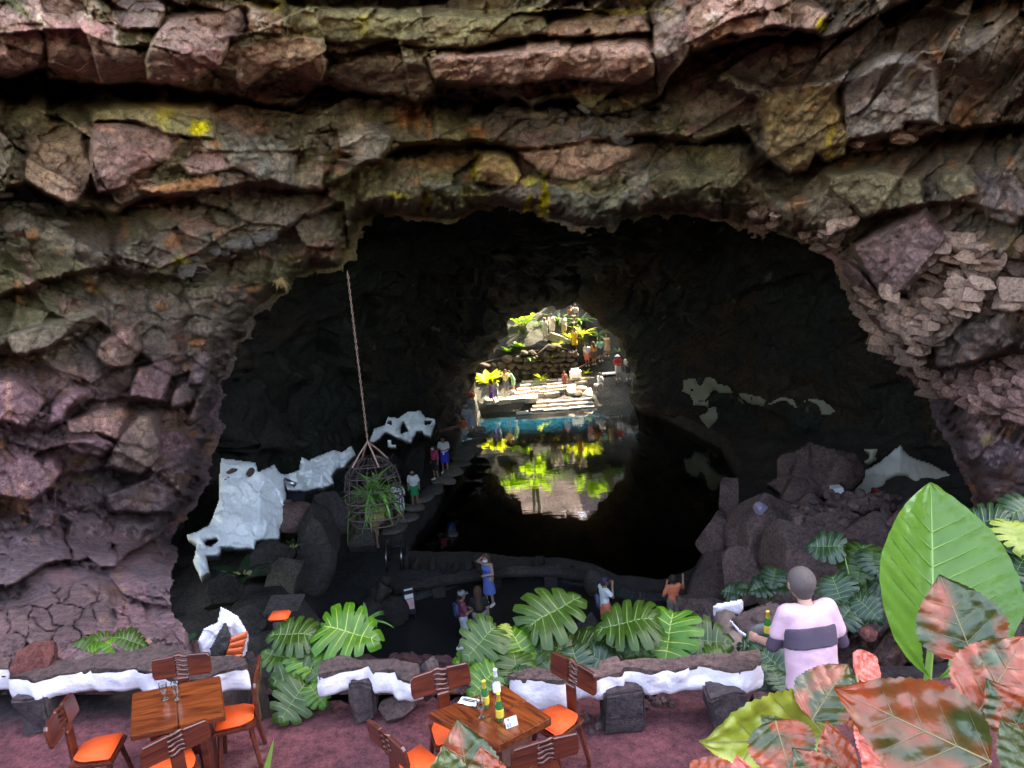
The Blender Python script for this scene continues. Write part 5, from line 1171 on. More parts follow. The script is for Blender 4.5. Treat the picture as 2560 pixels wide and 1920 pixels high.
# ---------------------------------------------------------------- stones packed into the cliff on the right, rubble under the ledges
STN = [rockmat('cliff_stone', (.42, .255, .205), .25, 2.6, bs=.5), rockmat('cliff_stone_red', (.36, .19, .17), .25, 2.6, bs=.5), rockmat('cliff_rubble', (.13, .105, .098), .3, 2.6, bs=.5)]
def pack(poly, cw, ch, mi, seed, dip=.30, lift=.0):
    r = random.Random(seed); us = [p[0] for p in poly]; vs2 = [p[1] for p in poly]; v = min(vs2)
    while v < max(vs2) + 60:
        u = min(us) - r.uniform(0, cw); hh = ch * r.uniform(.7, 1.25)
        while u < max(us):
            w = cw * r.uniform(.55, 1.5); uc, vc = u + w / 2, v + hh / 2 + dip * .3 * (u + w / 2 - np.mean(us)) * 0
            if inpoly(np.array(uc), np.array(vc), poly):
                D = float(cliff_depth(uc, vc)) - lift; p = PV(uc, vc, D); s = 1 / px_per_m(p)
                rock('stone', p, (w * s * .56, .13 * r.uniform(.8, 1.15), hh * s * .60), STN[mi], CLIFF, rot=(r.uniform(-.2, .2) + math.pi * (r.random() < .5), dip + r.uniform(-.22, .22), r.uniform(-.2, .2)), lib=ROCKS_BLK)
            u += w * .92
        v += hh * .86
pack(STONE_AREAS[0], 46, 27, 0, 1)
pack(STONE_AREAS[1], 42, 28, 1, 2)
pack(STONE_AREAS[2], 60, 42, 0, 3)
for (u0_, u1_, li, n, dv, mi) in ((1150, 1720, 0, 60, (4, 70), 2), (430, 680, 2, 22, (-30, 20), 2), (0, 160, 1, 14, (6, 70), 2), (1880, 2130, 2, 24, (-26, 16), 0), (2130, 2400, 1, 16, (-4, 24), 0)):
    r = random.Random(li * 9 + n)
    for k in range(n):
        u = r.uniform(u0_, u1_); v = float(lerp_poly(LEDGES[li][0], u)) + r.uniform(*dv); w = r.uniform(9, 24)
        if inpoly(np.array(u), np.array(v), MOUTH): continue
        p = PV(u, v, float(cliff_depth(u, v)) - .03); s = w / px_per_m(p); rock('stone', p, (s * 1.3, s, s * .8), STN[mi], CLIFF, lib=ROCKS_ANG)
# ---------------------------------------------------------------- border of the terrace towards the lake
bd = thing('stone_border', 'curved low stone beam on stubs along the far side of the dark terrace', 'border', tuple(PZ(1250, 1436, 1.0)))
b0 = Vector(bd.location); path = [(985, 1478), (1060, 1462), (1130, 1448), (1200, 1438), (1270, 1430), (1340, 1428), (1410, 1432), (1475, 1442)]
for i in range(len(path) - 1):
    a = PZ(*path[i], 1.2) - b0; b = PZ(*path[i + 1], 1.2) - b0; bm = bmesh.new(); tube(bm, [a, a.lerp(b, .5) + Vector((0, 0, .02)), b + (a - b) * .02], [.17, .19, .17], 8); bmobj('beam_stone', bm, M['boulder_dark'], bd)
    if i in (1, 3, 5): bm = bmesh.new(); c = a.lerp(b, .5); aabox(bm, (c.x - .2, c.y - .12, c.z - .5), (c.x + .2, c.y + .12, c.z - .14), None, .03); bmobj('stub', bm, M['boulder_dark'], bd)
boulder(1495, 1455, 42, 21.8, (1, .8, 1.1), 'big dark boulder ending the curved stone beam', 'boulder_dark', None)
SP = 'stub stones along the water edge'
STL = ['dark stub stone nearest the steel ladder in the row by the water', 'second dark stub stone from the ladder in the row by the water', 'tall square stub stone in the middle of the left row by the water', 'small stub stone just right of the tall square one by the water', 'low stub stone halfway along the row by the water', 'largest rounded stub stone left of the person in blue', 'rounded stone under the pale reflection behind the curved beam', 'small stub stone beside the largest rounded one', 'first small stub stone before the big end boulder of the beam', 'last small stub stone next to the big end boulder of the beam']
for u, v, s in ((1018, 1406, .17), (1040, 1412, .17), (1080, 1410, .19), (1110, 1416, .16), (1137, 1420, .15), (1196, 1405, .28), (1345, 1404, .24), (1170, 1416, .15), (1395, 1424, .15), (1430, 1428, .15)):
    rock('stub_stone', PZ(u, v, 1.12), (s, s * .9, s * 1.5), M['boulder_dark'], None, STL.pop(0), 'stone', SP, rot=(0, 0, RR.uniform(0, 3)), lib=ROCKS)
def stand_rock():
    r0_ = thing('stone_figure', 'dark lobed stone block with a twisted upper knob on the terrace', 'sculpture', tuple(PZ(958, 1560, .75))); b = Vector(r0_.location)
    for u, v, z, s in ((938, 1530, 1.15, .48), (985, 1528, 1.1, .46), (955, 1478, 1.75, .36), (940, 1490, 1.6, .28), (965, 1455, 2.05, .22)): rock('stone_lobe', PZ(u, v, z) - b, (s, s, s * 1.05), M['boulder_dark'], r0_, lib=ROCKS)
stand_rock()
boulder(1462, 1570, 38, 16.2, (.8, .8, 1.4), 'pointed grey rock standing behind the big split leaf', 'boulder_dark', None)
def ladder():
    p = PZ(990, 1418, .95); root = thing('ladder_rail', 'steel handrail of a pool ladder at the water edge', 'ladder', tuple(p))
    for s in (-1, 1): bm = bmesh.new(); tube(bm, [(s * .26, -.3, 0), (s * .26, -.25, .55), (s * .26, .25, .85), (s * .26, .62, .75), (s * .26, .7, -.3)], .028, 6); bmobj('rail', bm, M['steel'], root, True)
    for k in range(4): bm = bmesh.new(); aabox(bm, (-.25, .30 + .1 * k, .74 - .03 * k - .02 * k * k), (.25, .37 + .1 * k, .765 - .03 * k - .02 * k * k)); bmobj('rung', bm, M['steel'], root)
ladder()
def sign():
    p = PZ(1028, 1545, .72); root = thing('notice_stand', 'small dark notice stand with white and pink sheets on the terrace', 'sign', tuple(p), .35)
    bm = bmesh.new(); aabox(bm, (-.17, -.02, .12), (.17, .02, 1.02)); bmobj('board', bm, M['dkmetal'], root)
    for z0, z1, m_ in ((.93, .985, 'whitepaint'), (.66, .80, 'whitepaint'), (.30, .64, 'pinksheet')): bm = bmesh.new(); aabox(bm, (-.13, -.026, z0), (.13, -.0205, z1)); bmobj('sheet', bm, M[m_], root)
    for s in (-1, 1): bm = bmesh.new(); aabox(bm, (s * .12 - .02, -.14, 0), (s * .12 + .02, .14, .118)); bmobj('foot', bm, M['dkmetal'], root)
M['pinksheet'] = simple('pink_print', (.75, .42, .45), .6, .35, 9)
sign()
# ---------------------------------------------------------------- hanging cage
M['rust'] = simple('rusty_iron', (.05, .030, .028), .85, .5, 30, .5, 60); M['rustchain'] = simple('rusty_chain', (.22, .12, .09), .8, .4, 30, .4, 60)
M['fern'] = leafmat('fern_leaf', (.06, .16, .03), (.11, .24, .05), .4, .5)
def cage():
    D = 13.6; top = PV(868, 674, D); bot = PV(914, 1105, D); bot = Vector((top.x, D, bot.z)); c = Vector((top.x, D, bot.z - .95))
    root = thing('hanging_cage', 'rusty round wire cage holding ferns, hung on a long chain', 'hanging cage', tuple(c)); T = bot - c
    L = (top - bot).length; n = int(L / .062)
    ch = bmesh.new()
    for i in range(n):
        z = T.z + L * i / n; q = Matrix.Translation(Vector((0, 0, z))) @ Matrix.Rotation((i % 2) * math.pi / 2, 4, 'Z')
        pts = [q @ Vector((.017 * math.cos(a), 0, .040 * math.sin(a))) for a in [k * math.pi / 4 for k in range(9)]]; tube(ch, pts, .0065, 4, False)
    bmobj('chain', ch, M['rustchain'], root)
    rings = [(.54, .34), (.36, .47), (.12, .52), (-.10, .535), (-.24, .51), (-.42, .51), (-.58, .44)]
    wob = random.Random(5)
    for z, r in rings:
        bm = bmesh.new(); tube(bm, [(r * math.cos(a), r * math.sin(a), z + .015 * math.sin(3 * a)) for a in [k * math.pi / 14 for k in range(29)]], .009 if z > -.1 else .013, 5, False); bmobj('hoop', bm, M['rust'], root, True)
    for k in range(16):
        a = k * math.pi / 8; bm = bmesh.new(); tube(bm, [(r * math.cos(a + wob.uniform(-.03, .03)), r * math.sin(a), z) for z, r in [(.66, .12)] + rings], .0055, 4); bmobj('rib', bm, M['rust'], root)
    for k in range(120):   # tangle of thin wires
        a = wob.uniform(0, 6.28); b = a + wob.uniform(-1.2, 1.2); z = wob.uniform(-.56, .54); z2 = z + wob.uniform(-.25, .25); r = np.interp(z, [q[0] for q in rings[::-1]], [q[1] for q in rings[::-1]])
        if k == 0: wt = bmesh.new()
        tube(wt, [(r * math.cos(a), r * math.sin(a), z), (.85 * r * math.cos((a + b) / 2), .85 * r * math.sin((a + b) / 2), (z + z2) / 2), (r * math.cos(b), r * math.sin(b), z2)], .0045, 4)
    bmobj('wire_tangle', wt, M['rust'], root)
    for k in range(4):
        a = k * math.pi / 2 + .6; bm = bmesh.new(); tube(bm, [T, T + (Vector((.36 * math.cos(a), .36 * math.sin(a), .54)) - T) * .5 + Vector((0, 0, .02)), (.36 * math.cos(a), .36 * math.sin(a), .54)], .016, 5); bmobj('chain_leg', bm, M['rustchain'], root)
    bm = bmesh.new()
    for k in range(5): aabox(bm, (-.17, -.15, -.555 + k * .055), (.17, .15, -.555 + k * .055 + .042), None, .006)
    cr = bmobj('plant_crate', bm, simple('yellow_wood', (.26, .15, .05), .7, .3, 8), None); cr.location = c; tag(cr, 'small yellowish wooden crate inside the hanging cage', 'crate')
    fr = thing('fern', 'bright green fern growing through the bars of the hanging cage', 'fern', tuple(c + Vector((0, 0, -.25))))
    bl = blade_mesh('fern_frond', M['fern'], 1, .075, 7, 1.1, lambda t: (.5 + .5 * (int(t * 14) % 2)) * (1 - t) ** .5 + .05); r = random.Random(8)
    for k in range(170):
        a = r.uniform(0, 6.28); el = r.uniform(-.5, 1.3); put_leaf(bl, fr, (r.uniform(-.16, .16), r.uniform(-.16, .16), r.uniform(-.12, .30)), (math.cos(a) * math.cos(el), math.sin(a) * math.cos(el), math.sin(el)), (0, 0, 1), r.uniform(.42, .72), 'frond')
    dr = blade_mesh('hanging_frond', M['fern'], 1, .06, 10, .15, lambda t: (.7 + .3 * (int(t * 20) % 2)) * (1 - t) ** .4 + .1)
    put_leaf(dr, fr, (-.46, -.1, -.05), (-.22, -.1, -1), (-1, -.6, .1), .72, 'frond')
cage()
# ---------------------------------------------------------------- patio: low painted walls, tables, chairs
FL = 8.1
M['walltop'] = rockmat('wall_top_stone', (.13, .078, .075), .3, 2.2, bs=.5)
M['stub'] = rockmat('wall_stub_stone', (.085, .058, .064), .3, 2.2, bs=.5)
def low_wall(label, top, th=.20, z=8.62, seed=0, stubs=(), rag=.018):
    pts = [PZ(u, v, z) for u, v in top]; r = random.Random(seed); ring = []
    for i in range(len(pts)):
        a, b = pts[i], pts[(i + 1) % len(pts)]; n = max(1, int((b - a).length / .045))
        for k in range(n):
            p = a.lerp(b, k / n); e = vn(np.array([p.x * 7.0]), np.array([p.y * 7.0 + seed]), 5)[0] - .5; e2 = r.uniform(-1, 1)
            ring.append(p + Vector((e * .05 + e2 * .004, e * .06 + r.uniform(-1, 1) * .004, 0)))
    c = sum(ring, Vector()) / len(ring); root = thing('low_wall', label, 'wall', (c.x, c.y, z - th), 0, 'low painted walls along the patio'); o = Vector(root.location)
    cx = Vector((c.x, c.y, 0))
    # stone top with a thin rounded lip
    bm = bmesh.new(); up = [bm.verts.new(p - o + Vector((0, 0, .012 * math.sin(p.x * 9) + .004))) for p in ring]; dn = [bm.verts.new(p - o - Vector((0, 0, .028 + .030 * vn(np.array([p.x * 9]), np.array([p.y * 9.]), 8)[0]))) for p in ring]
    f = bm.faces.new(up); 
    for i in range(len(ring)): j = (i + 1) % len(ring); bm.faces.new((up[j], up[i], dn[i], dn[j]))
    bm.normal_update()
    if f.normal.z < 0: bmesh.ops.reverse_faces(bm, faces=bm.faces[:])
    t = bmesh.ops.triangulate(bm, faces=[f]); bmesh.ops.subdivide_edges(bm, edges=[e for e in bm.edges if e.calc_length() > .12 and all(abs(v.co.z - (z - o.z)) < .02 for v in e.verts)], cuts=2)
    for v in bm.verts:
        if v.co.z > z - o.z - .02: v.co.z += .016 * (vn(np.array([v.co.x * 5.0]), np.array([v.co.y * 5.0]), 9)[0] - .5)
    bmobj('stone_top', bm, M['walltop'], root)
    # painted side: bulging strip with a wavy lower edge
    V = []; F = []; n = len(ring); rows = 7
    nr = []
    for i in range(n):
        e = ring[(i + 3) % n] - ring[i - 3]; q = Vector((e.y, -e.x, 0)).normalized()
        if q.dot(Vector((ring[i].x - c.x, ring[i].y - c.y, 0))) < 0 and abs(q.dot(Vector((ring[i].x - c.x, ring[i].y - c.y, 0)))) > .3: q = -q
        nr.append(q)
    area = sum(ring[i].x * ring[(i + 1) % n].y - ring[(i + 1) % n].x * ring[i].y for i in range(n))
    if area > 0: nr = [Vector((ring[(i + 3) % n].y - ring[i - 3].y, ring[i - 3].x - ring[(i + 3) % n].x, 0)).normalized() for i in range(n)]
    else: nr = [-Vector((ring[(i + 3) % n].y - ring[i - 3].y, ring[i - 3].x - ring[(i + 3) % n].x, 0)).normalized() for i in range(n)]
    fw = [max(0, min(1, .55 - 1.6 * q.y)) for q in nr]
    fw = [sum(fw[(i + k) % n] for k in range(-3, 4)) / 7 for i in range(n)]
    for k in range(rows):
        q = k / (rows - 1)
        for i, p in enumerate(ring):
            w = th * (.92 + .2 * vn(np.array([p.x * 4.0]), np.array([p.y * 4.0 + 3]), 12 + seed)[0]); d = Vector((p.x - c.x, p.y - c.y, 0)).normalized()
            fc = facet(np.array([p.x * 7.0 + p.y * 3]), np.array([p.y * 2.0 + q * .6]), 14 + seed, 1.6)[0][0]
            b = .020 + .012 * math.sin(q * 3.1) + .036 * fc + .012 * (vn(np.array([p.x * 14.0]), np.array([q * 2.5]), 15)[0] - .5)
            f_ = fw[i]; V.append(p - o + nr[i] * (b * f_ - .05 * (1 - f_)) - Vector((0, 0, .012 + .05 * (1 - f_) + q * w)))
    for k in range(rows - 1):
        for i in range(n): j = (i + 1) % n; F.append((k * n + i, k * n + j, (k + 1) * n + j, (k + 1) * n + i))
    F.append(tuple((rows - 1) * n + i for i in range(n)))
    link('painted_side', mk('painted_side', V, F, M['wallpaint'], True), root)
    for (u, v, w, h, pt) in stubs:
        p = PZ(u, v, FL + h * .5); bm = bmesh.new(); aabox(bm, (-w * .5, -.14, -h * .5), (w * .5, .14, h * .62), None, .03, r)
        for q in bm.verts:
            if q.co.z < 0: q.co.x *= pt
        bmesh.ops.bevel(bm, geom=bm.edges[:], offset=.025, segments=2, affect='EDGES'); bmesh.ops.subdivide_edges(bm, edges=bm.edges[:], cuts=2)
        for q in bm.verts: q.co += Vector((1, 1, 1)) * .03 * fbm(np.array([q.co.x * 8 + u]), np.array([q.co.z * 8 + q.co.y * 5]), 4, 3)[0]
        s = bmobj('stub_stone', bm, M['stub'], root); s.location = p - o
    return root
low_wall('far left low wall end with white painted edge beside the reddish boulder', [(-80, 1642), (22, 1643), (24, 1666), (-80, 1668)], seed=1)
low_wall('long low wall on the left with a brown top and wavy white edge', [(19, 1692), (97, 1700), (148, 1684), (194, 1677), (272, 1673), (334, 1669), (365, 1680), (404, 1686), (447, 1700), (513, 1692), (552, 1675), (618, 1667), (616, 1649), (579, 1638), (517, 1642), (459, 1634), (428, 1618), (373, 1616), (330, 1630), (272, 1634), (171, 1647), (93, 1649), (47, 1663)], seed=2, stubs=[(108, 1770, .34, .32, .75)])
low_wall('middle low wall left of the table with the bottles, stepped white edge', [(801, 1687), (805, 1655), (850, 1640), (947, 1653), (1017, 1650), (1050, 1655), (1052, 1690), (1029, 1700), (1013, 1698), (986, 1679), (939, 1675), (916, 1664), (850, 1675)], .19, seed=3, stubs=[(912, 1745, .27, .34, .7)])
low_wall('short rounded white wall block behind the table with the bottles', [(1274, 1682), (1313, 1669), (1340, 1668), (1365, 1680), (1420, 1698), (1390, 1706), (1350, 1702), (1310, 1696)], .27, seed=4)
low_wall('low wall on the right with a brown top and white edge by the waiter', [(1425, 1674), (1496, 1665), (1499, 1650), (1542, 1640), (1554, 1655), (1710, 1638), (1800, 1634), (1895, 1624), (1905, 1650), (1880, 1668), (1850, 1677), (1800, 1670), (1710, 1667), (1612, 1682), (1555, 1674), (1548, 1686), (1440, 1692)], .19, seed=5, stubs=[(1555, 1768, .32, .36, 1.15), (1812, 1775, .34, .36, .8)])
redrock = rockmat('red_boulder', (.19, .060, .052), .3, 1.8)
rock('boulder', PV(82, 1650, 6.7), (.22, .2, .25), redrock, None, 'brick red rounded boulder standing at the left low wall', 'boulder', lib=ROCKS_HI, idx=1)
rock('boulder', PV(1075, 1690, 6.3), (.12, .12, .27), M['stub'], None, 'grey pointed stone behind the upper left chair of the middle table', 'boulder', lib=ROCKS_HI, idx=2, rot=(.1, .2, .4))
rock('boulder', PV(1000, 1765, 6.25), (.24, .18, .16), M['boulder'], None, 'grey rounded stone under the middle low wall', 'boulder', lib=ROCKS_HI, idx=0)
rock('boulder', PV(1900, 1775, 5.9), (.22, .18, .2), M['stub'], None, 'dark pitted stone below the right low wall beside the waiter', 'boulder', lib=ROCKS_HI, idx=3)
rock('boulder', PV(2172, 1584, 7.6), (.12, .1, .1), redrock, None, 'small red brick like stone right of the waiter', 'boulder', lib=ROCKS_LO)
PB = 'round pebbles at the foot of the low walls'
for i, (u, v, s) in enumerate([(1478, 1828, .05), (1500, 1816, .06), (1452, 1806, .05), (1470, 1796, .055), (1502, 1795, .05), (1525, 1800, .04), (1612, 1765, .07), (1640, 1757, .06), (1660, 1748, .055), (1625, 1745, .05), (1680, 1760, .05), (1590, 1760, .05), (985, 1790, .06), (1010, 1785, .05), (965, 1778, .05), (790, 1762, .07), (820, 1765, .06), (772, 1750, .06)]):
    rock('pebble', PZ(u, v, FL + s * .4), (s, s * .9, s * .75), M['boulder'], None, 'small rounded pebble at the foot of the ' + ('short white wall block behind the cushion' if 1440 < u < 1530 else 'right low wall between its two stub stones' if u > 1580 else 'grey rounded stone under the middle wall' if u > 900 else 'split leaf plant left of the middle wall'), 'pebble', PB, lib=ROCKS)
# --- wood
def woodmat(name, c1, c2, rough=.28):
    m, t, b = nodemat(name); co = objco(t); mp = t.nodes.new('ShaderNodeMapping'); mp.inputs['Scale'].default_value = (2.2, 26, 26); t.links.new(co, mp.inputs[0])
    w = t.nodes.new('ShaderNodeTexNoise'); w.inputs['Scale'].default_value = 1.0; w.inputs['Detail'].default_value = 6; w.inputs['Distortion'].default_value = 1.6; t.links.new(mp.outputs[0], w.inputs['Vector'])
    c = ramp(t, w.outputs['Fac'], [(.32, c1), (.5, [(a + e) / 2 for a, e in zip(c1, c2)]), (.66, c2)])
    mp2 = t.nodes.new('ShaderNodeMapping'); mp2.inputs['Scale'].default_value = (5, 9, 9); t.links.new(co, mp2.inputs[0])
    v = t.nodes.new('ShaderNodeTexVoronoi'); v.inputs['Scale'].default_value = .7; t.links.new(mp2.outputs[0], v.inputs['Vector']); k = ramp(t, v.outputs['Distance'], [(.05, (.25, .2, .2)), (.17, (1, 1, 1))])
    t.links.new(mixc(t, 'MULTIPLY', .9, c, k), b.inputs['Base Color']); b.inputs['Roughness'].default_value = rough; b.inputs['Coat Weight'].default_value = .35; b.inputs['Coat Roughness'].default_value = .2
    bump(t, b, w.outputs['Fac'], .25, .004); return m
M['table'] = woodmat('varnished_red_wood', (.045, .008, .004), (.20, .042, .010))
M['chairwood'] = woodmat('dark_red_wood', (.040, .008, .006), (.13, .024, .011), .32)
M['cushion'] = simple('orange_cushion_cloth', (.70, .068, .005), .75, .08, 14, .2, 40)
def table(label, corners, gap_dir, z=8.85, th=.055):
    c = sum((Vector(p) for p in corners), Vector()) / 4; root = thing('dining_table', label, 'table', (c.x, c.y, FL), 0, 'wooden tables on the patio')
    ce = [Vector(p) - c for p in corners]   # a b along the long side, planks split across it
    ex = ((ce[1] - ce[0]) + (ce[2] - ce[3])).normalized(); yaw = math.atan2(ex.y, ex.x); root.rotation_euler.z = yaw; R = Matrix.Rotation(-yaw, 3, 'Z'); ce = [R @ p for p in ce]
    for s in (0, 1):
        q = [ce[0].lerp(ce[1], .5 * s + .006 * s), ce[0].lerp(ce[1], .5 * s + .494 + .006 * s), ce[3].lerp(ce[2], .5 * s + .494 + .006 * s), ce[3].lerp(ce[2], .5 * s + .006 * s)]
        bm = bmesh.new(); b = [bm.verts.new((p.x, p.y, z - FL - th)) for p in q]; t = [bm.verts.new((p.x, p.y, z - FL)) for p in q]
        bm.faces.new(b[::-1]); bm.faces.new(t)
        for i in range(4): bm.faces.new((b[i], b[(i + 1) % 4], t[(i + 1) % 4], t[i]))
        bmesh.ops.recalc_face_normals(bm, faces=bm.faces[:]); bmesh.ops.bevel(bm, geom=bm.edges[:], offset=.008, segments=2, affect='EDGES'); 
        o = bmobj('plank', bm, M['table'], root); 
    for s in (-1, 1):
        bm = bmesh.new(); aabox(bm, (s * .17 - .035, -.16, .03), (s * .17 + .035, .16, z - FL - th - .003)); bmesh.ops.bevel(bm, geom=bm.edges[:], offset=.01, segments=1, affect='EDGES'); bmobj('leg', bm, M['chairwood'], root)
        bm = bmesh.new(); aabox(bm, (s * .17 - .05, -.22, 0), (s * .17 + .05, .22, .027)); bmobj('foot', bm, M['chairwood'], root)
    bm = bmesh.new(); aabox(bm, (-.13, -.03, .28), (.13, .03, .36)); bmobj('stretcher', bm, M['chairwood'], root)
    return root, yaw
T1, _ = table('left table of two broad reddish planks with two empty glasses', [PZ(325, 1840, 8.85), PZ(563, 1787, 8.85), PZ(550, 1688, 8.85), PZ(330, 1733, 8.85)], 0)
T2, yaw2 = table('middle table of two thick planks with beer bottles and number card', [PZ(1070, 1781, 8.85), PZ(1243, 1863, 8.85), PZ(1379, 1793, 8.85), PZ(1262, 1712, 8.85)], 0, 8.85, .07)
def make_chair():
    root = thing('chair', 'wooden chair', 'chair', (0, 0, 0), 0, 'carved wooden chairs at the patio tables'); w = .17
    bm = bmesh.new(); q = [(-.155, .17), (.155, .17), (.175, -.16), (-.175, -.16)]; q = [(-.175, .17), (.175, .17), (.15, -.17), (-.15, -.17)]
    b = [bm.verts.new((x, y, .385)) for x, y in q[::-1]]; t = [bm.verts.new((x, y, .42)) for x, y in q[::-1]]; bm.faces.new(b[::-1]); bm.faces.new(t)
    for i in range(4): bm.faces.new((b[i], b[(i + 1) % 4], t[(i + 1) % 4], t[i]))
    bmesh.ops.recalc_face_normals(bm, faces=bm.faces[:]); bmesh.ops.bevel(bm, geom=bm.edges[:], offset=.008, segments=2, affect='EDGES'); bmobj('seat', bm, M['chairwood'], root)
    for x in (-.12, .12):
        for y in (-.12, .12):
            bm = bmesh.new(); tube(bm, [(x, y, .384), (x * 1.45, y * 1.4, 0)], [.022, .017], 6); bmobj('leg', bm, M['chairwood'], root)
    bm = bmesh.new(); aabox(bm, (-.05, -.195, .36), (.05, -.162, .66)); bmesh.ops.bevel(bm, geom=bm.edges[:], offset=.008, segments=1, affect='EDGES'); bmobj('back_post', bm, M['chairwood'], root)
    T_ = Matrix.Translation((0, -.205, .66)) @ Matrix.Rotation(.12, 4, 'X')
    for s in (-1, 1):   # two outer boards of the back
        bm = bmesh.new(); pr = [(s * .055, -.01), (s * .235, -.012), (s * .25, .02), (s * .245, .15), (s * .225, .175), (s * .055, .185)]
        f = [bm.verts.new(T_ @ Vector((x, -.014 - abs(x) * .12 * 0, z))) for x, z in pr]; g = [bm.verts.new(T_ @ Vector((x, .018, z))) for x, z in pr]
        bm.faces.new(f); bm.faces.new(g[::-1])
        for i in range(len(f)): bm.faces.new((f[i], g[i], g[(i + 1) % len(f)], f[(i + 1) % len(f)]))
        bmesh.ops.recalc_face_normals(bm, faces=bm.faces[:]); bmesh.ops.bevel(bm, geom=bm.edges[:], offset=.006, segments=1, affect='EDGES'); bmobj('back_board', bm, M['chairwood'], root)
    for k in range(5):  # carved twisted rungs joining them
        z = .005 + k * .042; bm = bmesh.new(); tube(bm, [T_ @ Vector((x, -.002 + .007 * math.sin(x * 60 + k), z + .009 * math.sin(x * 45))) for x in (-.062, -.04, -.02, 0, .02, .04, .062)], [.016, .012, .017, .013, .017, .012, .016], 6); bmobj('carved_rung', bm, M['chairwood'], root, True)
    return root
CH0 = make_chair(); used = [False]
def cushion(loc, yaw, label):
    bm = bmesh.new(); q = [(-.165, .155), (.165, .155), (.15, -.06), (.10, -.15), (-.10, -.15), (-.15, -.06)]
    b = [bm.verts.new((x, y, 0)) for x, y in q[::-1]]; t = [bm.verts.new((x * .97, y * .97, .034)) for x, y in q[::-1]]; bm.faces.new(b[::-1]); bm.faces.new(t); n = len(q)
    for i in range(n): bm.faces.new((b[i], b[(i + 1) % n], t[(i + 1) % n], t[i]))
    bmesh.ops.recalc_face_normals(bm, faces=bm.faces[:]); bmesh.ops.bevel(bm, geom=bm.edges[:], offset=.013, segments=3, affect='EDGES')
    o = bmobj('seat_cushion', bm, M['cushion'], None, True); o.location = loc; o.rotation_euler.z = yaw; tag(o, label, 'cushion', 'orange seat cushions'); return o
def chair(x, y, yaw, label, cl):
    o = CH0 if not used[0] else copy_tree(CH0); used[0] = True; o.location = (x, y, FL + .012); o.rotation_euler.z = yaw; o['label'] = label
    if cl: cushion((x, y, FL + .012 + .424), yaw, cl)
    return o
def chair_px(bu, bv, fx, fy, label, cl, z=8.82):
    """by the middle of the back board in the photograph and the facing direction"""
    b = PZ(bu, bv, z); d = Vector((fx, fy, 0)).normalized(); yaw = math.atan2(d.y, d.x) - math.pi / 2; p = b + d * .20; return chair(p.x, p.y, yaw, label, cl)
def chair_seat(su, sv, fx, fy, label, cl):
    s = PZ(su, sv, FL + .45); yaw = math.atan2(fy, fx) - math.pi / 2; return chair(s.x, s.y, yaw, label, cl)
chair_seat(243, 1872, 1, .12, 'chair at the left end of the left table, back towards the left', 'orange cushion on the chair left of the left table')
chair_px(455, 1676, .12, -1, 'chair behind the left table, its grained back against the wall', None)
chair_seat(590, 1790, -1, -.22, 'chair at the right end of the left table, back towards the plants', 'orange cushion on the chair right of the left table')
chair_px(440, 1866, -.62, .78, 'chair in front of the left table, seen from its back', 'orange cushion on the chair in front of the left table')
chair_px(1104, 1712, .35, -1, 'chair behind the middle table on the left, broad back beside the pointed stone', 'orange cushion on the chair behind the middle table on the left')
chair_seat(1392, 1797, -.75, -.66, 'chair behind the middle table on the right, back towards the white wall', 'orange cushion on the chair behind the middle table on the right')
chair_seat(1040, 1912, .75, .66, 'chair in front of the middle table on the left, back towards the left', 'orange cushion on the chair in front of the middle table on the left')
chair_px(1362, 1885, -.28, 1, 'chair in front of the middle table on the right, seen from its back', None)
# --- things on the tables
def glassmat(name, col, rough=.02, a=.25):
    m = bpy.data.materials.new(name); m.use_nodes = True; t = m.node_tree; t.nodes.clear(); out = t.nodes.new('ShaderNodeOutputMaterial'); g = t.nodes.new('ShaderNodeBsdfGlossy'); tr = t.nodes.new('ShaderNodeBsdfTransparent'); mx = t.nodes.new('ShaderNodeMixShader'); lw = t.nodes.new('ShaderNodeLayerWeight')
    g.inputs['Roughness'].default_value = rough; tr.inputs['Color'].default_value = tuple(col) + (1,); lw.inputs['Blend'].default_value = a
    t.links.new(lw.outputs['Facing'], mx.inputs[0]); t.links.new(tr.outputs[0], mx.inputs[1]); t.links.new(g.outputs[0], mx.inputs[2]); t.links.new(mx.outputs[0], out.inputs[0]); return m
M['clear'] = glassmat('clear_glass', (.88, .9, .9)); M['amber'] = simple('golden_foil', (.75, .52, .06), .35, .15, 12, metal=.3); M['paper'] = simple('white_paper', (.80, .78, .76), .7, .05)
M['ink'] = simple('dark_ink', (.03, .03, .035), .6, .1)
mg, tg, bgm = nodemat('green_bottle_glass'); bgm.inputs['Base Color'].default_value = (.01, .11, .025, 1); bgm.inputs['Roughness'].default_value = .06; bgm.inputs['Coat Weight'].default_value = 1; M['green'] = mg
def bottle(u, v, label, clear=False, z=8.852):
    p = PZ(u, v, z); root = thing('bottle', label, 'bottle', tuple(p), 0, 'bottles on the middle table')
    bm = bmesh.new(); lathe(bm, [(.026, 0), (.030, .006), (.030, .115), (.026, .14), (.0135, .175), (.0125, .215), (.0145, .218), (.0145, .228), (.010, .229)], 16); gb = bmobj('glass_body', bm, M['clear'] if clear else M['green'], root, True)
    bm = bmesh.new(); lathe(bm, [(.0306, .035), (.0308, .04), (.0308, .10), (.0306, .104)], 16); bmobj('label', bm, M['paper'] if clear else M['amber'], gb, True)
    bm = bmesh.new(); lathe(bm, [(.0145, .165), (.0165, .168), (.0135, .2165), (.0153, .2175), (.0153, .229), (.006, .232)], 14); bmobj('neck_foil', bm, M['paper'] if clear else M['amber'], gb, True)
    return root
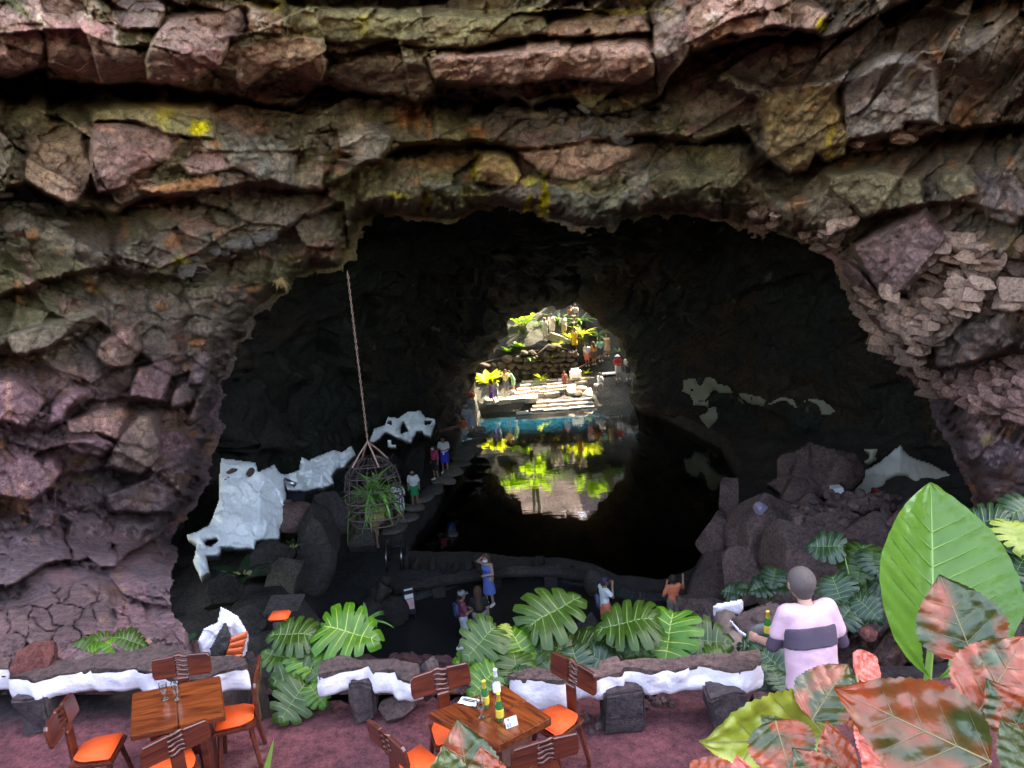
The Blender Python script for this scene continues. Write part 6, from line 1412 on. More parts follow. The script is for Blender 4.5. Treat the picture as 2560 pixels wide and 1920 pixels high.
bottle(1215, 1768, 'green beer bottle with a yellow neck at the back of the middle table'); bottle(1251, 1801, 'green beer bottle with a yellow neck beside the number card'); bottle(1243, 1738, 'clear bottle with a white label at the far corner of the middle table', True)
def glass(u, v, label, s=1.0):
    p = PZ(u, v, 8.852); root = thing('drinking_glass', label, 'glass', tuple(p), 0, 'stemmed glasses on the tables'); bm = bmesh.new()
    prof = [(.030 * s, 0), (.030 * s, .004), (.006, .012), (.006, .035 * s), (.024 * s, .055 * s), (.032 * s, .09 * s), (.031 * s, .145 * s), (.029 * s, .145 * s), (.030 * s, .09 * s), (.022 * s, .057 * s), (.002, .045 * s)]
    lathe(bm, prof, 16); bmobj('bowl', bm, M['clear'], root, True); return root
glass(413, 1747, 'left of the two empty glasses on the left table'); glass(443, 1747, 'right of the two empty glasses on the left table'); glass(1204, 1790, 'empty stemmed glass beside the bottles on the middle table')
def card():
    p = PZ(1277, 1812, 8.853); root = thing('number_card', 'white folded table card with the number 03 beside the green bottle', 'card', tuple(p), .42)
    for s in (-1, 1):
        bm = bmesh.new(); v = [bm.verts.new(q) for q in ((-.048, s * .028, 0), (.048, s * .028, 0), (.048, s * .003, .066), (-.048, s * .003, .066))]; bm.faces.new(v); 
        r = bmesh.ops.solidify(bm, geom=bm.faces[:], thickness=.0015); cf = bmobj('card_face', bm, M['paper'], root)
        if s == -1: front_face = cf
    def txt(body, size, x, zz, root=root):
        c = bpy.data.curves.new('lettering', 'FONT'); c.body = body; c.size = size; c.extrude = .0004; o = bpy.data.objects.new('lettering', c); C.objects.link(o); o.parent = root
        a = math.atan2(.066, .025); o.rotation_euler = (a, 0, 0); t = zz / .066; o.location = (x, -.028 + .025 * t - .0022, zz + .0008); dg = bpy.context.evaluated_depsgraph_get(); me = bpy.data.meshes.new_from_object(o.evaluated_get(dg)); n_ = bpy.data.objects.new('lettering', me); C.objects.link(n_); n_.parent = front_face; n_.rotation_euler = o.rotation_euler; n_.location = o.location; me.materials.clear(); me.materials.append(M['ink']); bpy.data.objects.remove(o); n_.name = 'lettering'; return n_
    txt('03', .034, -.040, .008)
    bm = bmesh.new()
    for (x, z) in ((-.028, .052), (-.024, .046), (-.020, .050)): aabox(bm, (x, -.0098 + .0, z), (x + .006, -.0078, z + .008))
    bmobj('emblem', bm, M['ink'], front_face)
card()
def napkin():
    p = PZ(1172, 1757, 8.853); root = thing('napkin', 'white napkin with dark cutlery lying left of the bottles', 'napkin', tuple(p), -.4)
    bm = bmesh.new(); bmesh.ops.create_grid(bm, x_segments=10, y_segments=6, size=.5)
    for v in bm.verts: v.co = Vector((v.co.x * .15, v.co.y * .085, .006 + .012 * (vn(np.array([v.co.x * 5]), np.array([v.co.y * 5]), 3)[0])))
    bmesh.ops.solidify(bm, geom=bm.faces[:], thickness=.002); bmobj('cloth', bm, M['paper'], root, True)
    for k in range(2): bm = bmesh.new(); aabox(bm, (-.05, -.012 + .018 * k, .021), (.06, -.004 + .018 * k, .025)); bmobj('cutlery', bm, M['ink'], root)
napkin()
# --- white booths of rendered stone
def booth_left():
    root = thing('booth', 'white rendered booth seat with orange padded back behind the left low wall', 'booth', tuple(PV(560, 1640, 7.3)))
    into(patch('shell', None, [(494, 1603), (509, 1572), (544, 1556), (552, 1517), (568, 1525), (595, 1540), (614, 1572), (622, 1587), (612, 1650), (560, 1655), (502, 1645)], 7.42, M['wallpaint'], 3, .03, 30, .25, rag=1.5, seed=21), root)
    into(patch('dark_stone', None, [(564, 1552), (577, 1591), (574, 1622), (556, 1646), (529, 1646), (525, 1622), (540, 1591)], 7.24, M['boulder_dark'], 3, .03, 25, .2, rag=2, seed=22), root)
    for k in range(4):
        a, b = k / 4, (k + .96) / 4; L = lambda p, q, t: (p[0] + (q[0] - p[0]) * t, p[1] + (q[1] - p[1]) * t)
        tl, tr, bl, br = (577, 1594), (620, 1576), (561, 1650), (600, 1655); into(patch('back_pad', None, [L(tl, bl, a), L(tr, br, a), L(tr, br, b), L(tl, bl, b)], 7.22, M['orangevinyl'], 2, .0, 30, .1, rag=.3, seed=23, bow=.02), root)
M['orangevinyl'] = simple('orange_vinyl', (.62, .10, .03), .35, .1)
booth_left()
def booth_right():
    root = thing('booth', 'white rendered booth seat with red cushion on the right terrace', 'booth', tuple(PV(1800, 1560, 8.4)))
    into(patch('shell', None, [(1782, 1516), (1793, 1509), (1856, 1498), (1858, 1520), (1848, 1540), (1836, 1540), (1795, 1534), (1800, 1548), (1812, 1562), (1800, 1566), (1786, 1550)], 8.4, M['wallpaint'], 3, .02, 30, .3, rag=1, seed=24), root)
    into(patch('seat_pad', None, [(1794, 1537), (1836, 1540), (1845, 1542), (1812, 1560), (1802, 1552)], 8.5, M['red'], 2.5, .01, 30, .2, rag=.5, seed=25), root)
booth_right()
tb = patch('stone_table', 'dark irregular stone table with a white broken edge on the right terrace', [(1828, 1546), (1860, 1530), (1925, 1502), (1950, 1510), (1960, 1560), (1930, 1600), (1880, 1600), (1850, 1575)], lambda U, V_: 7.6 + .004 * (1560 - V_), M['walltop'], 4, .02, 40, .15, 'table', rag=3, seed=26)
into(patch('painted_edge', None, [(1822, 1550), (1830, 1552), (1850, 1575), (1880, 1594), (1876, 1601), (1848, 1586)], 7.5, M['wallpaint'], 2.5, .01, 20, .1, rag=1, seed=27), tb)
tr_ = bmesh.new(); tube(tr_, [PV(1812, 1550, 7.9), PV(1830, 1590, 7.6), PV(1840, 1640, 7.2)], [.14, .12, .10], 8); o = bmobj('tree_stump', tr_, simple('grey_brown_bark', (.14, .09, .075), .9, .4, 14, .6, 25), None, True); tag(o, 'leaning brown stump between the right booth and the low wall', 'stump')
bm = bmesh.new(); aabox(bm, (-.12, -.1, 0), (.12, .1, .06)); bmesh.ops.bevel(bm, geom=bm.edges[:], offset=.02, segments=2, affect='EDGES'); o = bmobj('seat_cushion', bm, M['cushion'], None, True); o.location = PV(700, 1545, 8.6); tag(o, 'orange cushion half hidden by the left split leaves', 'cushion', 'orange seat cushions')
bm = bmesh.new(); aabox(bm, (-.05, -.14, -.34), (.05, .14, -.002)); o = bmobj('cushion_stand', bm, M['boulder_dark'], None, True); o.location = PV(700, 1545, 8.6); tag(o, 'dark block under the orange cushion behind the split leaves', 'block')
slab_ = bmesh.new(); p = PV(712, 1512, 12.5); aabox(slab_, (p.x - .3, p.y - .3, p.z - .05), (p.x + .3, p.y + .3, p.z + .02), None, .03); o = bmobj('slate_slab', slab_, M['boulder_dark'], None); tag(o, 'flat dark slate slab on the steps left of the terrace', 'slab')
# ---------------------------------------------------------------- split-leaf plants
M['mon'] = leafmat('split_leaf_green', (.015, .034, .004), (.030, .060, .007), .20, .36, .30, 5, tcol=(.16, .34, .03))
M['mon_b'] = leafmat('split_leaf_bright', (.026, .085, .004), (.05, .14, .008), .28, .36, .32, 5, tcol=(.25, .5, .03))
M['mon_d'] = leafmat('split_leaf_dark', (.008, .022, .010), (.018, .042, .018), .15, .34, .35, 5)
M['mon_y'] = leafmat('split_leaf_yellow', (.16, .20, .02), (.26, .28, .04), .3, .35, .5, 5)
M['vein'] = simple('leaf_vein', (.085, .14, .028), .4, .15, 10); M['vein_y'] = simple('leaf_vein_yellow', (.22, .27, .04), .4, .15, 10)
def monstera_mesh(name, m, vm, seed=0, n=8, droop=.35):
    """unit length split leaf along +Y, stalk joint at the origin: lobes cut from the margin, holes by the rib"""
    r = random.Random(seed); V = []; F = []; mat = []
    def surf(x, y):
        z = .16 * abs(x) - droop * (y - .15) ** 2 * .8 - .55 * x * x * droop * 1.6 + .018 * math.sin(9 * y + 5 * x)
        return (x, y, z)
    def out(t, s):   # margin point for parameter t (0 at the back lobe, 1 at the tip)
        a = (-.62 + 1.57 * t) * 1.0; ang = math.radians(-128 + 218 * t)
        rr_ = [.30, .44, .53, .57, .57, .56, .56, .60, .74][min(8, int(t * 8))] * (1 - (t * 8) % 1) + [.30, .44, .53, .57, .57, .56, .56, .60, .74][min(8, int(t * 8) + 1)] * ((t * 8) % 1)
        cx, cy = 0, .30
        th = math.radians(-100 + 190 * t); return (s * rr_ * math.cos(th), cy + rr_ * math.sin(th) * (1.0 if th < 0 else 1.02))
    K = 7
    for s in (-1, 1):
        for i in range(n):
            t0, t1 = i / n, (i + 1) / n; gap = (.10 + .10 * r.random()) / n; dp = .46 + .14 * r.random(); le = r.uniform(.94, 1.04)
            y0, y1 = max(0, -.02 + .92 * t0 ** 1.25), max(0.0, -.02 + .92 * t1 ** 1.25); base = len(V)
            for k in range(K + 1):
                q = k / K; e = sstep(dp, 1, q) if q > dp else 0; g = gap * (.35 + .65 * q) * (1 if q > dp else 0) + (.10 / n if .12 < q < .30 and i % 2 == seed % 2 else 0)
                tip = 1 - .25 * max(0, q - .85) / .15
                for c in (0, .5, 1):
                    tt = t0 + g + (t1 - t0 - 2 * g) * (.5 + (c - .5) * (1 if q < .85 else tip)); ym = y0 + (y1 - y0) * c
                    ox, oy = out(tt, s); ox *= le; oy = .3 + (oy - .3) * le
                    bend = .10 * q * (1 - q) * 4 * (.5 - t0); x = ox * q; y = ym + (oy - ym) * q + bend * .5
                    p = surf(x, y); V.append((p[0], p[1], p[2] + (.014 if c == .5 else 0) * (q < .99) - .05 * e * q))
            for k in range(K):
                for c in (0, 1):
                    a = base + 3 * k + c; f = (a, a + 1, a + 4, a + 3); F.append(f if s < 0 else f[::-1]); mat.append(0)
            # side vein
            vb = len(V)
            for k in range(K):
                p = V[base + 3 * k + 1]; w = .008 * (1 - .8 * k / K)
                V.append((p[0], p[1] - w, p[2] + .004)); V.append((p[0], p[1] + w, p[2] + .004))
            for k in range(K - 1):
                a = vb + 2 * k; f = (a, a + 1, a + 3, a + 2); F.append(f if s < 0 else f[::-1]); mat.append(1)
    vb = len(V)
    for k in range(9):
        y = .93 * k / 8; p = surf(0, y); w = .014 * (1 - .75 * k / 8)
        V += [(-w, y, p[2] + .004), (0, y, p[2] + .016), (w, y, p[2] + .004)]
    for k in range(8):
        a = vb + 3 * k; F += [(a, a + 1, a + 4, a + 3), (a + 1, a + 2, a + 5, a + 4)]; mat += [1, 1]
    me = bpy.data.meshes.new(name); me.from_pydata(V, [], F); me.materials.append(m); me.materials.append(vm)
    for p, k in zip(me.polygons, mat): p.material_index = k; p.use_smooth = True
    return me
MON = {}
for key, m, v in (('g', 'mon', 'vein'), ('b', 'mon_b', 'vein_y'), ('d', 'mon_d', 'vein'), ('y', 'mon_y', 'vein_y')):
    MON[key] = [monstera_mesh('split_leaf', M[m], M[v], i, 7 + i % 3, .25 + .15 * (i % 3)) for i in range(4)]
def leaf_frame(u, v, D, ang, up=.75, cam_=.65, roll=0):
    """place on the spot seen at (u, v): tip points along the picture angle (0 right, 90 down), face turned up and outwards"""
    p = PV(u, v, D); tc = (Vector(CAM) - p).normalized(); n = (tc * cam_ + Vector((0, 0, 1)) * up).normalized()
    a = RAD(ang); d = Vector(RV) * math.cos(a) - Vector(UV) * math.sin(a); d = (d - n * d.dot(n)).normalized()
    if roll: n = Matrix.Rotation(roll, 3, d) @ n
    return p, d, n
def split_plant(label, base, leaves, group='split leaf plants', D0=None):
    root = thing('split_leaf_plant', label, 'plant', tuple(base), 0, group); b0 = Vector(base); r = random.Random(int(leaves[0][0]))
    for (u, v, px, ang, D, key) in leaves:
        p, d, n = leaf_frame(u, v, D, ang + r.uniform(-6, 6), r.uniform(.45, .85), r.uniform(.5, .8), r.uniform(-.25, .25)); L = px / px_per_m(p) * 1.0
        j = p - d * L * .40 - b0; put_leaf(r.choice(MON[key]), root, j, d, n, L)
        bm = bmesh.new(); f = Vector((r.uniform(-.06, .06), r.uniform(-.05, .05), 0)); tube(bm, [f, f.lerp(j, .55) + Vector((0, 0, .12 * j.length)), j], [.014, .011, .009], 5); bmobj('stalk', bm, M['vein'], root, True)
    return root
split_plant('split leaf plant between the left booth and the middle low wall, one large bright leaf', PV(765, 1745, 6.6), [(735, 1583, 118, 186, 6.9, 'g'), (868, 1578, 150, 22, 6.9, 'b'), (738, 1690, 112, 165, 6.6, 'g'), (768, 1655, 95, 62, 6.7, 'b'), (735, 1748, 112, 105, 6.3, 'g'), (790, 1735, 70, 60, 6.35, 'b'), (700, 1640, 90, 200, 6.8, 'g'), (800, 1690, 60, 40, 6.5, 'g')])
split_plant('split leaf plant behind the middle table with tall fan shaped leaves', PV(1262, 1750, 6.4), [(1205, 1600, 118, 118, 6.5, 'g'), (1298, 1612, 120, 62, 6.6, 'b'), (1178, 1650, 100, 150, 6.4, 'b'), (1290, 1670, 100, 85, 6.3, 'g'), (1235, 1665, 90, 100, 6.35, 'g'), (1262, 1575, 40, 280, 6.7, 'y'), (1215, 1700, 100, 120, 6.2, 'b'), (1310, 1690, 70, 50, 6.2, 'd')])
split_plant('split leaf plant with one huge upright leaf in the middle of the hedge', PV(1420, 1740, 6.6), [(1378, 1530, 165, -38, 6.8, 'g'), (1400, 1622, 118, 28, 6.6, 'g'), (1475, 1612, 120, 215, 6.7, 'g'), (1345, 1650, 90, 140, 6.5, 'g'), (1545, 1622, 60, -20, 6.9, 'd'), (1440, 1650, 90, 80, 6.5, 'd'), (1500, 1650, 80, 30, 6.5, 'd')])
split_plant('split leaf plant behind the right low wall with a hanging bright leaf', PV(1650, 1720, 6.4), [(1572, 1552, 158, 178, 6.6, 'g'), (1672, 1588, 150, 96, 6.5, 'b'), (1755, 1600, 130, 12, 6.6, 'g'), (1600, 1600, 90, 120, 6.5, 'g'), (1700, 1630, 80, 70, 6.4, 'd'), (1790, 1640, 70, 20, 6.3, 'g')])
split_plant('low split leaf plant peeping over the left low wall', PV(250, 1680, 7.0), [(205, 1622, 75, 190, 7.0, 'g'), (258, 1608, 80, -30, 7.1, 'g'), (320, 1598, 80, 0, 7.1, 'g'), (285, 1615, 60, 40, 7.0, 'b'), (235, 1625, 60, 150, 6.95, 'b')])
split_plant('dark split leaf plant with a silvery hanging leaf right of the waiter', PV(2150, 1560, 9.0), [(2068, 1365, 85, 195, 9.5, 'd'), (2150, 1400, 110, 100, 9.3, 'g'), (2190, 1400, 80, 80, 9.2, 'd'), (2093, 1475, 95, 80, 9.0, 'd'), (2165, 1515, 80, 60, 8.6, 'd'), (2110, 1540, 80, 120, 8.6, 'd'), (2200, 1460, 80, 30, 9.2, 'd')])
split_plant('small dark split leaf plant on the rocks left of the waiter', PV(1925, 1500, 11), [(1935, 1440, 60, 100, 11, 'd'), (1905, 1465, 60, 160, 11, 'd'), (1960, 1462, 60, 30, 11, 'd'), (1830, 1480, 50, 200, 11.5, 'd'), (1860, 1470, 40, 20, 11.4, 'd')])
split_plant('split leaf plant low behind the right end of the wall beside the waiter', PV(1910, 1700, 6.6), [(1905, 1620, 80, 130, 6.7, 'd'), (1930, 1650, 80, 60, 6.5, 'd'), (1885, 1612, 70, 200, 6.9, 'd'), (1915, 1690, 80, 95, 6.3, 'd'), (1945, 1700, 60, 80, 6.2, 'd')])
split_plant('split leaf plant at the right edge with one yellow leaf', PV(2520, 1480, 6.0), [(2470, 1300, 110, 200, 6.2, 'd'), (2490, 1350, 100, 110, 6.1, 'd'), (2540, 1335, 95, 75, 6.0, 'y'), (2545, 1420, 110, 110, 5.9, 'd'), (2560, 1270, 100, -20, 6.2, 'd'), (2500, 1440, 90, 150, 5.9, 'd')])
broad_d = blade_mesh('broad_dark_leaf', M['mon_d'], 1, .24, 6, .5, HEART)
def dark_plant(label, u, v, D, R, n, seed): return rosette(label, 'plant', PV(u, v, D), R, broad_d, n, seed, .45, None, .35, 'broad_leaf_plant')
dark_plant('dark broad leaved plant growing from the rocks below the large white rock face', 610, 1450, 15.4, .50, 13, 81)
dark_plant('tiny dark plant on the rocks right of the large white rock face', 735, 1372, 18.0, .26, 9, 82)
dark_plant('small dark plant at the foot of the left cliff behind the wall', 455, 1625, 7.4, .16, 9, 83)
rosette('feathery small plant at the edge of the dark terrace', 'plant', PV(920, 1555, 8.4), .34, strap, 16, 84, .5, None, 0, 'fern')
def dry_tuft(label, u, v, px, seed):
    p = PV(u, v, float(cliff_depth(u, v)) - .03); root = thing('dry_tuft', label, 'tuft', tuple(p)); r = random.Random(seed); s = px / px_per_m(p); bm = bmesh.new()
    for k in range(46):
        d = Vector((r.gauss(0, 1), -abs(r.gauss(0, .6)), r.gauss(-.3, 1))).normalized() * s * r.uniform(.5, 1.1); q = Vector((r.uniform(-.3, .3), 0, r.uniform(-.3, .3))) * s; tube(bm, [q, q + d * .5 + Vector((0, 0, -.1 * s)), q + d + Vector((0, 0, -.4 * s))], [.004, .003, .002], 3)
    bmobj('straw', bm, simple('dry_straw', (.42, .25, .10), .8, .3), root)
dry_tuft('tuft of dry orange grass on the rock left of the cave mouth', 700, 697, 24, 1); dry_tuft('dry yellow grass clump on the dark rock at the right edge', 2468, 1088, 24, 2)
# fallen leaves on the middle wall
for i, (u, v) in enumerate([(905, 1652), (930, 1648), (962, 1655), (985, 1650)]): pass

# ---------------------------------------------------------------- the big elephant-ear leaf close to the viewer
def leaf_sheet(name, outline, m, vm, nveins=9, rows=16, cols=46, cup=.12, ripple=.012, veinang=52, serr=0, seed=0, back=.0, curl=.12, vr=.006, vd=.010):
    """leaf of unit length along +Y. outline(t) -> half width at t in [-back, 1]; ribs raised, blade quilted between them"""
    r = random.Random(seed); V = []; F = []; UVs = []
    for j in range(cols + 1):
        t = -back + (1 + back) * j / cols
        for i in range(-rows, rows + 1):
            s = i / rows; w = outline(t)
            if serr and abs(i) == rows: w *= 1 + serr * ((j % 3) - 1)
            x = s * w; y = t + .0
            lat = (t - abs(x) * math.tan(math.radians(90 - veinang)) * .9)      # coordinate along the midrib where the side rib through here starts
            ph = (lat * nveins) % 1.0; q = abs(ph - .5) * 2                       # 1 at a rib
            z = cup * abs(s) ** 1.3 * w * 2 - curl * (t ** 2) * .5 - .35 * curl * abs(x) ** 2 * 4
            z += -vd * (q ** 6) * (abs(s) > .02) + .8 * vd * math.cos((ph - .5) * 2 * math.pi) * min(1, abs(s) * 2) + ripple * math.sin(14 * t + 9 * s + seed) * abs(s) + .5 * ripple * vn(np.array([x * 14.0]), np.array([y * 14.0]), seed)[0]
            if back and t < 0: x = s * w if abs(s) > 0 else 0; 
            V.append((x, y, z))
    W_ = 2 * rows + 1
    for j in range(cols):
        t = -back + (1 + back) * (j + .5) / cols
        for i in range(2 * rows):
            if t < -.01 and (abs(i - rows + .5) < rows * .12 * (1 + 6 * (-t) / max(back, .01) * .4)): continue    # notch at the stalk
            a = j * W_ + i; F.append((a, a + 1, a + W_ + 1, a + W_))
    mat = [0] * len(F)
    def z_at(x, y):
        t = y; w = max(outline(t), 1e-4); s = max(-1, min(1, x / w)); j = int(round((t + back) / (1 + back) * cols)); i = int(round(s * rows)) + rows; j = max(0, min(cols, j)); return V[j * W_ + i][2]
    def ribbon(pts, w0, w1):
        b = len(V); n = len(pts)
        for k, (x, y) in enumerate(pts):
            x2, y2 = pts[min(k + 1, n - 1)]; x1, y1 = pts[max(k - 1, 0)]; dx, dy = x2 - x1, y2 - y1; l = math.hypot(dx, dy) + 1e-9; w = w0 + (w1 - w0) * k / (n - 1); z = z_at(x, y)
            V.append((x - dy / l * w, y + dx / l * w, z + .002)); V.append((x, y, z + .008 + w * .5)); V.append((x + dy / l * w, y - dx / l * w, z + .002))
        for k in range(n - 1):
            a = b + 3 * k; F.append((a + 1, a, a + 3, a + 4)); F.append((a + 2, a + 1, a + 4, a + 5)); mat.extend([1, 1])
    ribbon([(0, .97 * k / 20) for k in range(21)], vr * 1.5, vr * .4)
    for k in range(nveins + 3):
        y0 = (k + .0) / nveins
        for s in (-1, 1):
            pts = []
            for q in range(13):
                x = q / 12 * .9; yy = y0 + x * math.tan(math.radians(90 - veinang)) * .9
                if yy > .99 or x > outline(yy) * .97: break
                pts.append((s * x, yy))
            if len(pts) > 2 and y0 < .92: ribbon(pts, vr * .8, vr * .2)
    me = bpy.data.meshes.new(name); me.from_pydata(V, [], F); me.materials.append(m); me.materials.append(vm)
    for p, k in zip(me.polygons, mat): p.material_index = k; p.use_smooth = True
    return me
def prof_pts(pts):
    a = np.array(pts)
    return lambda t: float(np.interp(t, a[:, 0], a[:, 1]))
M['ear'] = leafmat('elephant_ear_green', (.050, .125, .010), (.080, .165, .018), .34, .33, .5, 4, tcol=(.22, .36, .02))
M['ear_vein'] = simple('elephant_ear_rib', (.16, .26, .05), .4, .1)
ear_prof = prof_pts([(-.36, .02), (-.33, .12), (-.27, .20), (-.18, .27), (-.05, .335), (.08, .375), (.2, .385), (.35, .37), (.5, .325), (.65, .26), (.78, .185), (.88, .11), (.95, .05), (1.0, .004)])
def px_leaf(parent, me, bu, bv, tu, tv, Db, Dt, roll, wscale=1.0, name='leaf'):
    """stalk joint at (bu, bv, Db), tip at (tu, tv, Dt)"""
    b = PV(bu, bv, Db); t = PV(tu, tv, Dt); d = t - b; L = d.length; d.normalize(); tc = (Vector(CAM) - b).normalized(); n = (tc - d * tc.dot(d)).normalized(); n = Matrix.Rotation(roll, 3, d) @ n; x = d.cross(n)
    o = bpy.data.objects.new(name, me); C.objects.link(o); o.parent = parent; o.matrix_local = Matrix.Translation(b - Vector(parent.location)) @ Matrix(((x.x, d.x, n.x, 0), (x.y, d.y, n.y, 0), (x.z, d.z, n.z, 0), (0, 0, 0, 1))) @ Matrix.Diagonal((L * wscale, L, L, 1)); return o
ear = thing('elephant_ear_plant', 'huge pale green heart shaped leaf standing close at the right, taller than the waiter', 'plant', tuple(PV(2345, 1900, 2.0)))
EAR = leaf_sheet('elephant_ear_leaf', ear_prof, M['ear'], M['ear_vein'], 8, 22, 60, .42, .010, 50, back=.36, seed=3, curl=.06, vr=.006, vd=.006)
px_leaf(ear, EAR, 2332, 1556, 2330, 1203, 2.02, 2.25, .34, 1.14)
bm = bmesh.new(); b = PV(2332, 1560, 2.03) - Vector(ear.location); tube(bm, [b, b + Vector((.02, .05, -.25)), b + Vector((.05, .12, -.75))], [.008, .012, .016], 8); bmobj('stalk', bm, M['ear_vein'], ear, True)

# ---------------------------------------------------------------- coppery mottled shrub in front of it
def copper(name, seed, green, coral, pink=(.30, .065, .032), mix_lo=.46, trans=.25):
    m = bpy.data.materials.new(name); m.use_nodes = True; t = m.node_tree; b = t.nodes['Principled BSDF']; out = t.nodes['Material Output']; co = objco(t)
    mp = t.nodes.new('ShaderNodeMapping'); mp.inputs['Location'].default_value = (seed * 1.7, seed * .9, 0); mp.inputs['Scale'].default_value = (1.6, 1.1, 1); t.links.new(co, mp.inputs[0])
    f = noise(t, 1.5, 2, .4, mp.outputs[0], .5); k = ramp(t, f, [(mix_lo - .08, (0, 0, 0)), (mix_lo + .10, (1, 1, 1))])
    cor = ramp(t, noise(t, 5, 4, .6, mp.outputs[0]), [(.35, coral), (.65, pink)]); grn = ramp(t, noise(t, 7, 4, .6, mp.outputs[0]), [(.3, green), (.7, [c * 1.8 for c in green])])
    c = mixc(t, 'MIX', k, grn, cor); t.links.new(c, b.inputs['Base Color']); b.inputs['Roughness'].default_value = .33; b.inputs['Specular IOR Level'].default_value = .5; b.inputs['Coat Tint'].default_value = (.75, .9, 1, 1); b.inputs['Coat Weight'].default_value = .2; b.inputs['Coat Roughness'].default_value = .28
    tr = t.nodes.new('ShaderNodeBsdfTranslucent'); mx = t.nodes.new('ShaderNodeMixShader'); mx.inputs[0].default_value = trans; t.links.new(mixc(t, 'MULTIPLY', 1.0, c, (1.4, 1.2, .8)), tr.inputs['Color'])
    t.links.new(b.outputs[0], mx.inputs[1]); t.links.new(tr.outputs[0], mx.inputs[2]); t.links.new(mx.outputs[0], out.inputs['Surface'])
    nb = bump(t, b, noise(t, 5, 2, .4, co, .4), .30, .05); bump(t, b, noise(t, 34, 3, .5, co), .10, .01, nb); return m
CO = [copper('copper_leaf_%d' % i, i, (.030, .036, .008), (.34, .045, .008), mix_lo=q) for i, q in enumerate((.46, .50, .54, .40, .34))]
CO.append(copper('copper_leaf_red', 9, (.10, .04, .02), (.55, .07, .04), (.6, .13, .10), .30)); CO.append(copper('copper_leaf_green', 8, (.055, .062, .018), (.50, .12, .06), (.55, .2, .15), .64)); CO.append(copper('copper_leaf_yellow', 7, (.20, .20, .02), (.32, .30, .03), (.38, .34, .06), .5))
M['cop_vein'] = simple('copper_leaf_rib', (.17, .12, .04), .45, .15)
oval = prof_pts([(0, .03), (.03, .14), (.10, .25), (.2, .325), (.32, .36), (.45, .355), (.6, .305), (.75, .215), (.87, .115), (.95, .045), (1, .004)])
COP = [leaf_sheet('copper_leaf', oval, CO[i], M['cop_vein'], 5, 12, 54, .14, .016, 48, .03, 10 + i, curl=.22, vr=.005, vd=.011) for i in range(len(CO))]
shrub = thing('copper_shrub', 'glossy mottled coral, green and silvery leaved shrub in the lower right corner', 'shrub', tuple(PV(2350, 2100, 1.5)))
for (bu, bv, tu, tv, Db, Dt, roll, w, k) in [
    (2474, 1903, 2086, 1726, 1.10, 1.22, -.15, .98, 0), (2435, 1650, 2350, 1436, 1.55, 1.65, .05, 1.35, 2), (1938, 1803, 1985, 1965, 1.55, 1.42, .1, 1.45, 1), (2030, 1800, 2122, 1650, 1.75, 1.85, -.2, 1.15, 2), (2440, 1790, 2570, 1590, 1.4, 1.45, .2, 1.25, 3),
    (2140, 1690, 2200, 1640, 1.7, 1.75, .3, 1.3, 5), (2270, 1925, 2135, 1770, 1.3, 1.4, .2, 1.15, 5), (2120, 1960, 2060, 1800, 1.4, 1.5, -.3, .9, 4), (1830, 1990, 1720, 1895, 1.45, 1.55, .2, 1.2, 4), (2300, 2010, 2150, 1850, 1.2, 1.28, .1, 1.1, 5), (2600, 1960, 2500, 1800, 1.25, 1.32, -.2, 1.0, 6),
    (1880, 2020, 1840, 1890, 1.4, 1.45, -.2, 1.1, 5), (2210, 1800, 2110, 1810, 1.55, 1.6, .2, 1.1, 3), (2560, 1840, 2470, 1700, 1.35, 1.4, .1, 1.1, 1), (2400, 2000, 2330, 1880, 1.15, 1.2, .2, 1.1, 0), (1990, 1870, 1900, 1790, 1.62, 1.68, -.3, 1.1, 6), (2080, 1990, 1985, 1870, 1.35, 1.4, .2, 1.2, 1)]:
    o = px_leaf(shrub, COP[k], bu, bv, tu, tv, Db, Dt, roll, w)
    b = PV(bu, bv, Db) - Vector(shrub.location); bm = bmesh.new(); e = Vector((RR.uniform(-.05, .05), .03, -.05)); tube(bm, [b, b.lerp(e, .4) + Vector((0, .01, -.03)), e], [.0035, .004, .006], 6); bmobj('stalk', bm, M['cop_vein'], shrub, True)
yl = thing('yellow_leaf_plant', 'large yellow green leaf with wavy edge under the mottled shrub', 'plant', tuple(PV(1960, 2050, 1.6)))
px_leaf(yl, COP[7], 2090, 1835, 1760, 1868, 1.8, 1.78, -.35, 1.0)
px_leaf(yl, COP[7], 2050, 1960, 2030, 1770, 1.75, 1.85, .3, 1.1)
sh2 = thing('copper_shrub', 'single green and pink toothed leaf rising in front of the middle table', 'shrub', tuple(PV(1190, 2150, 1.6)))
px_leaf(sh2, COP[2], 1182, 2040, 1147, 1800, 1.62, 1.72, .1, 1.15); px_leaf(sh2, COP[3], 1230, 2010, 1200, 1870, 1.55, 1.6, -.2, 1.3); px_leaf(sh2, COP[6], 1120, 2040, 1115, 1870, 1.58, 1.62, .3, 1.2)
bm = bmesh.new(); b = PV(1182, 2040, 1.62) - Vector(sh2.location); tube(bm, [b, (0, 0, 0)], .004, 6); bmobj('stalk', bm, M['cop_vein'], sh2, True)
sp = thing('sword_leaf_plant', 'single pale green sword shaped leaf pointing up by the left table', 'plant', tuple(PV(640, 2050, 2.0)))
sword = blade_mesh('sword_leaf', M['leaf_far'], 1, .085, 10, .1, lambda t: (1 - t) ** .75 + .01, .4); px_leaf(sp, sword, 640, 2030, 686, 1844, 2.0, 2.1, .1, 1.0)

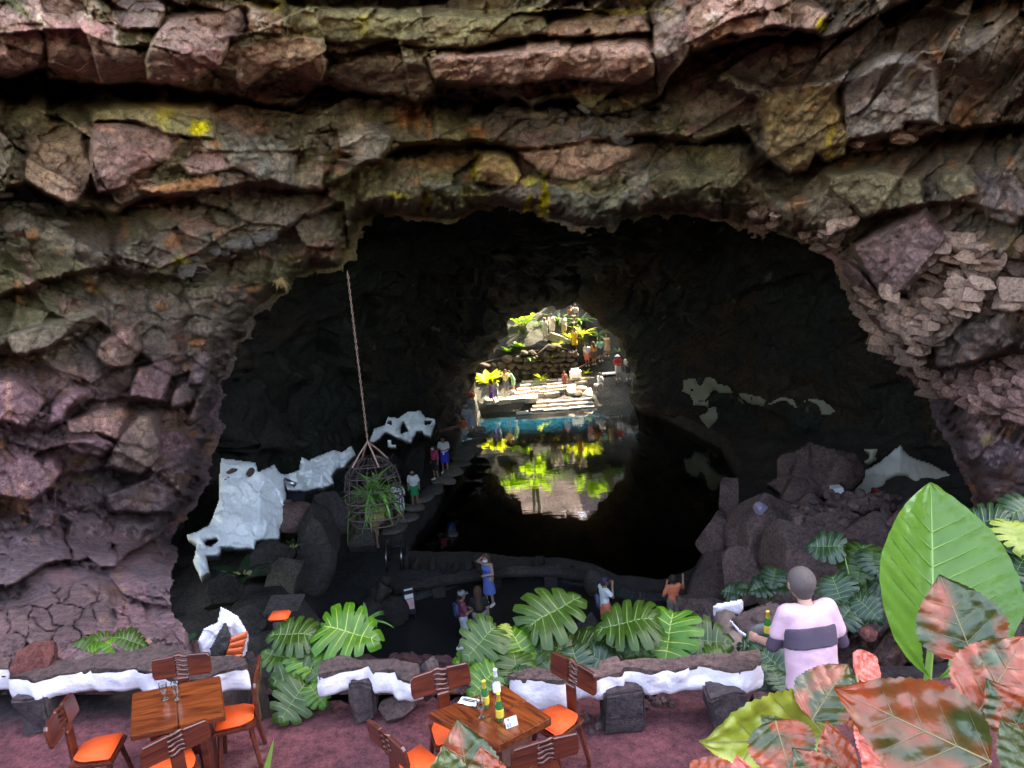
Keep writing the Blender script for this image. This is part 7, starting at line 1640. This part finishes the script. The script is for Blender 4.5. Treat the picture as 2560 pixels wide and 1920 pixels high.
# ---------------------------------------------------------------- the waiter
def waiter():
    LN = .28; bb = lambda p: np.array((p[0], p[1] * math.cos(.28) + (p[2] - .95) * math.sin(.28), .95 + (p[2] - .95) * math.cos(.28) - p[1] * math.sin(.28)))
    TAIL = [((-.07, -.01, .76), (.07, -.01, .76), .128, .128, .95), ((-.062, -.01, .78), bb((-.07, 0, 1.15)), .130, .118, .92), ((.062, -.01, .78), bb((.07, 0, 1.15)), .130, .118, .92)]
    hp = P(2022, 1475, 5.35); base = Vector((hp[0] - .03, hp[1] - .17, FL)); yaw = .12
    o = person('waiter in a pale pink shirt with a dark band across the back, carrying a tray', base, 1.62, yaw, 'pink', top=(.50, .285, .345), bottom=(.022, .018, .03), longtrousers=True, waist=.86, wrinkle=.012, hem=.78, shirt_extra=TAIL, hair=(.075, .050, .046), hairlen=0, bald=False, shoes=(.03, .03, .03), h=.011, group=None, lean=LN,
               arms=(((-.27, .08, 1.13), (-.30, .34, 1.12)), ((.28, .02, 1.10), (.26, .24, 1.00))))
    # dark band round the back, dark sleeve ends
    b = lambda p: (lambda q: np.array((q[0], q[1] * math.cos(LN) + q[2] * math.sin(LN), .95 + q[2] * math.cos(LN) - q[1] * math.sin(LN))))(np.array(p, float) - np.array((0, 0, .95)))
    tor = [(bb((-.07, 0, 1.0)), bb((-.07, 0, 1.2)), .124, .118, .92), (bb((.07, 0, 1.0)), bb((.07, 0, 1.2)), .124, .118, .92), (b((-.075, 0, 1.27)), b((.075, 0, 1.27)), .112, .112, .78), (b((-.055, 0, 1.06)), b((.055, 0, 1.06)), .095, .095, .78), (b((0, 0, 1.08)), b((0, 0, 1.27)), .115, .13, .75), (b((-.145, -.01, 1.37)), b((.145, -.01, 1.37)), .062, .062)]
    n = np.array((0, math.sin(LN), math.cos(LN)))
    def cut(lo, hi): return lambda G: np.maximum(lo - (G - b((0, 0, 1.2))) @ n, (G - b((0, 0, 1.2))) @ n - hi)
    link('shirt_band', sdf_mesh('shirt_band', tor, .009, .03, cut(-.085, .075), .0265), o, cloth((.050, .030, .050)))
    sk_ = [(b(q[0]), b(q[1]), .054, .047) for q in (((-.235, .05, 1.20), (-.27, .09, 1.12)), ((.245, .01, 1.18), (.28, .03, 1.09)))]
    for q_ in sk_: link('sleeve_band', sdf_mesh('sleeve_band', [q_], .009, .03, None, .008), o, cloth((.050, .030, .050)))
    return o, base, yaw
wt_, wb, wy = waiter()
def tray():
    p = PV(1925, 1592, 5.75); root = thing('tray', 'round dark serving tray held at the left hand of the waiter', 'tray', tuple(p)); bm = bmesh.new(); lathe(bm, [(.02, 0), (.17, 0), (.185, .02), (.18, .02), (.168, .006), (.02, .006)], 28); bmobj('plate', bm, M['dkmetal'], root, True)
    b = bottle(100, 100, 'green bottle standing on the tray of the waiter'); b['group'] = 'bottles on the tray'; b.location = p + Vector((-.02, 0, .008))
    g = glass(100, 100, 'clear glass standing on the tray of the waiter'); g['group'] = 'glasses on the tray'; g.location = p + Vector((.09, .02, .008))
tray()
